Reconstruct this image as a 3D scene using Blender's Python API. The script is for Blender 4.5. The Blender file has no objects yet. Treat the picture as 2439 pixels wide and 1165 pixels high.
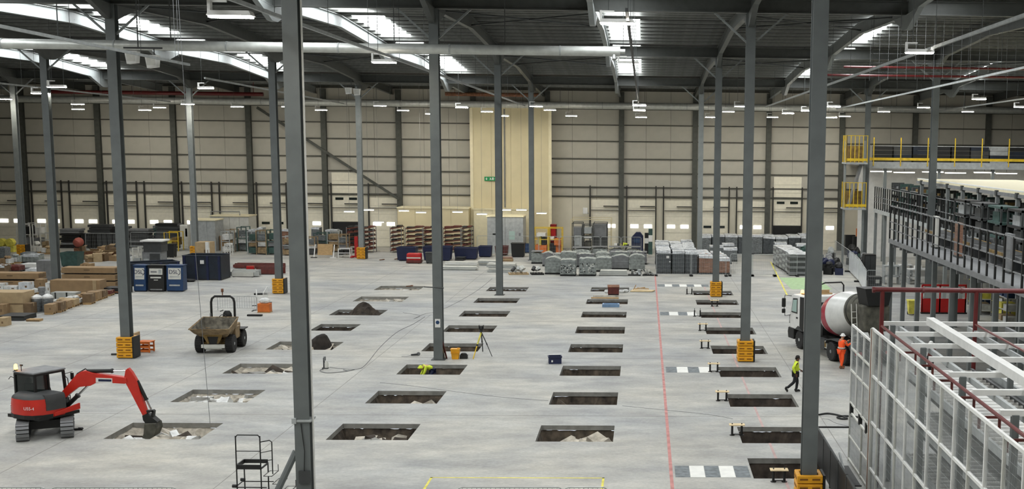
import bpy, math, random
from mathutils import Vector, Matrix
RN = random.Random(11)
sc = bpy.context.scene
COL = sc.collection
PI = math.pi
# ------------------------------------------------------------------ camera
FW, FH = 2439, 1165
F, CX, CY, H = 2900.0, 1615.0, 724.0, 11.5      # focal length (px), principal point, eye height
def _ray(x, y): return Vector(((x-CX)/F, (y-CY)/F, 1.0))
_Y = _ray(1535, 342).normalized()
_D = _Y.cross(_ray(2535, 342+10.8)).normalized()
if _D.y < 0: _D = -_D
_X = _D.cross(_Y)
if _X.x < 0: _X = -_X
cam = bpy.data.cameras.new('camera'); camo = bpy.data.objects.new('camera', cam); COL.objects.link(camo)
cam.sensor_fit = 'HORIZONTAL'; cam.sensor_width = 36; cam.lens = F/FW*36
cam.shift_x = (FW/2-CX)/FW; cam.shift_y = (CY-FH/2)/FW
cam.clip_end = 600
camo.matrix_world = Matrix(((_X.x, -_X.y, -_X.z, 0), (_Y.x, -_Y.y, -_Y.z, 0), (-_D.x, _D.y, _D.z, H), (0, 0, 0, 1)))
sc.camera = camo
def at(x, y, z=0.0):
    r = _ray(x, y); d = Vector((r.dot(_X), r.dot(_Y), -r.dot(_D))); t = (z-H)/d.z
    return d.x*t, d.y*t
def atY(x, y, Yp):
    r = _ray(x, y); d = Vector((r.dot(_X), r.dot(_Y), -r.dot(_D))); t = Yp/d.y
    return d.x*t, H+d.z*t
def sbox(x0, x1, yt, yb):
    """floor spot, width and height in metres of something standing on the floor"""
    a, b = at(x0, yb), at(x1, yb); Yp = (a[1]+b[1])/2
    if Yp > 130:                       # its foot is hidden: it stands just before the back wall
        Yp = 130.2-(x0 % 7)*.2; a, b = atY(x0, yt, Yp), atY(x1, yt, Yp)
    return (a[0]+b[0])/2, Yp, b[0]-a[0], atY((x0+x1)/2, yt, Yp)[1]
# ------------------------------------------------------------------ world, exposure
w = bpy.data.worlds.new('world'); sc.world = w; w.use_nodes = True
w.node_tree.nodes['Background'].inputs[0].default_value = (.86, .93, 1, 1)
w.node_tree.nodes['Background'].inputs[1].default_value = 1.0
vs = sc.view_settings; vs.view_transform = 'Standard'; vs.look = 'None'; vs.gamma = 1; vs.exposure = 0.0
vs.use_curve_mapping = False
SKYLIGHT_POWER, LAMP_POWER, TUBE_POWER = 17.0, 125.0, 13.0
# ------------------------------------------------------------------ materials
def lin(c): c /= 255.0; return c/12.92 if c <= .04045 else ((c+.055)/1.055)**2.4
def rgb(h): return tuple(lin(int(h[i:i+2], 16)) for i in (0, 2, 4))
MATS = {}
def mat(name, col, rough=.6, metal=0.0, var=.12, scale=3.0, bump=0.0, emit=0.0, alpha=1.0, detail=4, stretch=None):
    if name in MATS: return MATS[name]
    m = bpy.data.materials.new(name); m.use_nodes = True; nt = m.node_tree
    b = nt.nodes['Principled BSDF']; c = rgb(col)
    b.inputs['Base Color'].default_value = (*c, 1); b.inputs['Roughness'].default_value = rough
    b.inputs['Metallic'].default_value = metal
    if alpha < 1: b.inputs['Alpha'].default_value = alpha
    if emit:
        b.inputs['Emission Color'].default_value = (*c, 1); b.inputs['Emission Strength'].default_value = emit
    if var or bump:
        tc = nt.nodes.new('ShaderNodeTexCoord'); n = nt.nodes.new('ShaderNodeTexNoise')
        n.inputs['Scale'].default_value = scale; n.inputs['Detail'].default_value = detail
        src = tc.outputs['Object']
        if stretch:
            mp = nt.nodes.new('ShaderNodeMapping'); mp.inputs['Scale'].default_value = stretch
            nt.links.new(src, mp.inputs[0]); src = mp.outputs[0]
        nt.links.new(src, n.inputs['Vector'])
        if var:
            r = nt.nodes.new('ShaderNodeValToRGB'); r.color_ramp.elements[0].position = .3; r.color_ramp.elements[1].position = .7
            r.color_ramp.elements[0].color = (*[max(0, v*(1-var*1.6)) for v in c], 1)
            r.color_ramp.elements[1].color = (*[min(1, v*(1+var)) for v in c], 1)
            nt.links.new(n.outputs['Fac'], r.inputs[0]); nt.links.new(r.outputs[0], b.inputs['Base Color'])
        if bump:
            bp = nt.nodes.new('ShaderNodeBump'); bp.inputs['Strength'].default_value = bump; bp.inputs['Distance'].default_value = .05
            nt.links.new(n.outputs['Fac'], bp.inputs['Height']); nt.links.new(bp.outputs[0], b.inputs['Normal'])
    MATS[name] = m
    return m
def concrete_floor():
    m = bpy.data.materials.new('floor_concrete'); m.use_nodes = True; nt = m.node_tree; N, L = nt.nodes, nt.links
    b = N['Principled BSDF']; b.inputs['Roughness'].default_value = .62
    tc = N.new('ShaderNodeTexCoord')
    def noise(scale, detail, st=(1, 1, 1), rot=0):
        mp = N.new('ShaderNodeMapping'); mp.inputs['Scale'].default_value = st; mp.inputs['Rotation'].default_value = (0, 0, rot)
        L.new(tc.outputs['Object'], mp.inputs[0]); n = N.new('ShaderNodeTexNoise'); n.inputs['Scale'].default_value = scale
        n.inputs['Detail'].default_value = detail; n.inputs['Roughness'].default_value = .65; L.new(mp.outputs[0], n.inputs['Vector']); return n
    def ramp(n, p0, c0, p1, c1):
        r = N.new('ShaderNodeValToRGB'); e = r.color_ramp.elements; e[0].position, e[1].position = p0, p1
        e[0].color, e[1].color = (*c0, 1), (*c1, 1); L.new(n.outputs['Fac'], r.inputs[0]); return r
    def mix(kind, fac, a, c):
        x = N.new('ShaderNodeMixRGB'); x.blend_type = kind; x.inputs[0].default_value = fac
        L.new(a.outputs[0], x.inputs[1]); L.new(c.outputs[0], x.inputs[2]); return x
    base = ramp(noise(.085, 5), .35, rgb('9c9e9d'), .65, rgb('b0ada3'))
    worn = ramp(noise(.9, 6, (.5, 1, 1), .5), .34, (.8, .8, .8), .7, (1.16, 1.16, 1.15))
    dust = ramp(noise(.3, 8, (.7, 1.2, 1), -.5), .4, (.82, .83, .85), .7, (1.22, 1.21, 1.18))
    fine = ramp(noise(7, 6), .3, (.86, .86, .86), .7, (1.1, 1.1, 1.1))
    c = mix('MULTIPLY', 1, mix('MULTIPLY', 1, mix('MULTIPLY', 1, base, worn), dust), fine)
    L.new(c.outputs[0], b.inputs['Base Color'])
    bp = N.new('ShaderNodeBump'); bp.inputs['Strength'].default_value = .12; bp.inputs['Distance'].default_value = .02
    n2 = noise(14, 4); L.new(n2.outputs['Fac'], bp.inputs['Height']); L.new(bp.outputs[0], b.inputs['Normal'])
    return m
M_FLOOR = concrete_floor()
def M(k):
    return MATS[k]
for k, c, kw in [
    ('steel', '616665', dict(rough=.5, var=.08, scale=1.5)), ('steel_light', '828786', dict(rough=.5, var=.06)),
    ('steel_dark', '3d403f', dict(rough=.6, var=.1)), ('deck', '1b1c1b', dict(rough=.8, var=.12)),
    ('purlin', '858783', dict(rough=.55, var=.1, metal=.2)), ('rafter', '4b4e4b', dict(rough=.55, var=.08)),
    ('galv', 'b4b7b4', dict(rough=.42, metal=.5, var=.1, scale=2)), ('duct', 'c3c6c1', dict(rough=.42, metal=.35, var=.08)),
    ('wallpanel', 'b4b1a5', dict(rough=.75, var=.06, scale=.6)), ('wallgap', '45443c', dict(rough=.9)),
    ('rail', '4c4b43', dict(rough=.7)), ('post', '4b4d47', dict(rough=.7)),
    ('door', 'e4dfcc', dict(rough=.65, var=.05)), ('track', '2e2d29', dict(rough=.6)),
    ('cream', 'cfc4a0', dict(rough=.7, var=.05, scale=.5)), ('cream_trim', 'e2d9b8', dict(rough=.6, var=.04)),
    ('white', 'dcdcd8', dict(rough=.5, var=.05)), ('offwhite', 'c8c8c0', dict(rough=.5, var=.06)),
    ('black', '141514', dict(rough=.55, var=.1)), ('rubber', '232322', dict(rough=.85, var=.2, scale=9, bump=.3)),
    ('darkgrey', '3a3c3c', dict(rough=.6)), ('midgrey', '77797a', dict(rough=.6)), ('litegrey', 'a3a7a6', dict(rough=.55)),
    ('yellow', 'dc9b14', dict(rough=.5, var=.08)), ('yellow_shade', '7a4c06', dict(rough=.7)), ('yrail', 'd8b62a', dict(rough=.5)),
    ('orange', 'c96a26', dict(rough=.6)), ('hi_orange', 'ff5a1e', dict(rough=.75, var=.06)), ('hi_yellow', 'cfe23c', dict(rough=.75, var=.06)),
    ('red', 'b01d1d', dict(rough=.4, var=.06)), ('digger_red', 'c42a1c', dict(rough=.36, var=.07)), ('pipe_red', '611c1b', dict(rough=.4, var=.08)),
    ('rack_red', '5d261f', dict(rough=.6, var=.25)), ('rust', '7a5138', dict(rough=.8, var=.3, scale=6)),
    ('navy', '131d40', dict(rough=.5, var=.12)), ('blue', '17385f', dict(rough=.5)), ('skipblue', '18222f', dict(rough=.6, var=.25, scale=2)),
    ('green', '6fae62', dict(rough=.7)), ('exit_green', '128a4c', dict(rough=.5, var=0)), ('teal', '37524c', dict(rough=.6, var=.2)),
    ('card', '957b5a', dict(rough=.85, var=.1, scale=2)), ('card_dark', '705b42', dict(rough=.85, var=.12)), ('card_lite', 'ad9774', dict(rough=.85, var=.08)),
    ('wood', 'b39468', dict(rough=.8, var=.2, scale=4, stretch=(1, 8, 8))), ('ply', 'd9c49a', dict(rough=.7, var=.1)),
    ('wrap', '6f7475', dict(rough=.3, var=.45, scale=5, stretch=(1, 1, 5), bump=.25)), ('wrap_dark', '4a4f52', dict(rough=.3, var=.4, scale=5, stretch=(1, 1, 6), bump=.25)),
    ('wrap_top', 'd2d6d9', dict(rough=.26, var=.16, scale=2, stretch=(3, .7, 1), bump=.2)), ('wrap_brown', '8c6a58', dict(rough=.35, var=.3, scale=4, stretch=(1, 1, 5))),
    ('bale', '858b87', dict(rough=.45, var=.25, scale=5, bump=.15)), ('bale_lite', 'a9aea8', dict(rough=.4, var=.3, scale=5, bump=.2)),
    ('soil', '4f463b', dict(rough=.95, var=.5, scale=2.6, bump=.8, detail=8)), ('soil_dark', '3f372f', dict(rough=.95, var=.4, scale=2.5, bump=.6, detail=8)),
    ('slab_edge', '8b8a84', dict(rough=.85, var=.15, scale=3)), ('rubble', 'b5aea0', dict(rough=.9, var=.25, scale=4)),
    ('plastic', 'd2d3d0', dict(rough=.35, var=.2)), ('joint', '85847d', dict(rough=.9, var=.2, scale=1)),
    ('redpaint', 'bb807a', dict(rough=.7, var=.2, scale=2)), ('redfaint', 'b79c97', dict(rough=.7, var=.12, scale=1.5)), ('yelpaint', 'd9cf58', dict(rough=.7, var=.2)),
    ('whitepaint', 'e4e4de', dict(rough=.6, var=.06)), ('greypaint', '70777a', dict(rough=.7, var=.25, scale=4)), ('greenpaint', '9db88b', dict(rough=.7, var=.12)),
    ('mixer_grey', 'cfd0cc', dict(rough=.3, var=.05)), ('mixer_red', '9c1f35', dict(rough=.3, var=.05)), ('mixer_dirty', '4f4e44', dict(rough=.8, var=.35, scale=3, bump=.2)),
    ('dumper', '8f7a5b', dict(rough=.8, var=.3, scale=4)), ('dumper_in', '6f6a5e', dict(rough=.85, var=.35, scale=4)), ('dirt_yellow', '80683a', dict(rough=.8, var=.3)),
    ('glass_dark', '1c2422', dict(rough=.1, var=0)), ('glass_lite', 'a9c0b8', dict(rough=.12, var=0)),
    ('skin', 'b98a6e', dict(rough=.6, var=.05)), ('skin_dark', '5a3a2a', dict(rough=.6, var=.05)), ('trousers', '17181b', dict(rough=.8)), ('hair', '1a1512', dict(rough=.8)),
    ('chrome', 'c9c9c9', dict(rough=.2, metal=.9, var=0)),
]: mat(k, c, **kw)
mat('skylight', 'f6f9fb', var=.1, scale=1.5, emit=SKYLIGHT_POWER)
mat('lamp', 'fff8ea', var=0, emit=LAMP_POWER)
mat('tube', 'fff6e6', var=0, emit=TUBE_POWER)
mat('lit_pane', 'ffffff', var=0, emit=3.0)
mat('beacon', 'ffa030', var=0, emit=22.0)
# ------------------------------------------------------------------ mesh helpers
class MB:
    def __init__(s): s.v, s.f, s.m, s.cur = [], [], [], 0
    def add(s, vs, fs):
        o = len(s.v); s.v += [tuple(p) for p in vs]; s.f += [tuple(i+o for i in f) for f in fs]; s.m += [s.cur]*len(fs); return s
    def box(s, x0, y0, z0, x1, y1, z1):
        return s.add([(x0,y0,z0),(x1,y0,z0),(x1,y1,z0),(x0,y1,z0),(x0,y0,z1),(x1,y0,z1),(x1,y1,z1),(x0,y1,z1)],
                     [(0,3,2,1),(4,5,6,7),(0,1,5,4),(1,2,6,5),(2,3,7,6),(3,0,4,7)])
    def cb(s, cx, cy, cz, sx, sy, sz): return s.box(cx-sx/2, cy-sy/2, cz-sz/2, cx+sx/2, cy+sy/2, cz+sz/2)
    def beam(s, p, q, wd, ht):
        p, q = Vector(p), Vector(q); d = (q-p).normalized()
        u = d.cross(Vector((0, 0, 1)))
        u = Vector((1, 0, 0)) if u.length < 1e-4 else u.normalized()
        v = u.cross(d).normalized(); u *= wd/2; v *= ht/2
        return s.add([p-u-v, p+u-v, p+u+v, p-u+v, q-u-v, q+u-v, q+u+v, q-u+v],
                     [(3,2,1,0),(4,5,6,7),(0,1,5,4),(1,2,6,5),(2,3,7,6),(3,0,4,7)])
    def ring(s, c, d, r, n, u=None):
        d = Vector(d).normalized()
        if u is None:
            u = d.cross(Vector((0, 0, 1))); u = Vector((1, 0, 0)) if u.length < 1e-3 else u.normalized()
        v = d.cross(u); c = Vector(c)
        return [c+u*r*math.cos(2*PI*i/n)+v*r*math.sin(2*PI*i/n) for i in range(n)]
    def tube(s, pts, r, n=6, closed=False):
        pts = [Vector(p) for p in pts]; k = len(pts); rings = []; u = None
        for i, p in enumerate(pts):
            a = pts[(i-1) % k] if (i or closed) else p; b = pts[(i+1) % k] if (i < k-1 or closed) else p
            d = (b-a).normalized()
            if u is None:
                u = d.cross(Vector((0, 0, 1))); u = Vector((1, 0, 0)) if u.length < 1e-3 else u.normalized()
            else:
                u = u-d*u.dot(d); u = u.normalized() if u.length > 1e-5 else d.orthogonal().normalized()
            rr = r[i] if isinstance(r, (list, tuple)) else r
            rings.append(s.ring(p, d, rr, n, u))
        return s.loft(rings, closed, not closed)
    def loft(s, rings, closed=False, caps=True):
        n = len(rings[0]); k = len(rings); vs = [p for r in rings for p in r]; fs = []
        for i in range(k if closed else k-1):
            a, b = i*n, ((i+1) % k)*n
            fs += [(a+j, a+(j+1) % n, b+(j+1) % n, b+j) for j in range(n)]
        if caps: fs += [tuple(range(n-1, -1, -1)), tuple((k-1)*n+j for j in range(n))]
        return s.add(vs, fs)
    def cyl(s, p, q, r, n=12, r2=None): return s.tube([p, q], [r, r if r2 is None else r2], n)
    def lathe(s, prof, n=16, Mx=None):
        """profile of (radius, height) about z"""
        rings = [[Vector((r*math.cos(2*PI*i/n), r*math.sin(2*PI*i/n), z)) for i in range(n)] for r, z in prof]
        if Mx is not None: rings = [[Mx @ p for p in r] for r in rings]
        return s.loft(rings)
    def prism(s, poly, a, b, ax='y'):
        """2-D outline in the plane across axis ax, extruded from a to b"""
        def P(p, t): return (p[0], t, p[1]) if ax == 'y' else ((t, p[0], p[1]) if ax == 'x' else (p[0], p[1], t))
        n = len(poly); vs = [P(p, a) for p in poly]+[P(p, b) for p in poly]
        return s.add(vs, [tuple(range(n)), tuple(range(2*n-1, n-1, -1))]+[(i, i+n, (i+1) % n+n, (i+1) % n) for i in range(n)])
    def blob(s, c, r, n=8, k=5, jit=0.0, rnd=None):
        rnd = rnd or RN; rings = []
        for i in range(1, k):
            th = PI*i/k; rings.append([(c[0]+r[0]*math.sin(th)*math.cos(2*PI*j/n)*(1+rnd.uniform(-jit, jit)), c[1]+r[1]*math.sin(th)*math.sin(2*PI*j/n)*(1+rnd.uniform(-jit, jit)), c[2]-r[2]*math.cos(th)*(1+rnd.uniform(-jit, jit)*.5)) for j in range(n)])
        return s.loft(rings)
    def sheet(s, x0, y0, x1, y1, nx, ny, zf):
        vs = [(x0+(x1-x0)*i/nx, y0+(y1-y0)*j/ny, zf(i/nx, j/ny)) for j in range(ny+1) for i in range(nx+1)]
        return s.add(vs, [(j*(nx+1)+i, j*(nx+1)+i+1, (j+1)*(nx+1)+i+1, (j+1)*(nx+1)+i) for j in range(ny) for i in range(nx)])
    def xf(s, Mx, start=0):
        for i in range(start, len(s.v)): s.v[i] = tuple(Mx @ Vector(s.v[i]))
        return s
    def mesh(s, name, mats, smooth=False):
        me = bpy.data.meshes.new(name); me.from_pydata(s.v, [], s.f)
        for m in (mats if isinstance(mats, (list, tuple)) else [mats]): me.materials.append(M(m) if isinstance(m, str) else m)
        if any(s.m): me.polygons.foreach_set('material_index', s.m)
        if smooth:
            me.polygons.foreach_set('use_smooth', [True]*len(s.f))
            try: me.set_sharp_from_angle(angle=.7)
            except Exception: pass
        me.update(); return me
    def obj(s, name, mats, parent=None, loc=(0, 0, 0), rz=0.0, smooth=False, bevel=0.0):
        o = bpy.data.objects.new(name, s.mesh(name, mats, smooth)); COL.objects.link(o)
        o.location = loc; o.rotation_euler = (0, 0, rz)
        if parent is not None: o.parent = parent
        if bevel:
            b = o.modifiers.new('Bevel', 'BEVEL'); b.width = bevel; b.segments = 2; b.limit_method = 'ANGLE'
        return o
def put(name, me, parent=None, loc=(0, 0, 0), rz=0.0, rot=None, scale=None):
    o = bpy.data.objects.new(name, me); COL.objects.link(o); o.location = loc; o.rotation_euler = rot or (0, 0, rz)
    if scale: o.scale = scale
    if parent is not None: o.parent = parent
    return o
def tag(o, label, cat=None, group=None):
    o['label'] = label
    if cat: o['category'] = cat
    if group: o['group'] = group
    return o
def thing(name, label, cat, loc=(0, 0, 0), rz=0.0, group=None):
    o = bpy.data.objects.new(name, None); COL.objects.link(o); o.location = loc; o.rotation_euler = (0, 0, rz); o.empty_display_size = .2
    return tag(o, label, cat, group)
def struct(o): o['kind'] = 'structure'; return o
def dup(o, loc, rz=None, parent=None):
    c = o.copy(); COL.objects.link(c); c.parent = parent
    if loc is not None: c.location = loc
    if rz is not None: c.rotation_euler = (0, 0, rz)
    for ch in list(o.children): dup(ch, None, None, c)
    return c
ORD = ['first', 'second', 'third', 'fourth', 'fifth', 'sixth', 'seventh', 'eighth', 'ninth', 'tenth', 'eleventh', 'twelfth', 'thirteenth', 'fourteenth', 'fifteenth', 'sixteenth', 'seventeenth', 'eighteenth', 'nineteenth', 'twentieth']
def text_mesh(name, body, size, m, parent, loc, rot, align='CENTER'):
    cu = bpy.data.curves.new('t', 'FONT'); cu.body = body; cu.size = size; cu.align_x = align; cu.align_y = 'CENTER'; cu.extrude = .002
    o = bpy.data.objects.new('t', cu); COL.objects.link(o)
    dg = bpy.context.evaluated_depsgraph_get(); dg.update()
    me = bpy.data.meshes.new_from_object(o.evaluated_get(dg)); bpy.data.objects.remove(o); bpy.data.curves.remove(cu)
    me.materials.clear(); me.materials.append(M(m))
    return put(name, me, parent, loc, rot=rot)
# ================================================================== the setting
ROWS = (38.7, 64.2, 92.0, 119.7)
WALLY = 134.0
XL, XR, YF = -78.0, 52.0, -8.0
def lerp(T, y):
    for (a, za), (b, zb) in zip(T, T[1:]):
        if y <= b: return za+(zb-za)*(y-a)/(b-a)
    return T[-1][1]
ROOF = [(-8, 19.2), (8, 19.5), (22, 19.7), (38.7, 19.25), (51, 19.6), (64.2, 18.95), (78, 19.25), (92, 18.6), (106, 18.6), (119.7, 17.75), (134, 17.2)]
def roof(y): return lerp(ROOF, y)
# ---- pits
PITS = []
def pit_row(x0, x1, ys, d=2.75, tagc=''):
    for i, y in enumerate(ys): PITS.append((x0 if not isinstance(x0, list) else x0[i], x1 if not isinstance(x1, list) else x1[i], y, y+d, tagc+str(i)))
pit_row([-20.75, -20.78, -20.8, -20.85, -20.3, -20.85, -20.95, -20.95], [-17.1, -17.45, -17.3, -17.2, -17.8, -17.5, -17.42, -17.47], [46.38, 53.13, 59.85, 66.9, 73.78, 80.5, 87.65, 94.5], tagc='A')
pit_row(-12.25, [-9.09, -9.1, -9.1, -9.15, -9.2, -9.1, -9.15, -9.15], [46.37, 53.05, 59.84, 66.65, 73.6, 80.3, 87.3, 94.3], tagc='B')
pit_row(-4.15, -1.14, [46.23, 52.96, 59.74, 66.63, 73.4, 80.27, 87.11, 94.6], tagc='C')
pit_row(3.88, 6.93, [41.06, 46.1, 52.7, 59.64, 66.38, 73.42, 80.46, 87.1, 92.75], tagc='D')
def in_pit(x, y): return any(a < x < b and c < y < d for a, b, c, d, _ in PITS)
xs = sorted({XL, XR}|{v for p in PITS for v in p[:2]}); ys = sorted({YF, WALLY}|{v for p in PITS for v in p[2:4]})
mb = MB(); idx = {}
def vid(x, y):
    if (x, y) not in idx: idx[(x, y)] = len(mb.v); mb.v.append((x, y, 0))
    return idx[(x, y)]
for j in range(len(ys)-1):
    run = None
    for i in range(len(xs)-1):
        if in_pit((xs[i]+xs[i+1])/2, (ys[j]+ys[j+1])/2): continue
        mb.f.append((vid(xs[i], ys[j]), vid(xs[i+1], ys[j]), vid(xs[i+1], ys[j+1]), vid(xs[i], ys[j+1]))); mb.m.append(0)
floor = struct(mb.obj('floor', M_FLOOR))
floor['label'] = 'grey power-floated concrete slab with rows of rectangular cut-outs'
rnd = random.Random(3)
for (x0, x1, y0, y1, nm) in PITS:
    p = MB(); t = .2                                            # sawn slab edge
    for (ax, ay, bx, by) in ((x0, y0, x1, y0), (x1, y0, x1, y1), (x1, y1, x0, y1), (x0, y1, x0, y0)):
        p.add([(ax, ay, 0), (bx, by, 0), (bx, by, -t), (ax, ay, -t)], [(0, 1, 2, 3)])
    e = p.obj('pit_edge', 'slab_edge', floor)
    deep = {'A': .55, 'B': 1.15, 'C': 1.2, 'D': 1.15}[nm[0]]
    if nm == 'A5': deep = .5
    if nm in ('A4',): deep = 1.2
    s = MB(); nx, ny = 20, 16
    H0 = [[rnd.uniform(-.13, .13) for _ in range(nx+1)] for _ in range(ny+1)]
    ph = rnd.uniform(0, 6)
    def zf(u, v):
        ed = min(u, 1-u, v, 1-v)
        z = -t if ed < .001 else -deep+max(0, .2-ed)*3.6*(deep-t)
        k = H0[round(v*ny)][round(u*nx)]*(1 if ed > .001 else .3)
        if nm == 'A5':   # spoil heap rising out of the pit
            z += 1.25*math.exp(-((u-.62)/.26)**2-((v-.45)/.3)**2)
        return z+k+.1*math.sin(u*9+ph)*math.sin(v*6+ph)*(1 if ed > .001 else 0)
    s.sheet(x0-.05, y0-.05, x1+.05, y1+.05, nx, ny, zf)
    so = s.obj('soil', 'soil' if nm[0] in 'BC' else 'soil_dark', e)
    if nm[0] == 'A' and nm != 'A5' and nm != 'A4': so.data.materials[0] = M('rubble')
# ---- floor joints and painted marks
def strip(name, m, x0, y0, x1, y1, z=.004):
    o = MB().box(x0, y0, -.02, x1, y1, z).obj(name, m, floor); return o
def cut_spans(a, b, at_x=None, at_y=None):
    sp = [(a, b)]
    for p in PITS:
        if at_x is not None and p[0] < at_x < p[1]: c, d = p[2], p[3]
        elif at_y is not None and p[2] < at_y < p[3]: c, d = p[0], p[1]
        else: continue
        sp = [q for s0, s1 in sp for q in ((s0, min(s1, c)), (max(s0, d), s1)) if q[1]-q[0] > .05]
    return sp
for jx in (-60, -52, -44, -36, -29.3, -22.1, -14.2, 7.6, 15.5):
    for a, b in cut_spans(30, 133, at_x=jx): strip('joint', 'joint', jx-.013, a, jx+.013, b, .003)
for jy in (38.6, 50.75, 64.7, 78.3, 92.1, 106, 119.7):
    for a, b in cut_spans(-74, 20, at_y=jy): strip('joint', 'joint', a, jy-.015, b, jy+.015, .0032)
rl = strip('lane_line', 'redpaint', .96, 30, 1.08, 107); rl['label'] = 'long faded red painted line'
for a, b in cut_spans(38, 99, at_x=4.95): strip('lane_line', 'redfaint', 4.9, a, 5.0, b)
def zebra(y0, y1, x0, n, wd, first='greypaint'):
    for i in range(n):
        m = ('greypaint', 'whitepaint')[i % 2]
        strip('crossing_block', m, x0+i*wd, y0, x0+(i+1)*wd-.015, y1, .006)
zebra(41.2, 42.7, 1.16, 5, .53); zebra(60.75, 62.3, 1.18, 4, .57); zebra(81.5, 83.2, 1.15, 4, .62); zebra(98.2, 99.8, 1.15, 7, .6)
for a in ((-7.3, 30, -7.22, 41.1), (-7.3, 41.02, -1.3, 41.1), (-1.38, 30, -1.3, 41.1)): strip('lane_line', 'yelpaint', *a)
g = strip('walkway_paint', 'greenpaint', 11.9, 97, 15.2, 105.6); g['label'] = 'green painted floor patch behind the mixer lorry'
o = MB().beam((12.6, 120, -.005), (11.1, 93, -.005), .12, .02).obj('lane_line', 'yelpaint', floor)
# ---- walls
def wallbox(name, m, *b): return struct(MB().box(*b).obj(name, m))
wall_back = wallbox('wall_back', 'wallgap', XL, WALLY+.06, 0, XR, WALLY+.4, 20)
wall_back['label'] = 'tall cream lined back wall with rails, posts and loading doors'
wall_left = wallbox('wall_left', 'wallpanel', XL-.3, YF, 0, XL, WALLY, 20.5)
wall_right = wallbox('wall_right', 'wallpanel', XR, YF, 0, XR+.3, WALLY, 20.5)
wall_front = wallbox('wall_front', 'wallpanel', XL, YF-.3, 0, XR, YF, 20.5)
PX = [-2.5+8.03*k for k in range(-9, 7)]
ZR = [5.7, 6.72, 8.25, 9.8, 11.7, 13.45, 15.15, 17.1]
pm = {}
for a, b in zip(ZR, ZR[1:]):
    pm[a] = MB().box(-1.325, 0, 0, 1.325, .07, b-a-.03).mesh('panel', 'wallpanel')
low = MB().box(-1.325, 0, 0, 1.325, .07, 5.66).mesh('panel', mat('wallpanel_lit', 'cdc8b6', rough=.7, var=.05, scale=.6))  # lower panels paler: the brighter light at door level is in their colour
for k, px in enumerate(PX):
    for i in range(3):
        cx = px+8.03*(i+.5)/3
        if cx > XR-1.4 or cx < XL+1.4: continue
        for a in ZR[:-1]: put('panel', pm[a], wall_back, (cx, WALLY, a+.015))
        put('panel', low, wall_back, (cx, WALLY, 0))
rm = MB().box(XL, -.16, -.06, XR, 0, .06).mesh('rail', 'rail')
for z in ZR[:-1]: put('rail', rm, wall_back, (0, WALLY, z))
pmh = MB().box(-.28, -.42, 0, .28, -.38, 17).box(-.28, -.05, 0, .28, 0, 17).box(-.03, -.38, 0, .03, -.05, 17).mesh('post', 'post')
for px in PX: put('post', pmh, wall_back, (px, WALLY-.01, 0))
# diagonal wind braces
for (xa, za, xb, zb) in ((-41.6, 14.9, -26.6, 5.2), ):
    MB().beam((xa, WALLY-.5, za), (xb, WALLY-.5, zb), .18, .26).obj('brace', 'post', wall_back)
# ---- loading doors
trk = MB().box(-.07, -.22, 0, .07, -.1, 6.9).mesh('track', 'track')
leafm = MB().box(-1.53, 0, 0, 1.53, .06, .87).mesh('leaf_panel', 'door')
spr = MB().box(-.15, -.35, -.05, 1.5, -.2, .05).mesh('spring_bar', 'track')
spr2 = MB().box(-1.5, -.3, -.035, 1.5, -.2, .035).mesh('spring_bar', 'track')
win = MB().box(-.43, -.03, -.19, .43, .02, .19).mesh('window_pane', 'lit_pane')
wind = MB().box(-.43, -.03, -.13, .43, .02, .13).mesh('window_pane', 'glass_dark')
lint = MB().box(-1.56, -.15, -.1, 1.56, -.02, .1).mesh('lintel', 'rail')
dn = 0
DOORS = []
for k in (-9, -8, -7, -6, -5, -4, 0, 1, 2):
    px = -2.5+8.03*k
    for sl, off in ((0, 2.2), (1, 6.23)): DOORS.append((px+off, (k, sl)))
DOORS.append((-10.53+6.23, (-1, 1)))
for dx, key in sorted(DOORS):
    dn += 1
    d = bpy.data.objects.new('door_%d' % dn, None); COL.objects.link(d); struct(d); d.location = (dx, WALLY-.03, 0)
    op = key in ((-4, 0), (2, 0))
    d['label'] = 'cream sectional loading door %s, %s from the left end of the back wall' % ('rolled up over a dark opening' if op else 'with small windows', ORD[dn-1])
    for i in range(6):
        z = i*.89+(2.7 if op else 0)
        put('leaf_panel', leafm, d, (0, -.06, z+.01))
    if op:
        MB().box(-1.53, -.02, .02, 1.53, .0, 2.65).obj('opening', 'black', d, (0, -.02, 0))  # black sheet painted in for the darkness beyond the raised door
    zw = 5.2 if op else 2.48
    lit = not op and key not in ((1, 0), (-5, 0))
    for s in (-1, 1): put('window_pane', win if lit else wind, d, (s*.74, -.07, zw))
    for s in (-1, 1): put('track', trk, d, (s*1.6, -.02, 0))
    put('spring_bar', spr, d, (0, -.02, 4.66)); put('spring_bar', spr2, d, (0, -.02, 4.22)); put('lintel', lint, d, (0, -.02, 5.7))
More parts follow.
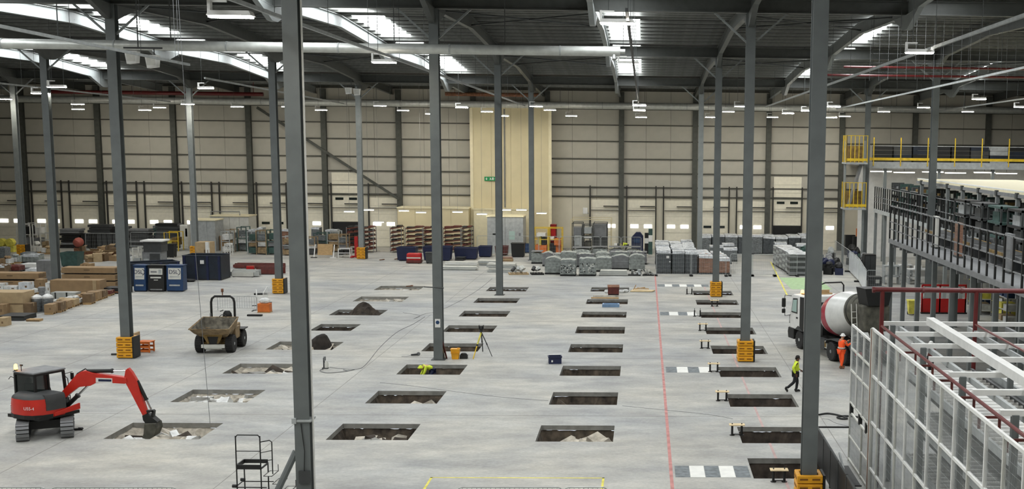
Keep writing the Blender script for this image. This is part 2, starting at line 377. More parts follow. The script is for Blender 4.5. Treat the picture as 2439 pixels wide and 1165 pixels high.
# lorry tail seen through the right-hand open door is a frame in front of dark
# ---- roof
mb = MB(); SK = [-51.75, -35.4, -19.05, -2.7, 13.65, 30.0]
SKB = [(10, 20.5), (22.5, 36.5), (40.8, 50.5), (51.8, 62.5), (66.3, 77), (78.8, 90.3), (94, 105), (107, 118)]
def sky_open(x, y): return any(a+.25 < x < a+2.35 for a in SK) and any(c < y < d for c, d in SKB)
xs = sorted({XL, XR}|{v for a in SK for v in (a+.25, a+2.35)}); ys = sorted({YF, WALLY}|{v for c in SKB for v in c}|{r[0] for r in ROOF if YF < r[0] < WALLY})
for j in range(len(ys)-1):
    for i in range(len(xs)-1):
        if sky_open((xs[i]+xs[i+1])/2, (ys[j]+ys[j+1])/2): continue
        a, b, c, d = xs[i], xs[i+1], ys[j], ys[j+1]
        mb.add([(a, c, roof(c)+.27), (b, c, roof(c)+.27), (b, d, roof(d)+.27), (a, d, roof(d)+.27)], [(0, 3, 2, 1)])
ceiling = struct(mb.obj('ceiling', 'deck')); ceiling['label'] = 'dark metal roof deck on steel purlins and rafters with skylight strips'
for a in SK:
    for c, d in SKB:
        MB().add([(a+.25, c, roof(c)+.29), (a+2.35, c, roof(c)+.29), (a+2.35, d, roof(d)+.29), (a+.25, d, roof(d)+.29)], [(0, 3, 2, 1)]).obj('skylight', 'skylight', ceiling)
pl = MB().box(XL, -.04, .1, XR, .04, .26).box(XL, -.04, .08, XR, .1, .1).mesh('purlin', 'purlin')
y = 3.0
while y < 133.5:
    if min(abs(y-r) for r in ROWS) > .5: put('purlin', pl, ceiling, (0, y, roof(y)+.0))
    y += 1.72
for k in range(-10, 6):
    x = 5.45+8.175*k
    if not XL < x < XR: continue
    m = MB(); ys = [r[0] for r in ROOF]
    for a, b in zip(ys, ys[1:]):
        za, zb = roof(a), roof(b)
        for w, t0, t1 in ((.3, -.03, 0), (.05, -.72, -.03), (.3, -.75, -.72)):
            m.add([(x-w/2, a, za+t0), (x+w/2, a, za+t0), (x+w/2, a, za+t1), (x-w/2, a, za+t1), (x-w/2, b, zb+t0), (x+w/2, b, zb+t0), (x+w/2, b, zb+t1), (x-w/2, b, zb+t1)],
                  [(0, 4, 5, 1), (1, 5, 6, 2), (2, 6, 7, 3), (3, 7, 4, 0)])
    for r in ROWS:
        for s in (-1, 1):
            z0, z1 = roof(r), roof(r+s*3.2)-.7
            m.prism([(r, z0-.7), (r, z0-1.45), (r+s*.45, z0-1.45), (r+s*3.2, z1)], x-.14, x+.14, 'x')
    m.obj('rafter', 'steel_light' if k % 2 else 'rafter', ceiling)  # rafters on the skylight lines get paler steel, skylight brightness in the colour
for r in ROWS:
    z = roof(r)
    MB().box(XL, r-.2, z-.72, XR, r+.2, z-.66).box(XL, r-.03, z-.66, XR, r+.03, z-.06).box(XL, r-.2, z-.06, XR, r+.2, z).obj('valley_beam', 'rafter', ceiling)
# sway rods and braces under the roof
for bay in ((38.7, 64.2), (64.2, 92), (92, 119.7)):
    for k in (-5, -3, -1, 1, 3):
        x = 5.45+8.175*(k-1)
        for (xa, xb) in ((x, x+8.175), (x+8.175, x)):
            ya, yb = bay[0]+4, bay[0]+14
            MB().tube([(xa, ya, roof(ya)-.5), (xb, yb, roof(yb)-.5)], .05, 5).obj('sway_rod', 'steel_dark', ceiling)
# ================================================================== columns
def column(x, y, label, lite=False, group='grey steel roof columns'):
    top = roof(y)-.7
    t = thing('steel_column', label, 'column', (x, y, 0), 0, group)
    c = MB().box(-.24, -.25, .03, .24, -.215, top).box(-.24, .215, .03, .24, .25, top).box(-.02, -.215, .03, .02, .215, top)
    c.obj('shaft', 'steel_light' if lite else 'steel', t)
    MB().box(-.36, -.38, 0, .36, .38, .03).obj('base_plate', 'steel_dark', t)
    # knee braces to the valley beam
    for s in (-1, 1):
        MB().beam((s*.2, 0, top-1.5), (s*1.9, 0, top), .1, .1).obj('knee_brace', 'steel_light', t)
    return t
near = column(-10.9, 38.7, 'nearest tall grey column, left of centre, with junction box near the floor')
MB().tube([(.3, -.05, .2), (.3, -.05, 18)], .035, 6).obj('lit_edge', 'white', near)  # white strip paints the lit right edge of the column
MB().box(-.3, -.3, 2.55, .3, .3, 2.62).box(-.3, -.33, 2.5, -.16, -.25, 2.68).obj('cable_strap', 'litegrey', near)
b = MB().box(-.12, -.36, .55, .22, -.25, .95).obj('junction_box', 'darkgrey', near); MB().tube([(.05, -.3, .95), (.08, -.3, 1.6), (-.02, -.28, 2.5)], .015, 5).obj('cable', 'black', b)
MB().tube([(-.95, -.4, .0), (-.25, -.1, 1.55)], .11, 8).obj('raking_strut', 'steel', near)
column(5.45, 38.7, 'nearest tall grey column, right of centre, beside the white mesh fence')
column(-27.2, 64.2, 'grey column with yellow guard left of the dumper')
c2 = column(-10.85, 64.2, 'grey column beside the survey tripod and the yellow bucket')
MB().box(-.14, -.275, 1.75, .14, -.255, 2.2).obj('notice', 'white', c2); sgn = MB().lathe([(.1, 0), (.1, .006)], 14, Matrix.Translation((0, -.278, 2.02)) @ Matrix.Rotation(PI/2, 4, 'X')).obj('mandatory_sign', 'blue', c2)
MB().tube([(-.7, -.2, 3.9), (.35, -.27, 3.85)], .03, 5).obj('strap', 'steel_dark', c2)
column(5.46, 64.2, 'grey column with yellow guard over the pit right of the red line')
column(-44.0, 92, 'grey column rising behind the cardboard boxes and grey cabinet')
column(-27.45, 92, 'grey column with yellow guard behind the dumper')
column(-10.9, 92, 'grey column standing by the farthest pits left of the grey bundles')
column(5.5, 92, 'grey column with yellow guard in front of the brown wrapped pallets')
column(21.8, 92, 'grey column in front of the yellow mezzanine handrail')
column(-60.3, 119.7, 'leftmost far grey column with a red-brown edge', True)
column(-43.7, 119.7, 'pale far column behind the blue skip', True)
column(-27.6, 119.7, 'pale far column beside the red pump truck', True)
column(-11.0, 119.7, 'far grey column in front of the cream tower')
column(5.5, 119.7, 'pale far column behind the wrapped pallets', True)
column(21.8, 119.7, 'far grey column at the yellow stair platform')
# ---- yellow column guards
def guard(x, y, label, yaw=0, levels=4, top=1.12):
    t = thing('column_guard', label, 'column guard', (x, y, .03), yaw, 'yellow plastic column guards')
    hh = top/levels
    for i in range(levels):
        z = i*hh
        r = MB()
        for s in ((-.42, -.42, .42, -.28), (-.42, .28, .42, .42), (-.42, -.28, -.28, .28), (.28, -.28, .42, .28)): r.box(s[0], s[1], z+.012, s[2], s[3], z+hh-.012)
        ro = r.obj('ring', 'yellow', t, bevel=.03)
        for s in (-.2, .2): MB().box(s-.13, -.428, z+hh*.42, s+.13, -.41, z+hh*.62).obj('slot_shade', 'yellow_shade', ro)  # darker yellow plates paint the shade inside the guard's recesses
        MB().box(-.43, -.25, z+hh*.42, -.415, .25, z+hh*.62).obj('slot_shade', 'yellow_shade', ro)
    MB().box(.425, -.44, 0, .5, .4, top).obj('rubber_edge', 'black', t)
    return t
guard(-27.2, 64.2, 'yellow guard on the column left of the dumper')
guard(-27.45, 92, 'yellow guard on the column behind the dumper')
guard(5.46, 64.2, 'yellow guard on the column in mid pit row right of the red line')
guard(5.5, 92, 'yellow guard on the column in the farthest right-hand pit')
guard(5.45, 38.7, 'yellow guard at the foot of the nearest right-hand column', 0, 3, .85)
guard(-27.6, 119.7, 'dirty yellow guard on the far column beside the red pump truck')
guard(-60.3, 119.7, 'yellow guard on the leftmost far column')
guard(-43.7, 119.7, 'yellow guard partly hidden behind the blue skip')
# ================================================================== ducts, pipes, conduits
def duct(name, label, x0, x1, y, z, r, m, step):
    t = thing(name, label, 'duct', (0, y, z))
    MB().cyl((x0, 0, 0), (x1, 0, 0), r, 18).obj('pipe', m, t, smooth=True)
    x = x0+step/2
    while x < x1: MB().cyl((x-.04, 0, 0), (x+.04, 0, 0), r+.018, 18).obj('collar', 'litegrey', t); x += step
    x = x0+step
    while x < x1-.5:
        MB().box(x-.02, -.02, r, x+.02, .02, roof(y)-z+.1).obj('hanger', 'steel_dark', t); x += step
    return t
d1 = duct('ventilation_duct', 'long silver spiral duct crossing under the roof in front of the columns', -62, -1.25, 62.2, 16.06, .24, 'duct', 5.5)
MB().cyl((-1.25, 0, 0), (-1.0, 0, 0), .12, 12).obj('end_cap', 'galv', d1); MB().cyl((-1.55, -.1, -.2), (-1.55, -.25, -.42), .1, 10).obj('spigot', 'galv', d1)
duct('ventilation_duct', 'wide pale duct running along the top of the back wall', -72, 50, 131.6, 15.45, .36, 'duct', 9)
for k, (x0, x1, z) in enumerate(((-62, -40, 16.2), (-21, -11.2, 16.45))):
    t = tag(MB().cyl((x0, 0, 0), (x1, 0, 0), .2, 12).cyl((x0+1, 0, 0), (x0+1, 0, roof(130.6)+.2-z), .03, 5).cyl((x1-1, 0, 0), (x1-1, 0, roof(130.6)+.2-z), .03, 5).obj('heating_pipe', ('pipe_red', 'rust')[k], None, (0, 130.6, z), smooth=True), ('dark red pipe above the left end of the back wall', 'brown lagged pipe above the cream tower')[k], 'pipe')
for k, (x0, z) in enumerate(((13.2, 16.7), (11.9, 16.15))):
    t = tag(MB().tube([(x0, 0, 0), (50, 0, 0)], .075, 8).obj('sprinkler_pipe', 'pipe_red', None, (0, 82, z), smooth=True), ('upper', 'lower')[k]+' of two thin red sprinkler pipes under the roof at right', 'pipe')
TR = [(-48.7, 60, 128), (-31, 88, 128), (-23.3, 20, 64), (-12.4, 18, 128), (-.6, 40, 128), (12, 20, 122), (19.7, 44, 126), (31, 60, 130)]
for k, (x, ya, yb) in enumerate(TR):
    t = thing('conduit_run', 'thin lighting conduit run hung under the roof, %s from the left' % ORD[k], 'conduit', (x, 0, 15.75), 0, 'lighting conduit runs under the roof')
    dark = k == 4
    drop = -.5
    MB().beam((0, ya, 0), (0, yb, drop), .1, .12).obj('tray', 'black' if dark else 'litegrey', t)
    y = ya+3
    while y < yb:
        MB().cyl((0, y, drop*(y-ya)/(yb-ya)), (0, y, roof(y)+.2-15.75), .012, 4).obj('drop_rod', 'steel_dark', t); y += 7
# ================================================================== lamps
LP = [(550, 38, 34), (915, 148, 61), (1470, 55, 43), (2190, 125, 52), (490, 210, 97), (1497, 152, 68), (95, 222, 92), (135, 207, 83), (12, 236, 118), (185, 248, 122), (186, 260, 127),
      (345, 262, 128), (380, 256, 125), (447, 248, 118), (565, 254, 124), (685, 254, 126), (765, 262, 127), (905, 252, 118), (960, 263, 127), (1027, 271, 128),
      (1100, 256, 118), (1160, 266, 124), (1198, 276, 127), (1277, 253, 112), (1310, 262, 121), (1361, 276, 128), (1523, 251, 106), (1523, 263, 116),
      (1527, 279, 126), (1693, 279, 128), (1735, 266, 120), (1765, 253, 108), (1840, 279, 128), (1877, 270, 121), (1923, 264, 116), (1986, 254, 108), (1980, 280, 128), (2012, 277, 127), (2105, 266, 120),
      (2200, 256, 116), (2305, 266, 124), (2332, 236, 104), (2430, 255, 116)]
hous = MB().prism([(-.6, 0), (.6, 0), (.54, .13), (-.54, .13)], -.2, .2).mesh('housing', 'white')
diff = MB().box(-.56, -.17, -.05, .56, .17, 0).mesh('diffuser', 'lamp')
brk = MB().box(-.6, -.1, 0, -.52, .1, .42).box(-.6, -.03, .36, -.1, .03, .42).mesh('bracket', 'white')
LPS = sorted(LP)
lampname = lambda i, y: ('large ' if y < 70 else '')
for i, (px, py, Yp) in enumerate(LPS):
    x, z = atY(px, py, Yp)
    if Yp < 70: lab = 'large lit white ceiling lamp, %s from the left of the big near ones' % ORD[[q for q in LPS if q[2] < 70].index((px, py, Yp))]
    else:
        n = [q for q in LPS if q[2] >= 70].index((px, py, Yp)); nn = len(LPS)-len([q for q in LPS if q[2] < 70])
        lab = 'small lit white ceiling lamp in the distance, %s from the %s' % ((ORD[n], 'left') if n < 20 else (ORD[nn-1-n], 'right'))
    t = thing('ceiling_lamp', lab, 'lamp', (x, Yp, z), 0, 'white ceiling lamps')
    put('housing', hous, t); put('diffuser', diff, t); bo = put('bracket', brk, t)
    MB().cyl((-.3, 0, .4), (-.3, 0, roof(Yp)+.2-z), .012, 4).obj('suspension_wire', 'steel_dark', t)
# the same lamps above and behind the camera's view
for k, (x, y) in enumerate([(x, y) for x in (-60, -42, -24, -12.4, -.6, 12, 24, 38) for y in (4, 20)]+[(x, y) for x in (-44, -30, 24, 38) for y in (36, 52)]):
    t = thing('ceiling_lamp', 'lit white ceiling lamp hung beyond the edges of the picture', 'lamp', (x, y, 16.4), 0, 'ceiling lamps outside the picture')
    put('housing', hous, t); put('diffuser', diff, t); put('bracket', brk, t)
# ---- twin heaters / floods
def twin(label, pts, Yp):
    (xa, za), (xb, zb) = (atY(*p, Yp) for p in pts)
    t = thing('twin_speaker', label, 'speaker', (xa, Yp, za))
    for i, (dx, dz) in enumerate(((0, 0), (xb-xa, zb-za))):
        o = MB().prism([(-.32, .28), (.3, .28), (.24, -.28), (-.22, -.34)], -.3, .1).obj('cabinet', 'white', t, (dx, 0, dz)); MB().box(-.22, -.315, -.2, .18, -.3, .2).obj('grille', 'offwhite', o)
    MB().beam((-.5, .1, .45), (xb-xa+.4, .1, .45), .08, .08).tube([(.2, .1, .45), (.2, .1, roof(Yp)+.2-za)], .03).tube([(xb-xa, .1, zb-za+.2), (xb-xa, .1, .45)], .03).obj('mounting_bar', 'steel_dark', t)
twin('pair of white boxes hung below the silver duct, left of the nearest column', ((318, 136), (366, 146)), 61)
twin('pair of white boxes on the far column under the roof', ((831, 216), (851, 219)), 116)
# hanging cables (thin)
for k, (px, ya, yb, Yp) in enumerate(((487, 200, 790, 60), (412, 0, 75, 50), (420, 0, 70, 50))):
    xa, za = atY(px, ya, Yp); 
    if k == 0:
        tag(MB().tube([(0, 0, .01), (-.35, 0, 8), (-.62, 0, roof(Yp)-.2)], .011, 4).obj('hanging_rope', 'midgrey', None, (atY(500, 1000, 49)[0], 49, 0)), 'thin rope hanging from the roof down to the floor near the excavator', 'rope')
    else:
        tag(MB().tube([(xa, Yp, za-2.2), (xa, Yp, roof(Yp)-.05)], .01, 4).obj('hanging_rope', 'midgrey', None), ('left', 'right')[k-1]+' of two thin ropes hanging from the roof at upper left', 'rope')
# ================================================================== vehicles
def wheel(mb_parent, name, loc, r, w, axis='x', rim='midgrey', rz=0, dish=.06):
    """tyre with tread lugs, rim as sub-part; axle along local x"""
    A = Matrix.Rotation(PI/2, 4, 'Y')
    prof = [(r*.55, -w/2), (r*.9, -w/2), (r, -w*.36), (r, w*.36), (r*.9, w/2), (r*.55, w/2)]
    m = MB().lathe(prof, 22, A)
    for i in range(22):
        a = 2*PI*i/22; c, s = math.cos(a), math.sin(a)
        for sd in (-1, 1):
            p = Vector((sd*w*.2, c*r, s*r)); st = len(m.v)
            m.box(-w*.24, -.022*r/.5, -.02, w*.24, .022*r/.5, .022)
            m.xf(Matrix.Translation(p) @ Matrix.Rotation(a-PI/2+(.15*sd), 4, 'X'), st)
    o = m.obj(name, 'rubber', mb_parent, loc, rz)
    MB().lathe([(r*.1, -w/2-.01), (r*.18, -w/2+.0), (r*.5, -w/2+dish), (r*.57, -w/2), (r*.57, w/2), (r*.5, w/2-dish), (r*.18, w/2), (r*.1, w/2+.01)], 18, A).obj('rim', rim, o)
    return o
# ---- concrete mixer lorry (local +y = forwards)
tr = thing('mixer_lorry', 'white concrete mixer lorry with red band on its drum and lit amber beacon', 'lorry', (11.32, 64.75, 0), math.radians(18.5))
for y, rm in ((4.1, 'litegrey'), (0, 'midgrey'), (-1.37, 'midgrey')):
    for s in (-1, 1):
        wheel(tr, 'wheel', (s*1.06, y, .52), .52, .3 if y > 1 else .5, rim=rm)
MB().box(-.45, -2.3, .75, -.3, 5.0, 1.05).box(.3, -2.3, .75, .45, 5.0, 1.05).box(-.45, -2.3, .8, .45, -2.1, 1.0).box(-.45, 1.9, .8, .45, 2.1, 1.0).box(-1.0, -.06, .46, 1.0, .06, .58).box(-1.0, -1.43, .46, 1.0, -1.31, .58).box(-1, 4.04, .46, 1, 4.16, .58).obj('chassis', 'black', tr)
cabp = [(3.55, 1.05), (5.3, 1.05), (5.42, 1.5), (5.36, 1.95), (5.12, 2.95), (4.95, 3.05), (3.55, 3.05)]
cab = MB().prism(cabp, -1.22, 1.22, 'x').obj('cab', 'white', tr, bevel=.06)
for s in (-1, 1):
    e = s*1.235
    MB().prism([(4.42, 2.05), (5.05, 2.05), (4.9, 2.72), (4.42, 2.78)], e-.012, e+.012, 'x').obj('side_window', 'glass_lite', cab)
    MB().prism([(4.36, 1.98), (5.12, 1.98), (4.94, 2.8), (4.36, 2.86)], e-.006, e+.006, 'x').obj('window_frame', 'black', cab)
    MB().prism([(3.54, 1.05), (4.02, 1.05), (4.02, 2.98), (3.54, 3.0)], e-.01, e+.01, 'x').obj('rear_quarter', 'black', cab)
    MB().prism([(3.6, 1.06), (4.62, 1.06), (4.5, 1.12), (4.2, 1.3), (3.9, 1.2)], e-.02, e+.02, 'x').obj('wheel_arch', 'darkgrey', cab)
    MB().box(e-.03, 4.3, 1.7, e+.03, 4.45, 1.78).obj('door_handle', 'black', cab)
    m = thing_m = MB().tube([(s*1.2, 5.2, 2.9), (s*1.55, 5.35, 2.95), (s*1.62, 5.35, 2.4), (s*1.55, 5.3, 1.75), (s*1.22, 5.25, 1.8)], .022, 6).obj('mirror_arm', 'black', cab)
    MB().box(s*1.62-.12, 5.3, 2.25, s*1.62+.12, 5.42, 2.78).obj('mirror', 'black', cab, bevel=.05)
    MB().box(s*1.62-.11, 5.3, 1.9, s*1.62+.11, 5.42, 2.16).obj('mirror', 'black', cab, bevel=.05)
MB().prism([(5.37, 2.02), (5.41, 2.02), (5.17, 2.88), (5.13, 2.88)], -1.1, 1.1, 'x').obj('windscreen', 'glass_dark', cab)
MB().box(-1.2, 5.36, 1.3, 1.2, 5.45, 1.75).obj('grille', 'darkgrey', cab)
MB().prism([(4.75, .45), (5.5, .45), (5.58, .8), (5.5, 1.08), (4.75, 1.08)], -1.24, 1.24, 'x').obj('bumper', 'black', tr, bevel=.04)
for s in (-1, 1): MB().box(s*1.0-.18, 5.5, .62, s*1.0+.18, 5.6, .86).obj('headlamp', 'glass_lite', tr)
MB().box(-1.15, 3.3, 1.0, 1.15, 3.54, 2.7).obj('bulkhead', 'black', tr)
MB().box(-.9, 4.2, 3.05, .9, 4.6, 3.12).box(-.75, 4.3, 3.12, .75, 4.42, 3.3).obj('light_bar', 'wood', tr)
bc = MB().lathe([(.09, 0), (.09, .12), (.06, .17)], 12, Matrix.Translation((-.75, 4.75, 3.1))).obj('beacon', 'beacon', tr); bc['label'] = 'lit amber beacon'
MB().cyl((-1.05, 3.0, 1.95), (1.05, 3.0, 1.95), .34, 18).obj('water_tank', 'litegrey', tr, smooth=True)
MB().tube([(-.8, 2.7, 2.6), (-.8, 2.7, 3.75), (-.5, 2.4, 3.95), (.5, 2.4, 3.95), (.8, 2.7, 3.75), (.8, 2.7, 2.6)], .045, 6).tube([(-.8, 3.2, 3.55), (-.8, 2.6, 3.75)], .03).obj('guard_frame', 'black', tr)
# drum: axis from the cab end up towards the tail
ang = math.radians(12.5)
AX = Matrix.Translation((0, 2.62, 2.0)) @ Matrix.Rotation(PI/2-ang, 4, 'X')
DP = [(0, .5), (.05, .62), (.45, .92), (.8, 1.07), (1.3, 1.18), (1.9, 1.22), (2.6, 1.17), (3.4, .97), (4.2, .72), (4.7, .56)]
def dr(t):
    for (a, ra), (b, rb) in zip(DP, DP[1:]):
        if t <= b: return ra+(rb-ra)*(t-a)/(b-a)
    return DP[-1][1]
MB().lathe([(r, t) for t, r in DP if t <= 2.6]+[(dr(3.45), 3.45)], 36, AX).obj('drum', 'mixer_grey', tr, smooth=True)
MB().lathe([(dr(t)+.012, t) for t in (1.0, 1.15, 1.3, 1.5, 1.7)], 36, AX).obj('drum_band', 'mixer_red', tr, smooth=True)
MB().lathe([(dr(3.43)+.015, 3.43), (dr(3.5)+.03, 3.5), (dr(3.55)+.01, 3.55), (dr(3.8), 3.8), (dr(4.2), 4.2), (.56, 4.7)], 36, AX).obj('drum_neck', 'mixer_dirty', tr, smooth=True)
for k in range(3): MB().lathe([(dr(t)+.02, t) for t in (3.55+.35*k, 3.61+.35*k)], 30, AX).obj('drum_rib', 'black' if k == 0 else 'mixer_dirty', tr)
MB().prism([(-.6, 3.3), (.6, 3.3), (.8, 4.2), (-.8, 4.2)], -2.7, -1.7, 'y').obj('hopper', 'black', tr)
MB().box(-.75, -2.6, 1.9, .75, -1.85, 3.3).obj('discharge_collar', 'mixer_dirty', tr, bevel=.1)
ch = MB()
ring = [[Vector((.42*math.cos(a), -2.1-.9*t, 2.35-1.0*t+.42*math.sin(a))) for a in [PI+PI*i/8 for i in range(9)]]+[Vector((.36*math.cos(a), -2.1-.9*t, 2.35-1.0*t+.36*math.sin(a))) for a in [2*PI-PI*i/8 for i in range(9)]] for t in (0, .5, 1)]
ch.loft(ring).obj('chute', 'mixer_dirty', tr)
MB().beam((-.7, -1.9, .9), (-.45, -1.7, 3.0), .12, .12).obj('drum_stand', 'black', tr); MB().beam((.7, -1.9, .9), (.45, -1.7, 3.0), .12, .12).obj('drum_stand', 'black', tr)
MB().box(-.8, 2.0, 1.05, .8, 2.4, 1.75).obj('drum_pedestal', 'black', tr)
for s in (-1, 1):
    fd = [(-2.15, .95), (-2.0, 1.12), (-1.5, 1.2), (.1, 1.2), (.6, 1.1), (.75, .85), (.7, .85), (.55, 1.05), (.1, 1.14), (-1.5, 1.14), (-1.95, 1.06), (-2.1, .9)]
    MB().prism(fd, s*1.0-.28, s*1.0+.28, 'x').obj('mudguard', 'darkgrey', tr)
    MB().box(s*1.12-.04, .75, .55, s*1.12+.04, 3.35, .95).obj('side_guard', 'offwhite', tr)
    b = MB().box(s*1.02-.16, 1.0, .45, s*1.02+.16, 1.9, 1.0).obj('toolbox', 'darkgrey', tr)
MB().box(-1.17, .8, .6, -1.16, 1.6, .9).obj('number_panel', 'dirt_yellow', tr)
MB().box(-1.15, -2.35, .55, 1.15, -2.25, .95).obj('tail_bar', 'black', tr)
for s in (-1, 1): MB().box(s*.9-.2, -2.38, .66, s*.9+.2, -2.34, .84).obj('tail_lamp', 'red', tr)
ld = MB()
for s in (-1.05, -.75): ld.tube([(s, -2.0, .8), (s, -1.7, 3.3)], .03, 6)
for i in range(7): ld.tube([(-1.05, -2.0+.3*i/7, 1.0+2.2*i/7), (-.75, -2.0+.3*i/7, 1.0+2.2*i/7)], .02, 5)
ld.obj('ladder', 'offwhite', tr)
# ---- excavator
EX = (-23.3, 47.2)
ex = thing('excavator', 'red and black tracked mini excavator digging in the nearest left pit', 'excavator', (*EX, 0))
tyaw = math.radians(24)
for s in (-1, 1):
    c = Matrix.Rotation(tyaw, 4, 'Z') @ Vector((s*.76, 0, 0))
    body = []
    n = 20
    for i in range(n):   # track loop outline in y-z
        a = 2*PI*i/n; body.append((math.copysign(.92, math.cos(a))+.32*math.cos(a), .33+.3*math.sin(a)))
    tk = MB().prism(body, -.2, .2, 'x').obj('track', 'rubber', ex, c, tyaw)
    sh = MB().box(-.225, -.055, -.02, .225, .055, .025).mesh('track_shoe', 'midgrey')
    L = []
    for i in range(11): L += [(-.92+1.84*i/10, .65, 0), (-.92+1.84*i/10, .02, PI)]
    for i in range(1, 7):
        a = PI*i/7-PI/2; L += [(.92+.33*math.cos(a), .33+.32*math.sin(a), a-PI/2), (-.92-.33*math.cos(a), .33+.32*math.sin(a), PI/2-a)]
    for y, z, a in L: put('track_shoe', sh, tk, (0, y, z), rot=(a, 0, 0))
MB().box(-.6, -.45, .3, .6, .45, .62).lathe([(.5, .6), (.5, .78)], 20).obj('undercarriage', 'black', ex, rz=tyaw)
MB().prism([(-.95, .05), (.95, .05), (.95, .5), (-.95, .45)], 1.35, 1.47, 'y').obj('dozer_blade', 'darkgrey', ex, rz=tyaw)
MB().box(-.5, .4, .22, -.4, 1.4, .34).box(.4, .4, .22, .5, 1.4, .34).obj('blade_arm', 'darkgrey', ex, rz=tyaw)
hy = math.radians(-27)
def hp(mb_, name, m, bevel=0, smooth=False):
    o = mb_.obj(name, m, ex, (-.1, 0, .07), hy, smooth, bevel); o.scale = (.97, .97, .89); return o
hp(MB().box(-.92, -.85, .76, .92, .98, .9), 'deck', 'black')
plan = [(.96, .3), (.96, -.25), (.86, -.62), (.62, -.9), (.3, -1.02), (-.3, -1.02), (-.62, -.9), (-.86, -.62), (-.96, -.25), (-.96, .0)]
def scaled(k, z): return [Vector((x*k, y*k, z)) for x, y in plan]
hp(MB().loft([scaled(.98, .84), scaled(1.0, .92), scaled(1.0, 1.4), scaled(.97, 1.66)]), 'engine_cover', 'digger_red', smooth=True)
rs = [(1.0, .32), (1.0, -.2), (.93, -.5), (.7, -.5), (.7, .32)]
hp(MB().loft([[Vector((x*k, y, z)) for x, y in rs] for k, z in ((1.0, 1.15), (1.0, 1.45), (.97, 1.7), (.9, 1.82))]), 'side_fender', 'darkgrey', smooth=True)
hp(MB().loft([scaled(.975, 1.655), scaled(.93, 1.75), scaled(.8, 1.84), scaled(.55, 1.88)]), 'bonnet', 'darkgrey', smooth=True)
gr = MB()
for i in range(4): gr.beam((-.99, -.28, 1.08+.09*i), (-.66, -.88, 1.0+.09*i), .03, .035)
hp(gr, 'vent_slats', 'black')
hp(MB().prism([(-.2, .86), (.97, .95), (.97, 1.22), (.6, 1.16), (-.2, 1.02)], .93, 1.0, 'x'), 'side_skirt', 'digger_red', bevel=.02)
hp(MB().loft([[Vector((x*1.01, y*1.01, z)) for x, y in plan[1:9]]+[Vector((x*.9, y*.9, z)) for x, y in reversed(plan[1:9])] for z in (.8, .98)]), 'counterweight', 'black')
# model lettering on the flank of the engine cover
text_mesh('lettering', 'U55-4', .17, 'white', ex, tuple(Matrix.Rotation(hy, 4, 'Z') @ Vector((.43, -1.0, 1.22))), (PI/2, 0, hy+math.radians(20)))
# cab
cx0, cx1, cy0, cy1, cz0, cz1 = -.92, .22, -.42, .98, 1.0, 2.62
fr = MB()
for x, y, dy in ((cx0, cy0, 0), (cx1, cy0, 0), (cx0, cy1, -.12), (cx1, cy1, -.12)): fr.beam((x, y, cz0), (x, y+dy, cz1), .09, .09)
for x in (cx0, cx1): fr.beam((x, cy0, 1.5), (x, .2, 1.5), .06, .08).beam((x, .22, cz0), (x, .16, cz1), .07, .07).beam((x, cy0, cz1), (x, cy1-.1, cz1), .1, .1).beam((x, cy0, cz0+.02), (x, cy1, cz0+.02), .1, .1)
fr.beam((cx0, cy0, 1.65), (cx1, cy0, 1.65), .06, .1).beam((cx0, cy0, cz1), (cx1, cy0, cz1), .1, .12).beam((cx0, cy1-.1, cz1), (cx1, cy1-.1, cz1), .1, .12)
cb = hp(fr, 'cab_frame', 'black')
def cbp(mb_, name, m, bevel=0): return mb_.obj(name, m, cb, (0, 0, 0), 0, bevel=bevel)
cbp(MB().box(cx0, cy0-.01, cz0, cx1, cy0+.03, 1.62), 'rear_panel', 'black')
cbp(MB().box(cx0-.02, cy0, cz0, cx0+.02, .2, 1.5), 'side_panel', 'black'); cbp(MB().box(cx1-.02, cy0, cz0, cx1+.02, .2, 1.48), 'side_panel', 'black')
gm = mat('tinted_glass', '18201e', rough=.1, var=0, alpha=.78)
cbp(MB().box(cx0+.05, cy0-.005, 1.7, cx1-.05, cy0+.005, 2.56), 'rear_glass', gm)
cbp(MB().box(cx1-.005, cy0+.05, 1.54, cx1+.005, .14, 2.56), 'side_glass', gm); cbp(MB().box(cx0-.005, cy0+.05, 1.54, cx0+.005, .14, 2.56), 'side_glass', gm)
cbp(MB().box(cx0-.06, cy0-.08, cz1+.02, cx1+.06, cy1-.02, cz1+.11), 'cab_roof', 'midgrey', .04)
cbp(MB().box(-.6, -.25, 1.3, -.1, .15, 1.5).box(-.58, -.32, 1.5, -.12, -.18, 2.2).box(-.48, -.3, 2.22, -.22, -.2, 2.42), 'seat', 'black', .04)
cbp(MB().box(-.5, .62, 1.0, -.2, .8, 1.55).tube([(-.5, .62, 1.5), (-.5, .55, 1.85)], .02).tube([(-.2, .62, 1.5), (-.2, .55, 1.85)], .02), 'console', 'black')
mr = cbp(MB().tube([(cx1, cy1-.05, 2.45), (cx1+.28, cy1+.1, 2.55)], .015), 'mirror_arm', 'black'); cbp(MB().box(cx1+.2, cy1+.05, 2.2, cx1+.36, cy1+.09, 2.5), 'mirror', 'black')
cbp(MB().tube([(cx0, cy0+.1, 2.3), (cx0-.35, cy0+.05, 2.42), (cx0-.42, cy0, 2.3)], .015), 'mirror_arm', 'black')
cbp(MB().tube([(cx1+.05, cy1, 1.2), (cx1+.14, cy1+.05, 1.3), (cx1+.12, cy1-.02, 2.25), (cx1+.05, cy1-.08, 2.35)], .018, 6), 'grab_rail', 'black')
b1 = cbp(MB().lathe([(.07, cz1+.1), (.07, cz1+.16)], 10, Matrix.Translation((cx0+.05, cy0+.0, 0))), 'beacon_base', 'black')
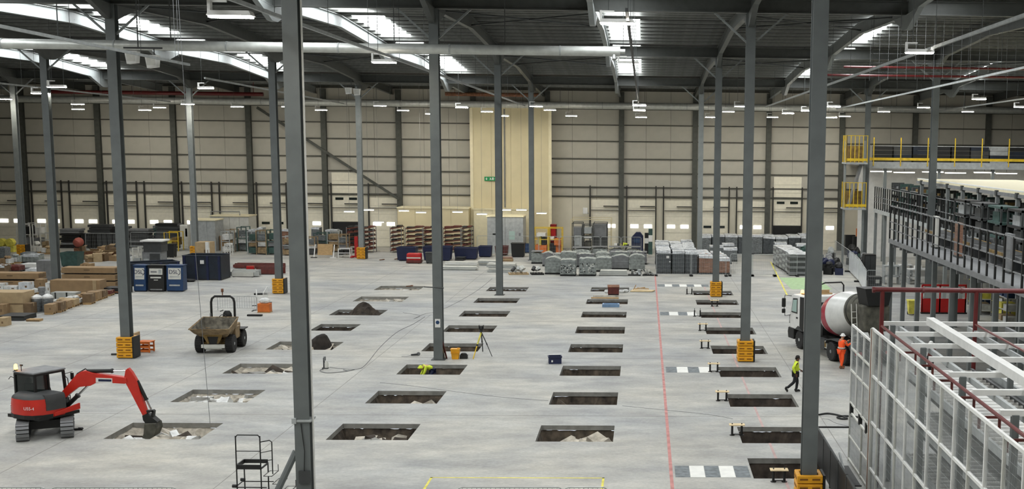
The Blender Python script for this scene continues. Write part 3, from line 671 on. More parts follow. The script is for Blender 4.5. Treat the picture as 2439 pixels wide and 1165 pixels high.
b2 = MB().lathe([(.06, cz1+.16), (.075, cz1+.2), (.06, cz1+.36), (.02, cz1+.4)], 10, Matrix.Translation((cx0+.05, cy0, 0))).obj('beacon', 'beacon', cb); b2['label'] = 'lit amber beacon'
cbp(MB().tube([(cx0+.35, cy0+.02, cz1+.1), (cx0+.35, cy0+.02, cz1+.38)], .015).box(cx0+.3, cy0, cz1+.34, cx0+.42, cy0+.05, cz1+.4), 'work_lamp', 'black')
# boom, dipper and bucket lie in one upright plane that crosses the pit
BY = 47.75
def PX2(pts): return [(lambda q: (q[0]-EX[0], q[1]))(atY(x, y, BY)) for x, y in pts]
yo = BY-EX[1]
MB().prism([(.15, .85), (.6, .8), (.62, 1.3), (.3, 1.5), (.1, 1.3)], yo-.2, yo+.2, 'y').box(-.1, yo-.3, .8, .4, yo+.3, 1.05).obj('swing_post', 'black', ex)
boom = MB().prism(PX2([(130, 956), (152, 930), (184, 892), (196, 884), (206, 882), (226, 888), (258, 892), (292, 897), (304, 899), (306, 910), (300, 913), (262, 911), (231, 911), (218, 918), (205, 919), (190, 921), (168, 938), (142, 962), (134, 964)]), yo-.13, yo+.13, 'y').obj('boom', 'digger_red', ex, bevel=.015)
arm = MB().prism(PX2([(301, 881), (307, 876), (316, 886), (326, 903), (330, 912), (336, 934), (352, 982), (350, 992), (344, 993), (330, 966), (314, 935), (301, 911), (298, 898)]), yo-.1, yo+.1, 'y').obj('dipper_arm', 'digger_red', ex, bevel=.012)
st = MB().prism(PX2([(232, 898.5), (271, 900), (271, 911), (232, 910)]), yo-.145, yo-.132, 'y').obj('sticker', 'white', boom)
MB().prism(PX2([(238, 901.5), (269, 902.5), (269, 907.5), (238, 907)]), yo-.148, yo-.144, 'y').obj('sticker_print', 'navy', st)
def ram(name, a, b, ra, rb, dy=0):
    (xa, za), (xb, zb) = PX2([a, b]); A, B = Vector((xa, yo+dy, za)), Vector((xb, yo+dy, zb)); mid = A.lerp(B, .62)
    o = MB().cyl(A, mid, ra, 10).cyl(mid-(B-A)*.02, mid+(B-A)*.02, ra*1.25, 10).obj(name, 'black', ex); MB().cyl(mid, B, rb, 8).obj('piston_rod', 'chrome', o); return o
ram('lift_ram', (142, 985), (212, 916), .085, .045)
ram('arm_ram', (208, 884), (303, 883), .075, .035); ram('bucket_ram', (327, 907), (362, 979), .065, .035)
MB().tube([(p[0], yo-.05, p[1]) for p in PX2([(145, 955), (186, 889), (205, 878), (214, 884)])], .025, 5).obj('hose', 'black', ex)
MB().prism(PX2([(350, 977), (366, 976), (369, 980), (352, 982)]), yo-.1, yo+.1, 'y').prism(PX2([(364, 977), (369, 978), (367, 995), (361, 994)]), yo-.1, yo+.1, 'y').obj('linkage', 'black', ex)
MB().prism(PX2([(343, 988), (352, 984), (366, 992), (379, 1003), (376, 1007), (352, 1008), (345, 999)]), yo-.18, yo+.18, 'y').obj('quick_hitch', 'black', ex)
MB().prism(PX2([(351, 1006), (378, 1005), (381, 1018), (374, 1036), (362, 1043), (344, 1046), (349, 1030)]), yo-.32, yo+.32, 'y').obj('bucket', 'mixer_dirty', ex, bevel=.02)
# ---- site dumper (local -y = forwards)
dm = thing('site_dumper', 'muddy site dumper with empty tipping skip facing the camera and black roll bar', 'dumper', (-23.2, 65.98, 0), math.radians(2))
for s in (-1, 1):
    wheel(dm, 'wheel', (s*.8, 0, .48), .48, .4, rim='litegrey', dish=.1); wheel(dm, 'wheel', (s*.78, 1.95, .48), .48, .4, rim='litegrey', dish=.1)
MB().box(-.35, -.3, .5, .35, 2.6, .72).box(-.7, -.12, .38, .7, .12, .58).box(-.7, 1.83, .38, .7, 2.07, .58).obj('chassis', 'dirt_yellow', dm)
MB().box(-.62, -.55, .32, .62, -.4, .5).cyl((-.45, -.42, .36), (.45, -.42, .36), .14, 10).obj('front_axle_guard', 'offwhite', dm)
# tipping skip: outer and inner shells
def sk(k, dz): return [[Vector(p) for p in r] for r in (
    [(-.62*k, -.15, .82+dz), (.62*k, -.15, .82+dz), (.62*k, .62*k, .82+dz), (-.62*k, .62*k, .82+dz)],
    [(-.92*k, -.68, 1.12+dz), (.92*k, -.68, 1.12+dz), (.86*k, .85*k, 1.25+dz), (-.86*k, .85*k, 1.25+dz)],
    [(-1.05*k, -1.12*k, 1.42), (1.05*k, -1.12*k, 1.42), (.95*k, .98*k, 1.78), (-.95*k, .98*k, 1.78)])]
m = MB(); o_, i_ = sk(1, 0), sk(.95, .06)
m.loft(o_, caps=False); m.add([p for p in o_[0]], [(3, 2, 1, 0)])
m.cur = 1; st = len(m.v); m.loft([list(reversed(r)) for r in i_], caps=False); m.add([p for p in i_[0]], [(0, 1, 2, 3)]); m.cur = 0
for j in range(4): m.add([o_[2][j], o_[2][(j+1) % 4], i_[2][(j+1) % 4], i_[2][j]], [(0, 1, 2, 3)])
m.obj('skip', ['dumper', 'dumper_in'], dm)
lip = o_[2]; MB().tube(lip, .035, 6, True).obj('skip_rim', 'dumper', dm)
MB().prism([(-.5, .95), (-.3, .55), (-.2, .55), (-.3, .95)], -.5, -.4, 'y').prism([(.5, .95), (.3, .55), (.2, .55), (.3, .95)], -.5, -.4, 'y').box(-.5, -.52, .93, .5, -.4, 1.08).obj('skip_cradle', 'dirt_yellow', dm)
MB().box(-.3, -.45, .5, .3, -.2, .92).obj('front_housing', 'black', dm)
MB().box(-.6, 1.0, .7, .6, 2.55, 1.3).obj('engine_cover', 'dumper', dm, bevel=.06); MB().box(.5, .75, .6, .85, 1.6, 1.25).obj('fender_box', 'dumper', dm, bevel=.04); MB().box(-.85, .75, .6, -.5, 1.6, 1.25).obj('fender_box', 'dumper', dm, bevel=.04)
for s in (-1, 1): MB().box(s*.8-.25, 1.5, 1.0, s*.8+.25, 2.4, 1.06).obj('mudguard', 'black', dm)
MB().tube([(-.63, 1.45, 1.2), (-.63, 1.45, 2.55), (-.58, 1.45, 2.75), (-.42, 1.45, 2.88), (.42, 1.45, 2.88), (.58, 1.45, 2.75), (.63, 1.45, 2.55), (.63, 1.45, 1.2)], .065, 8).obj('roll_bar', 'black', dm, smooth=True)
MB().cyl((0, 1.45, 2.92), (0, 1.45, 3.12), .03, 8).cyl((0, 1.45, 3.12), (0, 1.45, 3.3), .07, 10).obj('beacon', 'rust', dm)
MB().box(-.1, 1.3, 1.3, .35, 1.75, 1.45).blob((.15, 1.7, 1.75), (.26, .12, .34), 10, 6).obj('seat', 'black', dm, smooth=True)
MB().tube([(.12+.19*math.cos(a), .95+.06*math.sin(a), 1.75+.17*math.sin(a)) for a in [2*PI*i/12 for i in range(12)]], .02, 5, True).cyl((.12, .98, 1.72), (.12, 1.1, 1.3), .03, 6).obj('steering_wheel', 'black', dm)
MB().box(-.68, 1.3, 1.3, -.62, 1.6, 1.95).obj('side_guard', 'midgrey', dm)
# ================================================================== people
def skin(name, pts, edges, m, parent, sub=1, rootkey=None):
    keys = list(pts); me = bpy.data.meshes.new(name)
    me.from_pydata([pts[k][0] for k in keys], [(keys.index(a), keys.index(b)) for a, b in edges], [])
    o = bpy.data.objects.new(name, me); COL.objects.link(o); o.parent = parent; me.materials.append(M(m))
    md = o.modifiers.new('Skin', 'SKIN'); md.use_smooth_shade = True
    for i, k in enumerate(keys):
        r = pts[k][1]; me.skin_vertices[0].data[i].radius = r if isinstance(r, tuple) else (r, r)
        me.skin_vertices[0].data[i].use_root = (k == (rootkey or keys[0]))
    s = o.modifiers.new('Sub', 'SUBSURF'); s.levels = sub; s.render_levels = sub+1
    return o
def hand(parent, w, d, m, side):
    """palm, four fingers of unequal length and a thumb leaving the palm's side"""
    w, d = Vector(w), Vector(d).normalized(); u = d.cross(Vector((0, 1, .3))).normalized(); v = d.cross(u)
    h = MB().tube([w, w+d*.05, w+d*.095], [.026, .036, .03], 6)
    for i, ln in enumerate((.07, .085, .08, .06)):
        a = w+d*.085+u*(i-1.5)*.019; b = a+d*ln*.5; h.tube([a, b, b+d*ln*.42+v*.022], [.0095, .009, .007], 5)
    a = w+d*.03-u*.03*side; h.tube([a, a+d*.03-u*.03*side, a+d*.065-u*.035*side+v*.015], [.012, .011, .008], 5)
    return h.obj('hand', m, parent, smooth=True)
def person(label, loc, rz, J, jacket, legs, skin_m, hat, boots='black', stripe=None, scale=1.0):
    """J: joint positions, facing local +x, y to the left"""
    t = thing('person', label, 'person', loc, rz); t.scale = (scale,)*3
    P = {k: Vector(v) for k, v in J.items()}
    B = {'pelvis': (P['pelvis'], (.13, .11)), 'chest': (P['chest'], (.15, .12)), 'neck': (P['neck'], .06), 'head0': (P['head']-Vector((0, 0, .06)), .075), 'head': (P['head']+Vector((0, 0, .04)), .09)}
    E = [('pelvis', 'chest'), ('chest', 'neck'), ('neck', 'head0'), ('head0', 'head')]
    for s in 'lr':
        for a, b, r in (('chest', 'sh', .06), ('sh', 'el', .045), ('el', 'wr', .032), ('pelvis', 'hip', .085), ('hip', 'kn', .06), ('kn', 'an', .042)):
            B[b+s] = (P[b+s], r); E.append(((a if a in ('chest', 'pelvis') else a+s), b+s))
    body = skin('body', B, E, skin_m, t)
    jb = {'pelvis': (P['pelvis']+Vector((0, 0, .02)), (.175, .15)), 'waist': (P['pelvis'].lerp(P['chest'], .5), (.175, .145)), 'chest': (P['chest'], (.2, .155)), 'coll': (P['chest'].lerp(P['neck'], .7), .085)}
    je = [('pelvis', 'waist'), ('waist', 'chest'), ('chest', 'coll')]
    for s in 'lr':
        jb['sh'+s] = (P['sh'+s], .09); jb['el'+s] = (P['el'+s], .068); jb['wr'+s] = (P['wr'+s].lerp(P['el'+s], .08), .05); je += [('chest', 'sh'+s), ('sh'+s, 'el'+s), ('el'+s, 'wr'+s)]
    skin('jacket', jb, je, jacket, t)
    lb = {'pelvis': (P['pelvis']-Vector((0, 0, .03)), (.16, .14))}; le = []
    for s in 'lr':
        lb['hip'+s] = (P['hip'+s], .11); lb['kn'+s] = (P['kn'+s], .078); lb['an'+s] = (P['an'+s], .062); le += [('pelvis', 'hip'+s), ('hip'+s, 'kn'+s), ('kn'+s, 'an'+s)]
    skin('trousers', lb, le, legs, t)
    for s, sd in (('l', 1), ('r', -1)):
        a = P['an'+s]; f = P['toe'+s]; d = (f-a); d.z = 0; d = d.normalized() if d.length > .01 else Vector((1, 0, 0))
        MB().tube([a+Vector((0, 0, .06)), a-d*.05+Vector((0, 0, -.02)), a-d*.04+Vector((0, 0, -.05)), f.lerp(a, .35)+Vector((0, 0, .01)), f], [.055, .06, .055, .055, .035], 8).obj('boot', boots, t, smooth=True)
        hand(t, P['wr'+s], P['wr'+s]-P['el'+s], skin_m, sd)
    hd = P['head']; hx = Matrix.Translation(hd)
    MB().tube([hd+Vector((.075, 0, .0)), hd+Vector((.105, 0, -.03)), hd+Vector((.08, 0, -.045))], [.012, .018, .014], 6).obj('nose', skin_m, t, smooth=True)
    for s in (-1, 1):
        MB().blob(hd+Vector((-.01, s*.09, -.01)), (.022, .012, .032), 6, 5).obj('ear', skin_m, t, smooth=True)
        MB().blob(hd+Vector((.08, s*.032, .015)), (.008, .012, .007), 6, 4).obj('eye', 'black', t)
    MB().blob(hd+Vector((.082, 0, -.075)), (.01, .024, .006), 6, 4).obj('mouth', 'rust', t)
    if hat == 'hair':
        MB().lathe([(.085, .0), (.105, .03), (.1, .09), (.06, .135), (.01, .145)], 12, hx @ Matrix.Translation((-.015, 0, .0))).obj('hair', 'hair', t, smooth=True)
        MB().tube([hd+Vector((-.07, 0, .02)), hd+Vector((-.085, 0, -.06))], [.07, .05], 8).obj('hair_back', 'hair', t, smooth=True)
    else:
        MB().lathe([(.155, .055), (.15, .07), (.118, .075), (.112, .12), (.085, .165), (.03, .19), (.005, .19)], 14, hx @ Matrix.Translation((.01, 0, -.01))).obj('hard_hat', hat, t, smooth=True)
    if stripe:
        w = P['pelvis'].lerp(P['chest'], .35); MB().tube([w-Vector((0, 0, .025)), w+Vector((0, 0, .025))], [.198, .198], 14).obj('reflective_band', stripe, t)
    return t
stand = dict(pelvis=(0, 0, .95), chest=(0, 0, 1.32), neck=(.01, 0, 1.5), head=(.04, 0, 1.62), shl=(0, .2, 1.42), shr=(0, -.2, 1.42), ell=(-.05, .27, 1.14), elr=(-.05, -.27, 1.14), wrl=(.05, .26, .9), wrr=(.05, -.26, .9),
             hipl=(0, .1, .88), hipr=(0, -.1, .88), knl=(.03, .11, .5), knr=(.03, -.11, .5), anl=(0, .11, .1), anr=(0, -.11, .1), toel=(.17, .13, .035), toer=(.17, -.13, .035))
walk = dict(stand, pelvis=(0, 0, .93), chest=(.03, 0, 1.3), neck=(.06, 0, 1.47), head=(.1, 0, 1.585), shr=(.0, -.2, 1.4), elr=(-.2, -.26, 1.18), wrr=(-.07, -.26, .9), shl=(.05, .2, 1.4), ell=(.1, .25, 1.12), wrl=(.28, .2, 1.0),
            hipr=(-.02, -.1, .87), knr=(-.08, -.1, .5), anr=(-.42, -.1, .22), toer=(-.4, -.11, .05), hipl=(.02, .1, .87), knl=(.12, .1, .5), anl=(.08, .1, .1), toel=(.26, .11, .035))
person('person walking right in yellow hi-vis jacket, black trousers and dark hair', (7.15, 55.95, 0), math.radians(8), walk, 'hi_yellow', 'trousers', 'skin_dark', 'hair', scale=1.02)
reach = dict(stand, chest=(.02, 0, 1.32), shr=(.05, -.2, 1.43), elr=(.2, -.27, 1.2), wrr=(.42, -.22, 1.32), shl=(.05, .19, 1.43), ell=(.22, .24, 1.22), wrl=(.44, .14, 1.36), head=(.06, 0, 1.63), knl=(.05, .1, .5), anl=(.14, .12, .1), toel=(.31, .13, .035), anr=(-.06, -.1, .1), toer=(.1, -.16, .035))
person('person in orange hi-vis suit and white hard hat working at the mixer lorry', (10.3, 62.15, 0), math.radians(25), reach, 'hi_orange', 'hi_orange', 'skin', 'white', 'rust', 'offwhite', 1.02)
bend = dict(stand, pelvis=(-.25, 0, .92), chest=(.08, 0, 1.1), neck=(.24, 0, 1.06), head=(.35, 0, .98), shl=(.12, .2, 1.1), shr=(.12, -.2, 1.1), ell=(.2, .24, .82), elr=(.2, -.24, .82), wrl=(.34, .18, .62), wrr=(.34, -.18, .62),
            hipl=(-.24, .1, .86), hipr=(-.24, -.1, .86), knl=(-.05, .13, .48), knr=(-.05, -.13, .48), anl=(-.15, .13, .1), anr=(-.15, -.13, .1), toel=(.03, .15, .035), toer=(.03, -.15, .035))
person('person in yellow hi-vis bending down inside the pit before the survey tripod', (-10.95, 61.35, -.95), math.radians(200), bend, 'hi_yellow', 'navy', 'skin', 'hi_yellow', scale=1.0)
person('person in white hard hat and dark red top among the white roller conveyors', (14.55, 60.2, 0), math.radians(200), stand, 'rack_red', 'trousers', 'skin_dark', 'white')
person('tiny far person in yellow hi-vis bending left of the navy kiosk', (-1.95, 127.6, 0), math.radians(180), bend, 'hi_yellow', 'trousers', 'skin', 'hair')
# ================================================================== loose things on the open floor
# ---- anchor-bolt templates beside the right-hand pits
TB = [((1755, 1037), 1, 'left of the second-nearest right-hand pit'), ((1720, 955), 1, 'left of the pit with the walking person beyond it'), ((1700, 886), 1, 'at the end of the white and grey crossing blocks'),
      ((1679, 830), 1, 'left of the pit with the mid-row yellow guard'), ((1674, 788), 1, 'just beyond the mid-row yellow guard, pale-topped'), ((1661, 754), 0, 'without a board, at the third crossing strip'),
      ((1642, 701), 0, 'without a board, left of the farthest yellow guard'), ((1702, 730), 1, 'in front of the farthest yellow guard'), ((1855, 1148), 1, 'in front of the nearest right-hand pit')]
for (px, py), bd, where in TB:
    x, y = at(px, py)
    if in_pit(x, y) or in_pit(x-.3, y): y -= .25
    t = thing('bolt_template', 'black anchor-bolt stand '+('with plywood board ' if bd else '')+where, 'bolt stand', (x, y, 0), 0, 'anchor-bolt stands by the pits')
    for s in (-1, 1):
        MB().cyl((s*.19, 0, .02), (s*.19, 0, .42), .045, 8).cyl((s*.19, 0, 0), (s*.19, 0, .025), .1, 10).obj('leg', 'black', t)
        if not bd: MB().cyl((s*.19, 0, .42), (s*.19, 0, .56), .018, 6).obj('bolt', 'steel_dark', t)
    if bd: MB().box(-.31, -.17, .42, .31, .17, .45).obj('board', 'ply', t)
    for s in (-1, 1):
        if bd: MB().cyl((s*.19, 0, .45), (s*.19, 0, .5), .022, 6).obj('bolt', 'steel_dark', t)
    MB().box(-.2, -.02, .03, .2, .02, .06).obj('tie_bar', 'black', t)
# ---- things by the middle column
x, y = at(1085, 855)
t = thing('bucket', 'yellow plastic lidded box standing beside the middle column', 'box', (x, y, 0))
MB().loft([[Vector((sx*a, sy*b, z)) for sx, sy in ((-1, -1), (1, -1), (1, 1), (-1, 1))] for a, b, z in ((.17, .14, 0), (.21, .18, .36), (.22, .19, .38), (.22, .19, .5))]).obj('body', 'yellow', t)
MB().box(-.24, -.2, .5, .24, .2, .56).box(.1, -.05, .56, .22, .05, .6).obj('lid', 'yellow', t)
MB().box(-.23, -.21, .33, .23, .21, .36).obj('rim', 'yellow', t)
tag(MB().box(-.2, -.14, 0, .2, .14, .2).blob((0, 0, .22), (.18, .12, .1), 8, 5).obj('tool_bag', 'black', None, (x+.42, y+.15, 0)), 'black tool bag behind the yellow plastic box', 'bag')
for k, (a, m) in enumerate(((.0, 'card_lite'), (.14, 'rack_red'))):
    tag(MB().beam((x-.62+a, y+.18-.1*k, 0.01), (x-.82+a, y-.0-.1*k, 1.15-.2*k), .1, .05).obj('leaning_board', m), ('pale', 'dark red')[k]+' board leaning on the middle column', 'board')
t = thing('survey_tripod', 'yellow survey tripod with black levelling instrument on top', 'tripod', (*at(1147, 851), 0))
hd = Vector((0, 0, 1.42)); feet = [at(1127, 856), at(1172, 850), at(1150, 838)]
for k, (fx, fy) in enumerate(feet):
    f = Vector((fx-t.location.x, fy-t.location.y, .02)); mid = hd.lerp(f, .5); nm = 'yelpaint' if k == 0 else 'steel_dark'
    lg = MB().beam(hd+Vector((0, 0, -.05)), mid, .07, .05).obj('leg', nm, t); MB().beam(mid, f, .05, .035).obj('lower_leg', 'yrail' if k == 0 else 'black', lg); MB().beam(mid.lerp(f, -.05), mid.lerp(f, .08), .085, .06).obj('clamp', 'black', lg)
MB().lathe([(.12, 1.38), (.13, 1.42), (.08, 1.46)], 10).obj('head_plate', 'black', t)
ins = MB().box(-.09, -.07, 1.46, .09, .07, 1.7).box(-.13, -.05, 1.52, -.09, .05, 1.75).box(.09, -.05, 1.52, .13, .05, 1.75).obj('instrument', 'black', t, bevel=.015); MB().cyl((0, -.14, 1.62), (0, .14, 1.62), .045, 10).obj('telescope', 'darkgrey', ins)
x, y = at(1321, 867); t = thing('crate', 'dark blue plastic crate alone on the floor', 'crate', (x, y+.2, 0), .15)
MB().box(-.33, -.22, 0, .33, -.19, .36).box(-.33, .19, 0, .33, .22, .36).box(-.33, -.19, 0, -.3, .19, .36).box(.3, -.19, 0, .33, .19, .36).box(-.3, -.19, 0, .3, .19, .03).obj('tub', 'navy', t)
MB().box(-.36, -.25, .33, .36, -.21, .4).box(-.36, .21, .33, .36, .25, .4).box(-.36, -.21, .33, -.31, .21, .4).box(.31, -.21, .33, .36, .21, .4).obj('rim', 'navy', t); MB().box(-.2, -.235, .1, -.12, -.215, .2).obj('sticker', 'white', t)
x, y = at(775, 878); t = thing('core_drill', 'small grey wet core drill stand with white bottle on the floor', 'drill', (x, y, 0))
MB().box(-.15, -.1, 0, .15, .1, .05).box(-.1, -.03, .05, -.03, .03, .55).obj('stand', 'darkgrey', t); MB().lathe([(.1, .05), (.1, .28), (.05, .36), (.04, .4)], 10, Matrix.Translation((.06, 0, 0))).obj('bottle', 'offwhite', t, smooth=True); MB().cyl((-.02, 0, .42), (-.02, 0, .62), .06, 8).obj('motor', 'midgrey', t)
def cable(name, label, pix, r, m, closed=False, z=None):
    P = [Vector((*at(*p), (z or r)+.002)) for p in pix]; out = []
    n = len(P)
    for i in range(n-1):
        p0, p1, p2, p3 = P[max(0, i-1)], P[i], P[i+1], P[min(n-1, i+2)]
        for k in range(5):
            s = k/5; out.append(.5*((2*p1)+(p2-p0)*s+(2*p0-5*p1+4*p2-p3)*s*s+(3*p1-p0-3*p2+p3)*s**3))
    out.append(P[-1])
    return tag(MB().tube(out, r, 5).obj(name, m), label, 'cable')
cable('hose', 'thin grey hose looping over the floor from the core drill', [(785, 875), (805, 878), (850, 880), (872, 868), (905, 828), (945, 792), (985, 772), (1012, 755)], .012, 'midgrey')
cable('hose', 'small loop of thin grey hose by the core drill', [(770, 880), (762, 884), (780, 889), (820, 886), (845, 881), (830, 884), (818, 882)], .018, 'midgrey')
cable('cable', 'thin dark cable crossing the floor behind the middle column', [(960, 745), (1000, 752), (985, 760), (1012, 748), (1042, 742), (1090, 720), (1140, 690), (1172, 664)], .01, 'midgrey')
cable('cable', 'faint grey cable running right across the floor in front of the pits', [(905, 912), (985, 920), (1090, 934), (1200, 947), (1290, 954), (1306, 955)], .007, 'midgrey')
cable('cable', 'faint grey cable right of the long row of pits', [(1482, 967), (1560, 975), (1680, 987), (1745, 998)], .007, 'midgrey')
cable('cable', 'thick black cable with a coil beside the nearest right-hand column', [(1950, 990), (1970, 987), (1992, 990), (2010, 995), (2018, 999), (2005, 1000), (1994, 996), (2010, 993), (2045, 996), (2068, 1005)], .04, 'black')
cable('cable', 'thin grey cable beside the coiled black one', [(1958, 998), (1975, 1000), (1990, 1008), (2030, 1018)], .007, 'midgrey')
# ---- C-row odds and ends
x, y = at(1461, 703); t = thing('shutter_box', 'dark red wooden box with sloping lid at the farthest middle pit', 'box', (x, y, 0), .05)
MB().box(-.42, -.3, .1, .42, .3, .62).obj('body', 'rack_red', t); MB().add([(-.45, -.33, .62), (.45, -.33, .62), (.45, .33, .72), (-.45, .33, .72), (-.45, -.33, .66), (.45, -.33, .66), (.45, .33, .76), (-.45, .33, .76)], [(0, 3, 2, 1), (4, 5, 6, 7), (0, 1, 5, 4), (1, 2, 6, 5), (2, 3, 7, 6), (3, 0, 4, 7)]).obj('lid', 'rust', t); MB().box(-.4, -.34, 0, .4, .3, .1).obj('skid', 'black', t)
for k, (a, b, yy, m) in enumerate(((1413, 1474, 706.5, 'rubble'), (1408, 1474, 711, 'wood'))):
    (xa, ya), (xb, _) = at(a, yy), at(b, yy)
    tag(MB().box(xa, -.1, 0, xb, .1, .09).obj('timber', m, None, (0, ya, .001)), ('grey', 'pale')[k]+' timber lying between the two farthest middle pits', 'timber')
for k, (px, py) in enumerate(((1446, 697), (1480, 697), (1490, 696))):
    x, y = at(px, py); tag(MB().blob((0, 0, .12), (.25, .2, .14), 8, 5, .15).obj('plastic_bag', 'plastic', None, (x, y-.2, 0)), ('left', 'middle', 'right')[k]+' white bag beside the dark red box', 'bag')
x, y = at(1530, 696); t = thing('plywood_sheet', 'plywood sheet with offcuts lying right of the farthest middle pit', 'board', (x, y+.6, 0))
MB().add([(-.95, -.6, .02), (.75, -.6, .02), (1.0, .1, .02), (-.7, .6, .02), (-.95, -.6, .1), (.75, -.6, .1), (1.0, .1, .1), (-.7, .6, .1)], [(0, 3, 2, 1), (4, 5, 6, 7), (0, 1, 5, 4), (1, 2, 6, 5), (2, 3, 7, 6), (3, 0, 4, 7)]).obj('sheet', 'ply', t)
for a, b in (((-.6, -.2, .2), (.2, .0, .3)), ((-.4, .1, .25), (.5, -.1, .2)), ((-.7, 0, .12), (-.5, 0, .5))): MB().beam(a, b, .12, .06).obj('offcut', 'wood', t)
x, y = at(1455, 730); t = thing('tray', 'pale blue plastic tray at the edge of a middle pit', 'tray', (x, y-.05, 0))
for b in ((-.6, -.4, 0, .6, .4, .04), (-.6, -.4, .04, .6, -.28, .2), (-.6, .28, .04, .6, .4, .2), (-.6, -.28, .04, -.48, .28, .2), (.48, -.28, .04, .6, .28, .2)): MB().box(*b).obj('side' if b[5] > .1 else 'base', 'steel_blue' if 'steel_blue' in MATS else mat('steel_blue', '6d8aa8', rough=.5), t)
x, y = at(988, 848); t = thing('hand_tool', 'small dark power tool on the floor left of the middle column', 'tool', (x, y, 0), .4)
MB().tube([(-.2, 0, .07), (.15, 0, .08)], [.05, .06], 8).obj('body', 'darkgrey', t); MB().lathe([(.1, -.01), (.1, .01)], 12, Matrix.Translation((.2, 0, .1)) @ Matrix.Rotation(PI/2, 4, 'X')).obj('disc', 'midgrey', t); MB().tube([(-.2, 0, .05), (-.45, -.1, .012), (-.7, .05, .012)], .01, 4).obj('cord', 'midgrey', t)
for k, (px, py) in enumerate(((178, 1026), (975, 683), (910, 620), (945, 618), (735, 648))):
    x, y = at(px, py); tag(MB().beam((-.25, 0, .04), (.25, .12, .05), .1, .07).blob((.2, .1, .07), (.12, .08, .05), 6, 4, .2).obj('scrap', 'black' if k == 0 else 'rust', None, (x, y, 0), .3*k), ['dark offcut on the floor between excavator and pit', 'small reddish offcut by the farthest left pits', 'left dark runner left of the blue bins', 'right dark runner left of the blue bins', 'offcut on the far floor behind the nearest column'][k], 'scrap')
# ---- broken concrete in the left pits
for pit, nb, m in (('A0', 20, 'plastic'), ('A1', 18, 'plastic'), ('A2', 16, 'plastic'), ('A3', 6, 'rubble'), ('A6', 6, 'rubble'), ('A7', 6, 'plastic'), ('B0', 13, 'rubble'), ('B1', 10, 'rubble'), ('C0', 13, 'rubble'), ('C1', 4, 'soil')):
    p = [q for q in PITS if q[4] == pit][0]; rq = random.Random(pit)
    nth = ['nearest', 'second nearest', 'third nearest', 'fourth nearest', '', '', 'second farthest', 'farthest'][int(pit[1])]
    where = '%s pit of the %s' % (nth, {'A': 'left-hand row', 'B': 'second row', 'C': 'middle row'}[pit[0]])
    for i in range(nb):
        x = rq.uniform(p[0]+.5, p[1]-.5); y = rq.uniform(p[2]+.5, p[3]-.4); z = -.36 if pit[0] == 'A' else rq.uniform(-.75, -.5)
        a, b, c = rq.uniform(.2, .6), rq.uniform(.15, .4), rq.uniform(.04, .16)
        o = MB().add([(sx*a*rq.uniform(.7, 1.1), sy*b*rq.uniform(.7, 1.1), sz*c) for sz in (-1, 1) for sx, sy in ((-1, -1), (1, -1), (1, 1), (-1, 1))], [(0, 3, 2, 1), (4, 5, 6, 7), (0, 1, 5, 4), (1, 2, 6, 5), (2, 3, 7, 6), (3, 0, 4, 7)]).obj('broken_slab', rq.choice((m, m, 'rubble', 'slab_edge', 'soil_dark')), None, (x, y, z))
        o.rotation_euler = (rq.uniform(-.5, .5), rq.uniform(-.5, .5), rq.uniform(0, 3)); tag(o, 'broken concrete and sheeting lying in the '+where, 'rubble', 'broken concrete in the '+where)
x, y = at(752, 824)
o = MB().loft([[Vector((a*math.cos(2*PI*i/12)+dx, b*math.sin(2*PI*i/12), z)) for i in range(12)] for a, b, z, dx in ((.85, .6, -.6, 0), (.75, .5, -.2, -.05), (.55, .38, .15, .0), (.3, .25, .42, .1), (.1, .1, .52, .16))]).obj('soil_heap', mat('wet_soil', '2c2722', rough=.9, var=.35, scale=3, bump=.5), None, (x, y+1.0, 0)); tag(o, 'pointed dark heap of soil rising from a left pit behind the nearest column', 'heap')
# ---- orange crate by the left guard
x, y = at(349, 838); t = thing('crate', 'orange slatted crate beside the yellow guard left of the dumper', 'crate', (x, y, 0), -.1)
for sx in (-.3, .3):
    for sy in (-.25, .25): MB().box(sx-.03, sy-.03, 0, sx+.03, sy+.03, .58).obj('corner_post', 'orange', t)
for z in (.08, .3, .52):
    MB().box(-.33, -.29, z-.05, .33, -.26, z+.05).obj('slat', 'orange', t); MB().box(-.33, .26, z-.05, .33, .29, z+.05).obj('slat', 'orange', t); MB().box(-.34, -.26, z-.05, -.31, .26, z+.05).obj('slat', 'orange', t)
MB().box(-.36, -.31, .56, .36, .31, .6).obj('lid', 'orange', t)
tag(MB().box(-.06, -.35, 0, .06, .35, 1.05).obj('leaning_board', 'card_lite', None, (x-.55, y+.1, 0)), 'narrow pale board between the yellow guard and the orange crate', 'board')
tag(MB().beam((-.5, 0, .05), (.5, .1, .05), .12, .08).obj('offcut_bar', 'darkgrey', None, (*at(288, 846), 0)), 'dark bar on the floor left of the yellow guard', 'bar')
# ---- crowd barriers
def barrier(label, xa, ya, xb, yb, h=1.05, bars=12, m='galv', foot=None, group='steel crowd barriers'):
    A, B = Vector((xa, ya, 0)), Vector((xb, yb, 0)); L = (B-A).length; rz = math.atan2(yb-ya, xb-xa)
    t = thing('crowd_barrier', label, 'barrier', A, rz, group)
    MB().tube([(0, 0, .05), (0, 0, h-.12), (.04, 0, h-.03), (.12, 0, h), (L-.12, 0, h), (L-.04, 0, h-.03), (L, 0, h-.12), (L, 0, .05)], .021, 6).obj('frame', m, t)
    MB().tube([(0, 0, .2), (L, 0, .2)], .016, 5).obj('bottom_rail', m, t)
    for i in range(1, bars): MB().tube([(L*i/bars, 0, .2), (L*i/bars, 0, h-.01)], .009, 4).obj('bar', m, t)
    for xx in (.25, L-.25): MB().box(xx-.03, -.3, 0, xx+.03, .3, .05).obj('foot', 'steel_dark', t)
    return t
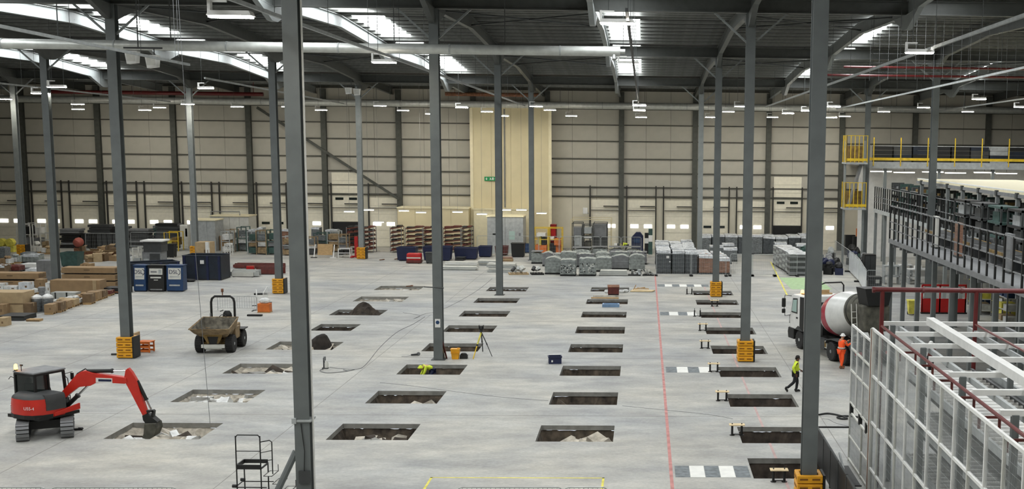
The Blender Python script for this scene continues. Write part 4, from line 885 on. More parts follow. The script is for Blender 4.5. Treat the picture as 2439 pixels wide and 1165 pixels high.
a, b = at(519, 741), at(612, 741); barrier('steel crowd barrier standing behind the dumper roll bar', a[0], a[1], b[0], b[1], 1.0, 16, 'litegrey')
a, b = at(597, 735), at(612, 745); barrier('short crowd barrier end-on right of the dumper', a[0]-.1, a[1]+1.6, b[0]-.25, b[1]+.9, 1.15, 5, 'white')
a, b = at(628, 738), at(648, 716); barrier('bent white barrier behind the orange box right of the dumper', a[0], a[1], b[0], b[1]-1, 1.15, 6, 'white')
x, y = at(631, 744); t = thing('crate', 'orange-brown crate with white sacks beside the crowd barriers', 'crate', (x, y, 0))
MB().box(-.4, -.3, .05, .4, .3, .62).obj('body', 'orange', t, bevel=.03); MB().blob((0, 0, .78), (.36, .28, .22), 9, 6, .12).obj('sack', 'plastic', t); MB().box(-.42, -.32, 0, .42, .32, .05).obj('skid', 'wood', t)
x, y = at(607, 753); tag(MB().box(-.48, -.13, 0, .48, .13, .12).obj('barrier_foot', 'black', None, (x, y, 0), bevel=.02), 'black rubber barrier foot lying right of the dumper', 'barrier foot')
x, y = at(628, 702); tag(MB().box(-.5, -.14, 0, .5, .14, .12).obj('barrier_foot', 'black', None, (x-.2, y, 0), .3, bevel=.02), 'black rubber foot beside the yellow guard behind the dumper', 'barrier foot')
for k, (p, q) in enumerate(((-30, 108), (122, 420), (1090, 1338), (1345, 1446))):
    (xa, ya), (xb, yb) = at(p, 1161, 1.1), at(q, 1161, 1.1); barrier('crowd barrier at the bottom edge of the picture, %s from the left' % ORD[k], xa, ya, xb, yb, 1.1, max(4, int((xb-xa)/.14)))
# ---- rolling step ladder
x, y = at(566, 1186); t = thing('step_ladder', 'black rolling step ladder with handrail and white treads at the lower left', 'ladder', (x, y, 0), -.02)
zp = .98
fr = [(0, 0), (.78, 0), (.78, .7), (0, .7)]
for k, (fx, fy) in enumerate(fr): MB().tube([(fx, fy, .05), (fx, fy, zp if fy else (2.05 if k != 9 else zp))] if not fy else [(fx, fy, .05), (fx, fy, zp)], .022, 6).obj('leg', 'black', t)
MB().tube([(0, 0, 2.0), (.06, 0, 2.08), (.72, 0, 2.08), (.78, 0, 2.0)], .02, 6).obj('top_rail', 'black', t)
MB().tube([(0, 0, 1.55), (.78, 0, 1.55)], .015, 5).obj('mid_rail', 'black', t)
MB().tube([(.78, 0, 1.85), (1.0, .25, 1.85), (1.06, .3, 1.78), (1.06, .3, .7)], .018, 6).obj('side_rail', 'black', t)
for z in (1.5, 1.2): MB().tube([(.78, 0, z), (1.06, .3, z)], .013, 5).obj('rung', 'black', t)
MB().box(.03, .03, zp-.02, .75, .67, zp+.0).obj('platform', 'offwhite', t)
for b in ((0, -.02, zp-.03, .78, .02, zp+.12), (0, .68, zp-.03, .78, .72, zp+.12), (-.02, 0, zp-.03, .02, .7, zp+.12), (.76, 0, zp-.03, .8, .7, zp+.02)): MB().box(*b).obj('toe_board', 'black', t)
for i in range(3):
    xx, zz = .85+.28*i, zp-.26*(i+1); MB().box(xx, .05, zz-.02, xx+.26, .66, zz).obj('tread', 'offwhite', t); MB().tube([(xx, .03, zz), (xx+.27, .03, zz), (xx+.27, .68, zz), (xx, .68, zz)], .014, 5, True).obj('tread_frame', 'black', t)
    MB().tube([(xx+.27, .68, zz), (xx+.27, .68, zz+.22)], .012, 5).obj('tread_strut', 'black', t)
for z, yy in ((.35, 0), (.35, .7)): MB().tube([(-.05, yy, z), (.95, yy, z)], .018, 6).obj('brace', 'black', t)
MB().tube([(-.03, 0, .38), (-.03, .7, .38)], .018).obj('brace', 'black', t)
for fx, fy in ((-.1, -.03), (-.1, .73)): MB().cyl((fx-.04, fy, .4), (fx+.1, fy, .4), .055, 10).obj('castor', 'black', t)
# ================================================================== stored goods
def pal(parent, w, d, m='wood', z=0):
    p = MB()
    for i in range(3):
        yy = -d/2+.06+(d-.12)*i/2; p.box(-w/2, yy-.05, z, w/2, yy+.05, z+.11)
    for i in range(5):
        xx = -w/2+.06+(w-.12)*i/4; p.box(xx-.055, -d/2, z+.11, xx+.055, d/2, z+.14)
    return p.obj('pallet', m, parent)
def wavy_box(w, d, h, z0, j, rnd, dome=0.0, n=6):
    """a wrapped load: sides bulge a little, top sags or domes"""
    m = MB(); rings = []
    def rect(sx, sy, z):
        o = []
        for i in range(n): o.append(Vector((-sx+2*sx*i/n, -sy, z)))
        for i in range(n): o.append(Vector((sx, -sy+2*sy*i/n, z)))
        for i in range(n): o.append(Vector((sx-2*sx*i/n, sy, z)))
        for i in range(n): o.append(Vector((-sx, sy-2*sy*i/n, z)))
        for v in o: v.x += rnd.uniform(-j, j); v.y += rnd.uniform(-j, j)
        return o
    for z in (0, .33, .66, .94): rings.append(rect(w/2, d/2, z0+h*z))
    rings.append(rect(w/2*.97, d/2*.97, z0+h)); rings.append(rect(w*.25, d*.25, z0+h+dome))
    return m.loft(rings)
def wrapped(label, x, y, w, d, h, m, top='wrap_top', group=None, seed=0, rz=0, dome=.04, topl=True):
    r = random.Random(seed*7+3); t = thing('wrapped_pallet', label, 'pallet', (x, y, 0), rz, group)
    pal(t, w, d, 'darkgrey'); wavy_box(w*.97, d*.97, h-.14, .14, .018, r, dome).obj('wrapped_load', m, t)
    if topl:
        n = 6; zt = h-.02
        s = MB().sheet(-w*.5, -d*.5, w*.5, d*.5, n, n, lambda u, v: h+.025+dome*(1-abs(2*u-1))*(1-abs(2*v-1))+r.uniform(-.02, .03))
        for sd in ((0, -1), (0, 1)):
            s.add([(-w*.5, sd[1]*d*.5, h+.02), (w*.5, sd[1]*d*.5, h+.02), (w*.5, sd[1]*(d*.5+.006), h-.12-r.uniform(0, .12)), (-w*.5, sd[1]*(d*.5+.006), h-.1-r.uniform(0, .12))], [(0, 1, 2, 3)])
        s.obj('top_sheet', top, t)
    return t
# ---- front block of wrapped pallets right of centre: three dark columns, two brown
cols = [(1563, 1597), (1601, 1630), (1632, 1661)]
for c, (a, b) in enumerate(cols):
    x, y, w, h = sbox(a, b, 599, 652)
    for r_ in range(6):
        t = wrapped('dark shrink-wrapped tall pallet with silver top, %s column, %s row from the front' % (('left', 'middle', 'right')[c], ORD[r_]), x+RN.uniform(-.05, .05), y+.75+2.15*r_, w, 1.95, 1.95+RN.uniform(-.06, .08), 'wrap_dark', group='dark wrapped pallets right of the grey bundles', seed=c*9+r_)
        if c == 0 and r_ == 0:
            MB().box(.25, -1.0, 1.4, .5, -.985, 1.62).obj('paper_label', 'white', t); MB().box(.5, -1.0, 1.05, .62, -.985, 1.15).obj('paper_label', 'white', t)
for c, (a, b, yt) in enumerate(((1664, 1698, 613), (1711, 1738, 618))):
    x, y, w, h = sbox(a, b, yt, 653)
    for r_ in range(4):
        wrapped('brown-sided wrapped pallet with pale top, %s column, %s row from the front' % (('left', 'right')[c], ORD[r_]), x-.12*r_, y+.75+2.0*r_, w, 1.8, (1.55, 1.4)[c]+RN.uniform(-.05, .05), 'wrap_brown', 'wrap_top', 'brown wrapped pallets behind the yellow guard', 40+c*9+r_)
t = wrapped('small grey wrapped load with white cover behind the brown pallets', *at(1742, 622), 1.1, 1.1, 1.3, 'wrap', seed=61)
x, y, w, h = sbox(1725, 1752, 590, 622); wrapped('white-lidded grey wrapped pallet right of the brown pallets', x, y+3, 1.2, 1.1, 1.5, 'wrap', seed=62)
# ---- back line of wrapped pallets along the doors
edges = [1662, 1694, 1726, 1757, 1788, 1816, 1846, 1876, 1906, 1936]
for i, (a, b) in enumerate(zip(edges, edges[1:])):
    x, y, w, h = sbox(a, b, 560, 606)
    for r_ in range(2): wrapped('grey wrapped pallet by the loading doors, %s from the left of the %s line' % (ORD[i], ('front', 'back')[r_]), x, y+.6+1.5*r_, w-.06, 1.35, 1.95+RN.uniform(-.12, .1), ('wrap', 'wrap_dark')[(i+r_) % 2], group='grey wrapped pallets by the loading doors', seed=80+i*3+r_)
for i, (a, b, yb) in enumerate(((1690, 1722, 622), (1722, 1742, 628), (1843, 1872, 612), (1895, 1935, 616))):
    x, y, w, h = sbox(a, b, 575, yb); wrapped('low wrapped pallet in front of the back line, %s from the left' % ORD[i], x, y, w, 1.2, 1.5, 'wrap', group='low wrapped pallets', seed=130+i)
# ---- crate stacks running away from the camera at right
for r_ in range(6):
    x, y = 13.9-.1*r_, 107.9+1.75*r_
    t = thing('crate_stack', 'grey plastic crate stack with silver cover, %s from the front in the angled line' % ORD[r_], 'crate stack', (x, y, 0), math.radians(3), 'grey crate stacks in an angled line')
    pal(t, 1.7, 1.6, 'darkgrey')
    for k in range(7): MB().box(-.83, -.78, .15+.245*k, .83, .78, .15+.245*k+.225).obj('crate', ('midgrey', 'litegrey')[(k+r_) % 2] if r_ else ('midgrey', 'darkgrey')[k % 2], t)
    MB().sheet(-.86, -.8, .86, .8, 4, 4, lambda u, v: 1.88+RN.uniform(0, .04)).obj('cover', 'wrap_top', t)
for i, (px, yb, m) in enumerate(((1925, 655, 'darkgrey'), (1935, 640, 'midgrey'), (1915, 625, 'teal'))):
    x, y, w, h = sbox(px-16, px+16, yb-40, yb); t = thing('crate_stack', ['black crate stack with red reel beside the angled line', 'grey crate stack behind the black one', 'greenish bagged stack behind the grey crates'][i], 'crate stack', (x+.4, y+.4*i, 0))
    pal(t, w, 1.1, 'darkgrey')
    for k in range(4): MB().box(-w/2, -.5, .15+.3*k, w/2, .5, .42+.3*k).obj('crate', m if k % 2 else 'litegrey', t)
    if i == 0: MB().lathe([(.28, 1.36), (.3, 1.4), (.22, 1.42), (.22, 1.5), (.3, 1.52), (.28, 1.56)], 14).obj('reel', 'red', t)
    else: MB().blob((0, 0, 1.4), (w/2, .5, .25), 9, 5, .2).obj('bag', 'wrap_top' if i == 1 else 'teal', t)
# ---- grey bundles (stretch-wrapped rolls) in the centre
bi = 0
def bundle(label, x, y, w, d, h, arch, m, seed, rz=0):
    r = random.Random(seed); t = thing('grey_bundle', label, 'bundle', (x, y, 0), rz, 'grey wrapped bundles on pallets')
    pal(t, w, d, 'black'); n = 10
    pts = [(-w/2, .14)]+[(-w/2*(1-.03)+w*.97*i/n, h-arch+arch*math.sin(PI*i/n)**.7+r.uniform(-.03, .03)) for i in range(n+1)]+[(w/2, .14)]
    MB().prism(pts, -d/2, d/2, 'y').obj('bundle', m, t, bevel=.04)
    top = pts[1:-1]; rr = MB()
    for i in range(n): rr.add([(top[i][0], -d/2+.02, top[i][1]+.015), (top[i+1][0], -d/2+.02, top[i+1][1]+.015), (top[i+1][0], d/2-.02, top[i+1][1]+.02), (top[i][0], d/2-.02, top[i][1]+.02)], [(0, 1, 2, 3)])
    rr.obj('film_top', 'bale_lite', t)
    for k in range(3): MB().box(-w/2-.012, -d/2-.012, .4+.38*k, w/2+.012, d/2+.012, .43+.38*k).obj('strap', 'litegrey' if k % 2 else 'midgrey', t)
    return t
BF = [(1294, 1332, 613, 654, 'domed'), (1334, 1371, 619, 658, 'mesh-fronted'), (1379, 1419, 616, 658, 'torn mesh-fronted'), (1420, 1456, 614, 648, 'plain upright'), (1457, 1498, 608, 643, 'dark arched'), (1499, 1536, 607, 646, 'finely ribbed arched')]
for i, (a, b, yt, yb, ds) in enumerate(BF):
    x, y, w, h = sbox(a, b, yt, yb); t = bundle('%s grey bundle, %s from the left in the front line of bundles' % (ds, ORD[i]), x, y+.7, w, 1.4, h, .25 if i not in (1, 2, 3) else .06, 'bale' if i != 4 else 'midgrey', i)
    if i in (1, 2):
        rq = random.Random(i)
        for k in range(34):
            px_, pz_ = rq.uniform(-w*.42, w*.42), rq.uniform(.3, h*.72); MB().box(px_-.05, -.712, pz_-.04, px_+rq.uniform(.02, .07), -.7, pz_+rq.uniform(.02, .08)).obj('mesh_hole', 'black' if rq.random() < .5 else 'offwhite', t)
for i, (a, b, yt, yb) in enumerate(((1266, 1292, 603, 628), (1292, 1318, 601, 634), (1318, 1338, 604, 636), (1335, 1372, 600, 640), (1372, 1415, 604, 636), (1418, 1452, 600, 634), (1455, 1500, 600, 630), (1500, 1540, 600, 630), (1364, 1408, 593, 618), (1408, 1445, 592, 616), (1450, 1487, 593, 616), (1488, 1525, 594, 616))):
    x, y, w, h = sbox(a, b, yt, yb); bundle('grey bundle behind the front line, %s counting leftwards to rightwards and back' % ORD[i], x, y+.5, w, 1.5, h, .2 if i % 3 else .08, ('bale', 'midgrey', 'bale_lite')[i % 3], 20+i)
x, y, w, h = sbox(1427, 1495, 643, 656); t = thing('panel_stack', 'flat stack of silver panels lying before the grey bundles', 'panels', (x, y, 0))
for k in range(5): MB().box(-w/2+.03*k, -.5, .06+.085*k, w/2-.02*k, .55, .13+.085*k).obj('panel', 'galv' if k % 2 else 'offwhite', t)
MB().box(-w/2, -.4, 0, w/2, .4, .06).obj('skid', 'black', t)
for i, (a, b) in enumerate(((1498, 1528), (1528, 1556))):
    x, y, w, h = sbox(a, b, 643, 656); t = thing('scrap_bundle', 'heap of crumpled silver offcuts, %s of two, beside the flat panels' % ('left', 'right')[i], 'scrap', (x, y, 0)); rq = random.Random(i)
    MB().box(-w/2, -.45, 0, w/2, .5, .08).obj('skid', 'black', t)
    for k in range(7): MB().beam((rq.uniform(-w/2, w/2), rq.uniform(-.3, .3), .1), (rq.uniform(-w/2, w/2), rq.uniform(-.3, .3), rq.uniform(.3, .55)), .22, .05).obj('offcut', rq.choice(('galv', 'offwhite', 'litegrey')), t)
# ---- blue bins and boards left of the bundles
def tub(label, px, yt, yb, m, d=1.2, cat='bin', lid=False, name='plastic_bin', rim=.05):
    x, y, w, h = sbox(*px, yt, yb); t = thing(name, label, cat, (x, y+d/2, 0)); k = .9
    o = [[Vector((sx*w/2*s, sy*d/2*s, z)) for sx, sy in ((-1, -1), (1, -1), (1, 1), (-1, 1))] for s, z in ((k, .08), (1, h))]
    i_ = [[Vector((sx*(w/2*s-.04), sy*(d/2*s-.04), z)) for sx, sy in ((-1, -1), (1, -1), (1, 1), (-1, 1))] for s, z in ((k, .14), (1, h))]
    b = MB().loft(o, caps=False); b.add(o[0], [(3, 2, 1, 0)]); b.loft([list(reversed(r)) for r in i_], caps=False); b.add(i_[0], [(0, 1, 2, 3)])
    for j in range(4): b.add([o[1][j], o[1][(j+1) % 4], i_[1][(j+1) % 4], i_[1][j]], [(0, 1, 2, 3)])
    b.obj('tub', m, t); MB().tube([p+Vector((0, 0, -.02)) for p in o[1]], .035, 5, True).obj('rim', m, t)
    for sx in (-1, 1):
        for sy in (-1, 1): MB().cyl((sx*w*.36-.04, sy*d*.36, .07), (sx*w*.36+.04, sy*d*.36, .07), .07, 10).obj('castor', 'black', t)
    if lid: MB().box(-w/2-.03, -d/2-.03, h, w/2+.03, d/2+.03, h+.05).obj('lid', m, t)
    return t
tub('navy plastic tilt bin behind the small red machine', (944, 990), 590, 622, 'navy', 1.6)
tub('navy plastic bin beside the middle column, half hidden', (1008, 1076), 588, 622, 'navy', 1.5)
tub('plain navy bin right of the middle column', (1077, 1133), 592, 620, 'navy', 1.3)
tub('square navy bin, rightmost of the blue bins', (1139, 1170), 587, 613, 'navy', 1.2)
tub('dark red bin behind the thin central column', (1178, 1209), 587, 609, 'rack_red', 1.1)
tub('black lidded bin right of the dark red bin', (1217, 1249), 581, 613, 'black', 1.2, lid=True)
tub('small blue bin tucked behind the black bin', (1247, 1262), 581, 603, 'blue', .8)
x, y, w, h = sbox(970, 1004, 603, 627); t = thing('floor_scrubber', 'small red machine standing in front of the navy bin', 'machine', (x, y, 0))
MB().box(-w/2, -.4, .3, w/2, .5, h).obj('hood', 'red', t, bevel=.1); MB().box(-w/2-.03, -.45, .05, w/2+.03, .5, .32).obj('deck', 'rack_red', t, bevel=.04); MB().box(-w/2, -.42, h*.5, w/2, -.4, h*.62).obj('stripe', 'offwhite', t)
for s in (-1, 1): MB().cyl((s*w*.35-.05, -.3, .1), (s*w*.35+.05, -.3, .1), .1, 10).obj('wheel', 'black', t)
tub('dark grey box in front of the half hidden navy bin', (1013, 1042), 603, 628, 'darkgrey', .8, 'box', True, 'storage_box')
BD = [((1055, 1142), 622, 636, 'white', 'pale flat panels lying right of the middle column'), ((1050, 1140), 634, 643, 'galv', 'silver channel sections lying nearest right of the middle column'), ((1135, 1185), 618, 632, 'litegrey', 'grey loose sections heaped beside the thin central column'), ((1160, 1232), 624, 648, 'galv', 'silver ducting lying across behind the thin central column'), ((1085, 1110), 611, 620, 'black', 'black sheet lying on the pale panels')]
for i, (px, yt, yb, m, lab) in enumerate(BD):
    x, y, w, h = sbox(*px, yt, yb); t = thing('panel_stack', lab, 'panels', (x, y, 0), -.04*i); rq = random.Random(i)
    for k in range(4): MB().box(-w/2+rq.uniform(0, .3), -.4+rq.uniform(-.1, .1), .02+h*.22*k, w/2-rq.uniform(0, .3), .5, .02+h*.22*k+h*.19).obj('panel', m if k % 2 == 0 else 'offwhite' if m != 'black' else 'darkgrey', t)
for i, (px, yb, lab) in enumerate(((1241, 655, 'heap of silver ventilator parts on a pallet by the grey bundles'), (1274, 655, 'low grey sack heap left of the grey bundles'))):
    x, y = at(px, yb); t = thing('parts_heap', lab, 'parts', (x, y+.5, 0), .2); rq = random.Random(i+5); pal(t, 1.7-.6*i, 1.2, 'card_lite' if not i else 'black')
    for k in range(7 if not i else 3): 
        q = (rq.uniform(-.6, .6)*(1-.4*i), rq.uniform(-.4, .4), .3+rq.uniform(0, .15)); MB().cyl(q, (q[0]+rq.uniform(-.3, .3), q[1]+.2, q[2]+.25), .16, 10).obj('part', ('galv', 'darkgrey', 'offwhite')[k % 3], t)
x, y, w, h = sbox(1185, 1222, 606, 622); t = thing('carton', 'flattened tan cartons beside the black bin', 'cartons', (x, y, 0))
for k in range(3): MB().box(-w/2+.1*k, -.4, .14*k, w/2-.05*k, .5, .14*k+.12).obj('carton', ('card', 'card_lite', 'wrap_brown')[k], t)
# ---- red flow racks
def rack(label, px, yb, yt, d, shelves, m, load, post='midgrey'):
    x, y, w, h = sbox(*px, yt, yb); t = thing('flow_rack', label, 'rack', (x, y+d/2, 0), 0, 'racks with sloping shelves'); rq = random.Random(label)
    for sx in (-1, 1):
        for sy in (-1, 1): MB().box(sx*w/2-.03, sy*d/2-.03, 0, sx*w/2+.03, sy*d/2+.03, h).obj('post', post, t)
    for k in range(shelves):
        z = .25+(h-.4)*k/(shelves-1); sl = .22
        sh = MB().add([(-w/2, -d/2, z-sl/2), (w/2, -d/2, z+sl/2), (w/2, d/2, z+sl/2), (-w/2, d/2, z-sl/2), (-w/2, -d/2, z-sl/2+.09), (w/2, -d/2, z+sl/2+.09), (w/2, d/2, z+sl/2+.09), (-w/2, d/2, z-sl/2+.09)], [(0, 3, 2, 1), (4, 5, 6, 7), (0, 1, 5, 4), (1, 2, 6, 5), (2, 3, 7, 6), (3, 0, 4, 7)]).obj('shelf', m, t)
        MB().beam((-w/2, -d/2-.02, z-sl/2+.1), (w/2, -d/2-.02, z+sl/2+.1), .04, .05).obj('shelf_lip', 'rust', sh)
        for q in range(2):
            xx = -w/2+w*(q+.5)/2; zz = z+sl*(xx/w)+.09; MB().box(xx-w*.2, -d*.4, zz, xx+w*.2, d*.4, zz+rq.uniform(.08, .2)).obj('tray', rq.choice(load), t)
    return t
dk = ('darkgrey', 'black', 'rack_red')
for i, (px, lab) in enumerate((((826, 858), 'red-brown sloping rack left of the far column with yellow guard'), ((862, 890), 'red-brown sloping rack right of the far column with yellow guard'), ((930, 957), 'narrow red rack at the left end of the cream building'), ((966, 1007), 'black and red sloping rack against the cream building'), ((1009, 1040), 'red-edged sloping rack left of the middle column'), ((1056, 1098), 'red-edged sloping rack right of the middle column'), ((1100, 1124), 'dark rack at the right end of the cream building'))):
    rack(lab, px, 602, 541, 1.4, 6, 'rack_red' if i != 6 else 'darkgrey', dk)
x, y, w, h = sbox(838, 870, 530, 614); t = thing('pump_truck', 'red pallet truck standing upright by the far yellow guard', 'pallet truck', (x-.2, y, 0))
MB().box(-.16, -.1, .2, .16, .1, 2.1).obj('mast', 'red', t, bevel=.03); MB().box(-.5, -.6, .05, -.3, .5, .14).box(.3, -.6, .05, .5, .5, .14).box(-.5, -.1, .05, .5, .1, .2).obj('forks', 'red', t); MB().cyl((-.1, .1, .1), (.1, .1, .1), .1, 10).obj('wheel', 'black', t)
# ---- cream building, grey cabin and machines under the tower
def hut(name, label, px, yt, Yp, d, m, seams=3):
    (xa, za), (xb, zb) = atY(px[0], yt, Yp), atY(px[1], yt, Yp); t = thing(name, label, 'building', ((xa+xb)/2, Yp, 0)); w = xb-xa; h = (za+zb)/2
    for k in range(seams): MB().box(-w/2+w*k/seams+.01, 0, 0, -w/2+w*(k+1)/seams-.01, d, h).obj('wall_panel', m, t)
    MB().box(-w/2-.06, -.08, h, w/2+.06, d+.05, h+.12).obj('roof_edge', 'cream_trim', t)
    return t, w, h
tw, w_, h_ = hut('service_tower', 'tall cream clad tower rising against the back wall', (1122, 1310), 258, 132.2, 1.3, 'cream', 4)
for k in (-1, 1): MB().box(k*w_/2-.16, -.1, 0, k*w_/2+.16, -.005, h_).obj('corner_trim', 'cream_trim', tw)
xs_, zs_ = atY(1168, 426, 132.0); MB().tube([(atY(1201, 300, 132)[0]-tw.location.x, -.12, 4.5), (atY(1201, 300, 132)[0]-tw.location.x, -.12, 15)], .07, 8).obj('riser_pipe', 'midgrey', tw)
t = thing('exit_sign', 'green emergency exit sign with white arrow on the cream tower', 'sign', (xs_+.1, 132.05, zs_))
MB().box(-.75, 0, -.22, .75, .08, .22).obj('board', 'exit_green', t)
MB().prism([(-.55, .02), (-.55, .14), (-.5, .14), (-.5, .02), (-.42, .02), (-.525, -.15), (-.63, .02)], -.012, 0, 'y').obj('arrow', 'white', t)
MB().lathe([(.035, 0), (.035, .01)], 8, Matrix.Translation((-.12, 0, .1)) @ Matrix.Rotation(PI/2, 4, 'X')).prism([(-.18, .05), (-.05, .07), (-.02, .0), (.03, -.14), (-.02, -.14), (-.07, -.04), (-.16, -.14), (-.21, -.12), (-.12, -.02)], -.012, 0, 'y').obj('running_figure', 'white', t)
MB().box(.08, -.012, -.13, .24, 0, .14).obj('doorway_mark', 'white', t)
text_mesh('lettering', 'Exit', .2, 'white', t, (.5, -.012, 0), (PI/2, 0, 0))
hut('cream_store', 'long cream block-walled store below the back wall, behind the red racks', (946, 1116), 497, 130.6, 2.9, 'cream', 4)
hut('cream_store', 'cream lobby right of the long store at the foot of the tower', (1128, 1262), 500, 131.3, .75, 'cream_trim', 3)
cb_, w_, h_ = hut('site_cabin', 'pale grey steel cabin standing before the cream tower', (1160, 1246), 517, 127.2, 3.2, 'litegrey', 2)
MB().box(.4, -.02, 1.4, 1.0, -.0, 2.3).obj('window', 'glass_lite', cb_); MB().box(-1.3, -.03, 1.9, -1.0, 0, 2.05).obj('vent', 'black', cb_); MB().box(1.4, -.03, 1.8, 1.6, 0, 2.1).obj('handle', 'midgrey', cb_)
def frame_machine(label, px, yt, yb, d, m, fm, panels, seed):
    x, y, w, h = sbox(*px, yt, yb); t = thing('machine', label, 'machine', (x, y+d/2, 0)); rq = random.Random(seed)
    for sx in (-1, 1):
        for sy in (-1, 1): MB().box(sx*w/2-.04, sy*d/2-.04, 0, sx*w/2+.04, sy*d/2+.04, h).obj('post', fm, t)
    for z in (h, h*.55):
        for sy in (-1, 1): MB().box(-w/2, sy*d/2-.035, z-.07, w/2, sy*d/2+.035, z).obj('cross_rail', fm, t)
    for i, (x0, x1, z0, z1, mm) in enumerate(panels): MB().box(-w/2+w*x0, -d/2-.02+rq.uniform(0, .4), h*z0, -w/2+w*x1, d/2, h*z1).obj('panel', mm, t)
    return t
frame_machine('yellow framed guard cage with orange and yellow machine inside', (1272, 1306), 543, 602, 1.6, 'yrail', 'yrail', [(.1, .9, 0, .3, 'orange'), (.3, .5, .3, .65, 'yelpaint'), (.55, .85, .3, .6, 'black'), (.2, .8, .65, .78, 'white')], 1)
frame_machine('yellow framed cage with orange chair and dark controls', (1307, 1338), 543, 602, 1.6, 'yrail', 'yrail', [(.05, .5, 0, .35, 'black'), (.5, .95, 0, .3, 'orange'), (.4, .9, .3, .55, 'orange'), (.1, .35, .5, .62, 'white')], 2)
frame_machine('red cabinet behind the yellow framed cages', (1311, 1324), 535, 598, .8, 'red', 'pipe_red', [(0, 1, .3, 1, 'red')], 9)
frame_machine('grey strapping machine with glass side, left of the dark kiosk', (1364, 1388), 530, 602, 2.2, 'midgrey', 'steel_dark', [(.1, .9, .45, .85, 'midgrey'), (.15, .85, .1, .42, 'darkgrey')], 3)
frame_machine('grey machine bay with white shelf in the middle', (1390, 1412), 535, 602, 2.2, 'midgrey', 'steel_dark', [(.1, .9, .7, .9, 'litegrey'), (.1, .9, .55, .6, 'white'), (.15, .8, .1, .4, 'mixer_dirty')], 4)
frame_machine('dark machine cabinet with pale panel and two round lamps', (1414, 1446), 530, 602, 2.2, 'darkgrey', 'darkgrey', [(.02, .98, 0, .55, 'darkgrey'), (.05, .95, .55, .95, 'midgrey'), (.08, .6, .42, .62, 'litegrey')], 5)
frame_machine('thin tan frame standing around the grey machines', (1360, 1455), 522, 598, 3.5, 'dumper', 'cream', [], 6)
frame_machine('slim grey control pillar before the grey machines', (1369, 1384), 562, 606, .5, 'litegrey', 'litegrey', [(0, 1, 0, 1, 'litegrey')], 7)
x, y, w, h = sbox(1462, 1492, 568, 604); t = thing('workbench', 'cluttered bench with white sacks under the dark grey post', 'bench', (x, y, 0))
MB().box(-w/2, -.4, .75, w/2, .4, .82).obj('top', 'offwhite', t)
for sx in (-1, 1): MB().box(sx*w*.45-.03, -.35, 0, sx*w*.45+.03, .35, .75).obj('leg', 'steel_dark', t)
for k in range(4): MB().blob((-w*.35+w*.23*k, 0, .95), (.18, .15, .16), 7, 5, .2).obj('item', ('white', 'darkgrey', 'yelpaint', 'rust')[k], t)
x, y, w, h = sbox(1504, 1532, 553, 602); t = thing('kiosk', 'dark navy kiosk with chamfered top before a loading door', 'kiosk', (x, y, 0)); MB().prism([(-w/2, 0), (w/2, 0), (w/2, h*.82), (w*.25, h), (-w*.1, h), (-w/2, h*.75)], -.4, .5, 'y').obj('body', 'navy', t); MB().box(-w*.3, -.43, h*.5, w*.2, -.4, h*.7).obj('panel', 'blue', t)
for k, (px, yb, yt, m) in enumerate(((1540, 604, 555, 'black'), (1549, 606, 545, 'teal'))):
    x, y, w, h = sbox(px-6, px+6, yt, yb); t = thing('post_stand', ['black post with white box beside the navy kiosk', 'greenish gate post beside the wrapped pallets'][k], 'post', (x, y, 0)); MB().box(-w*.4, -.15, 0, w*.4, .15, h).obj('post', m, t); MB().box(-.2, -.2, h*.5, .2, -.14, h*.75).obj('box', 'white', t)
# robot-like white lamp arm
x, z = atY(1392, 505, 131); t = thing('inspection_lamp', 'white articulated lamp arm fixed beside the cream tower', 'lamp', (x, 133.5, z)); MB().tube([(.3, 0, -.3), (0, -.6, 0)], .08, 6).obj('arm', 'litegrey', t); MB().box(-.25, -.9, -.3, .25, -.5, .35).obj('head', 'white', t, bevel=.05)
# strip lights over the cream buildings
for k, (px, py, Yp) in enumerate(((832, 504, 124), (878, 500, 124), (902, 529, 128), (1003, 506, 128.5), (1090, 505, 128.5), (1148, 510, 127), (1205, 500, 126.5), (1242, 500, 126.5), (1290, 508, 128), (962, 502, 129))):
    x, z = atY(px, py, Yp); t = thing('strip_light', 'lit tube light above the cream buildings, %s counted from the left' % ORD[sorted((832, 878, 902, 1003, 1090, 1148, 1205, 1242, 1290, 962)).index(px)], 'lamp', (x, Yp, z), 0, 'tube lights over the cream buildings')
    MB().box(-.55, -.12, 0, .55, .12, .1).obj('housing', 'white', t); MB().box(-.5, -.1, -.06, .5, .1, 0).obj('tube', 'tube', t); MB().cyl((0, 0, .1), (0, 0, roof(Yp)+.28-z), .01, 4).obj('suspension_wire', 'midgrey', t)
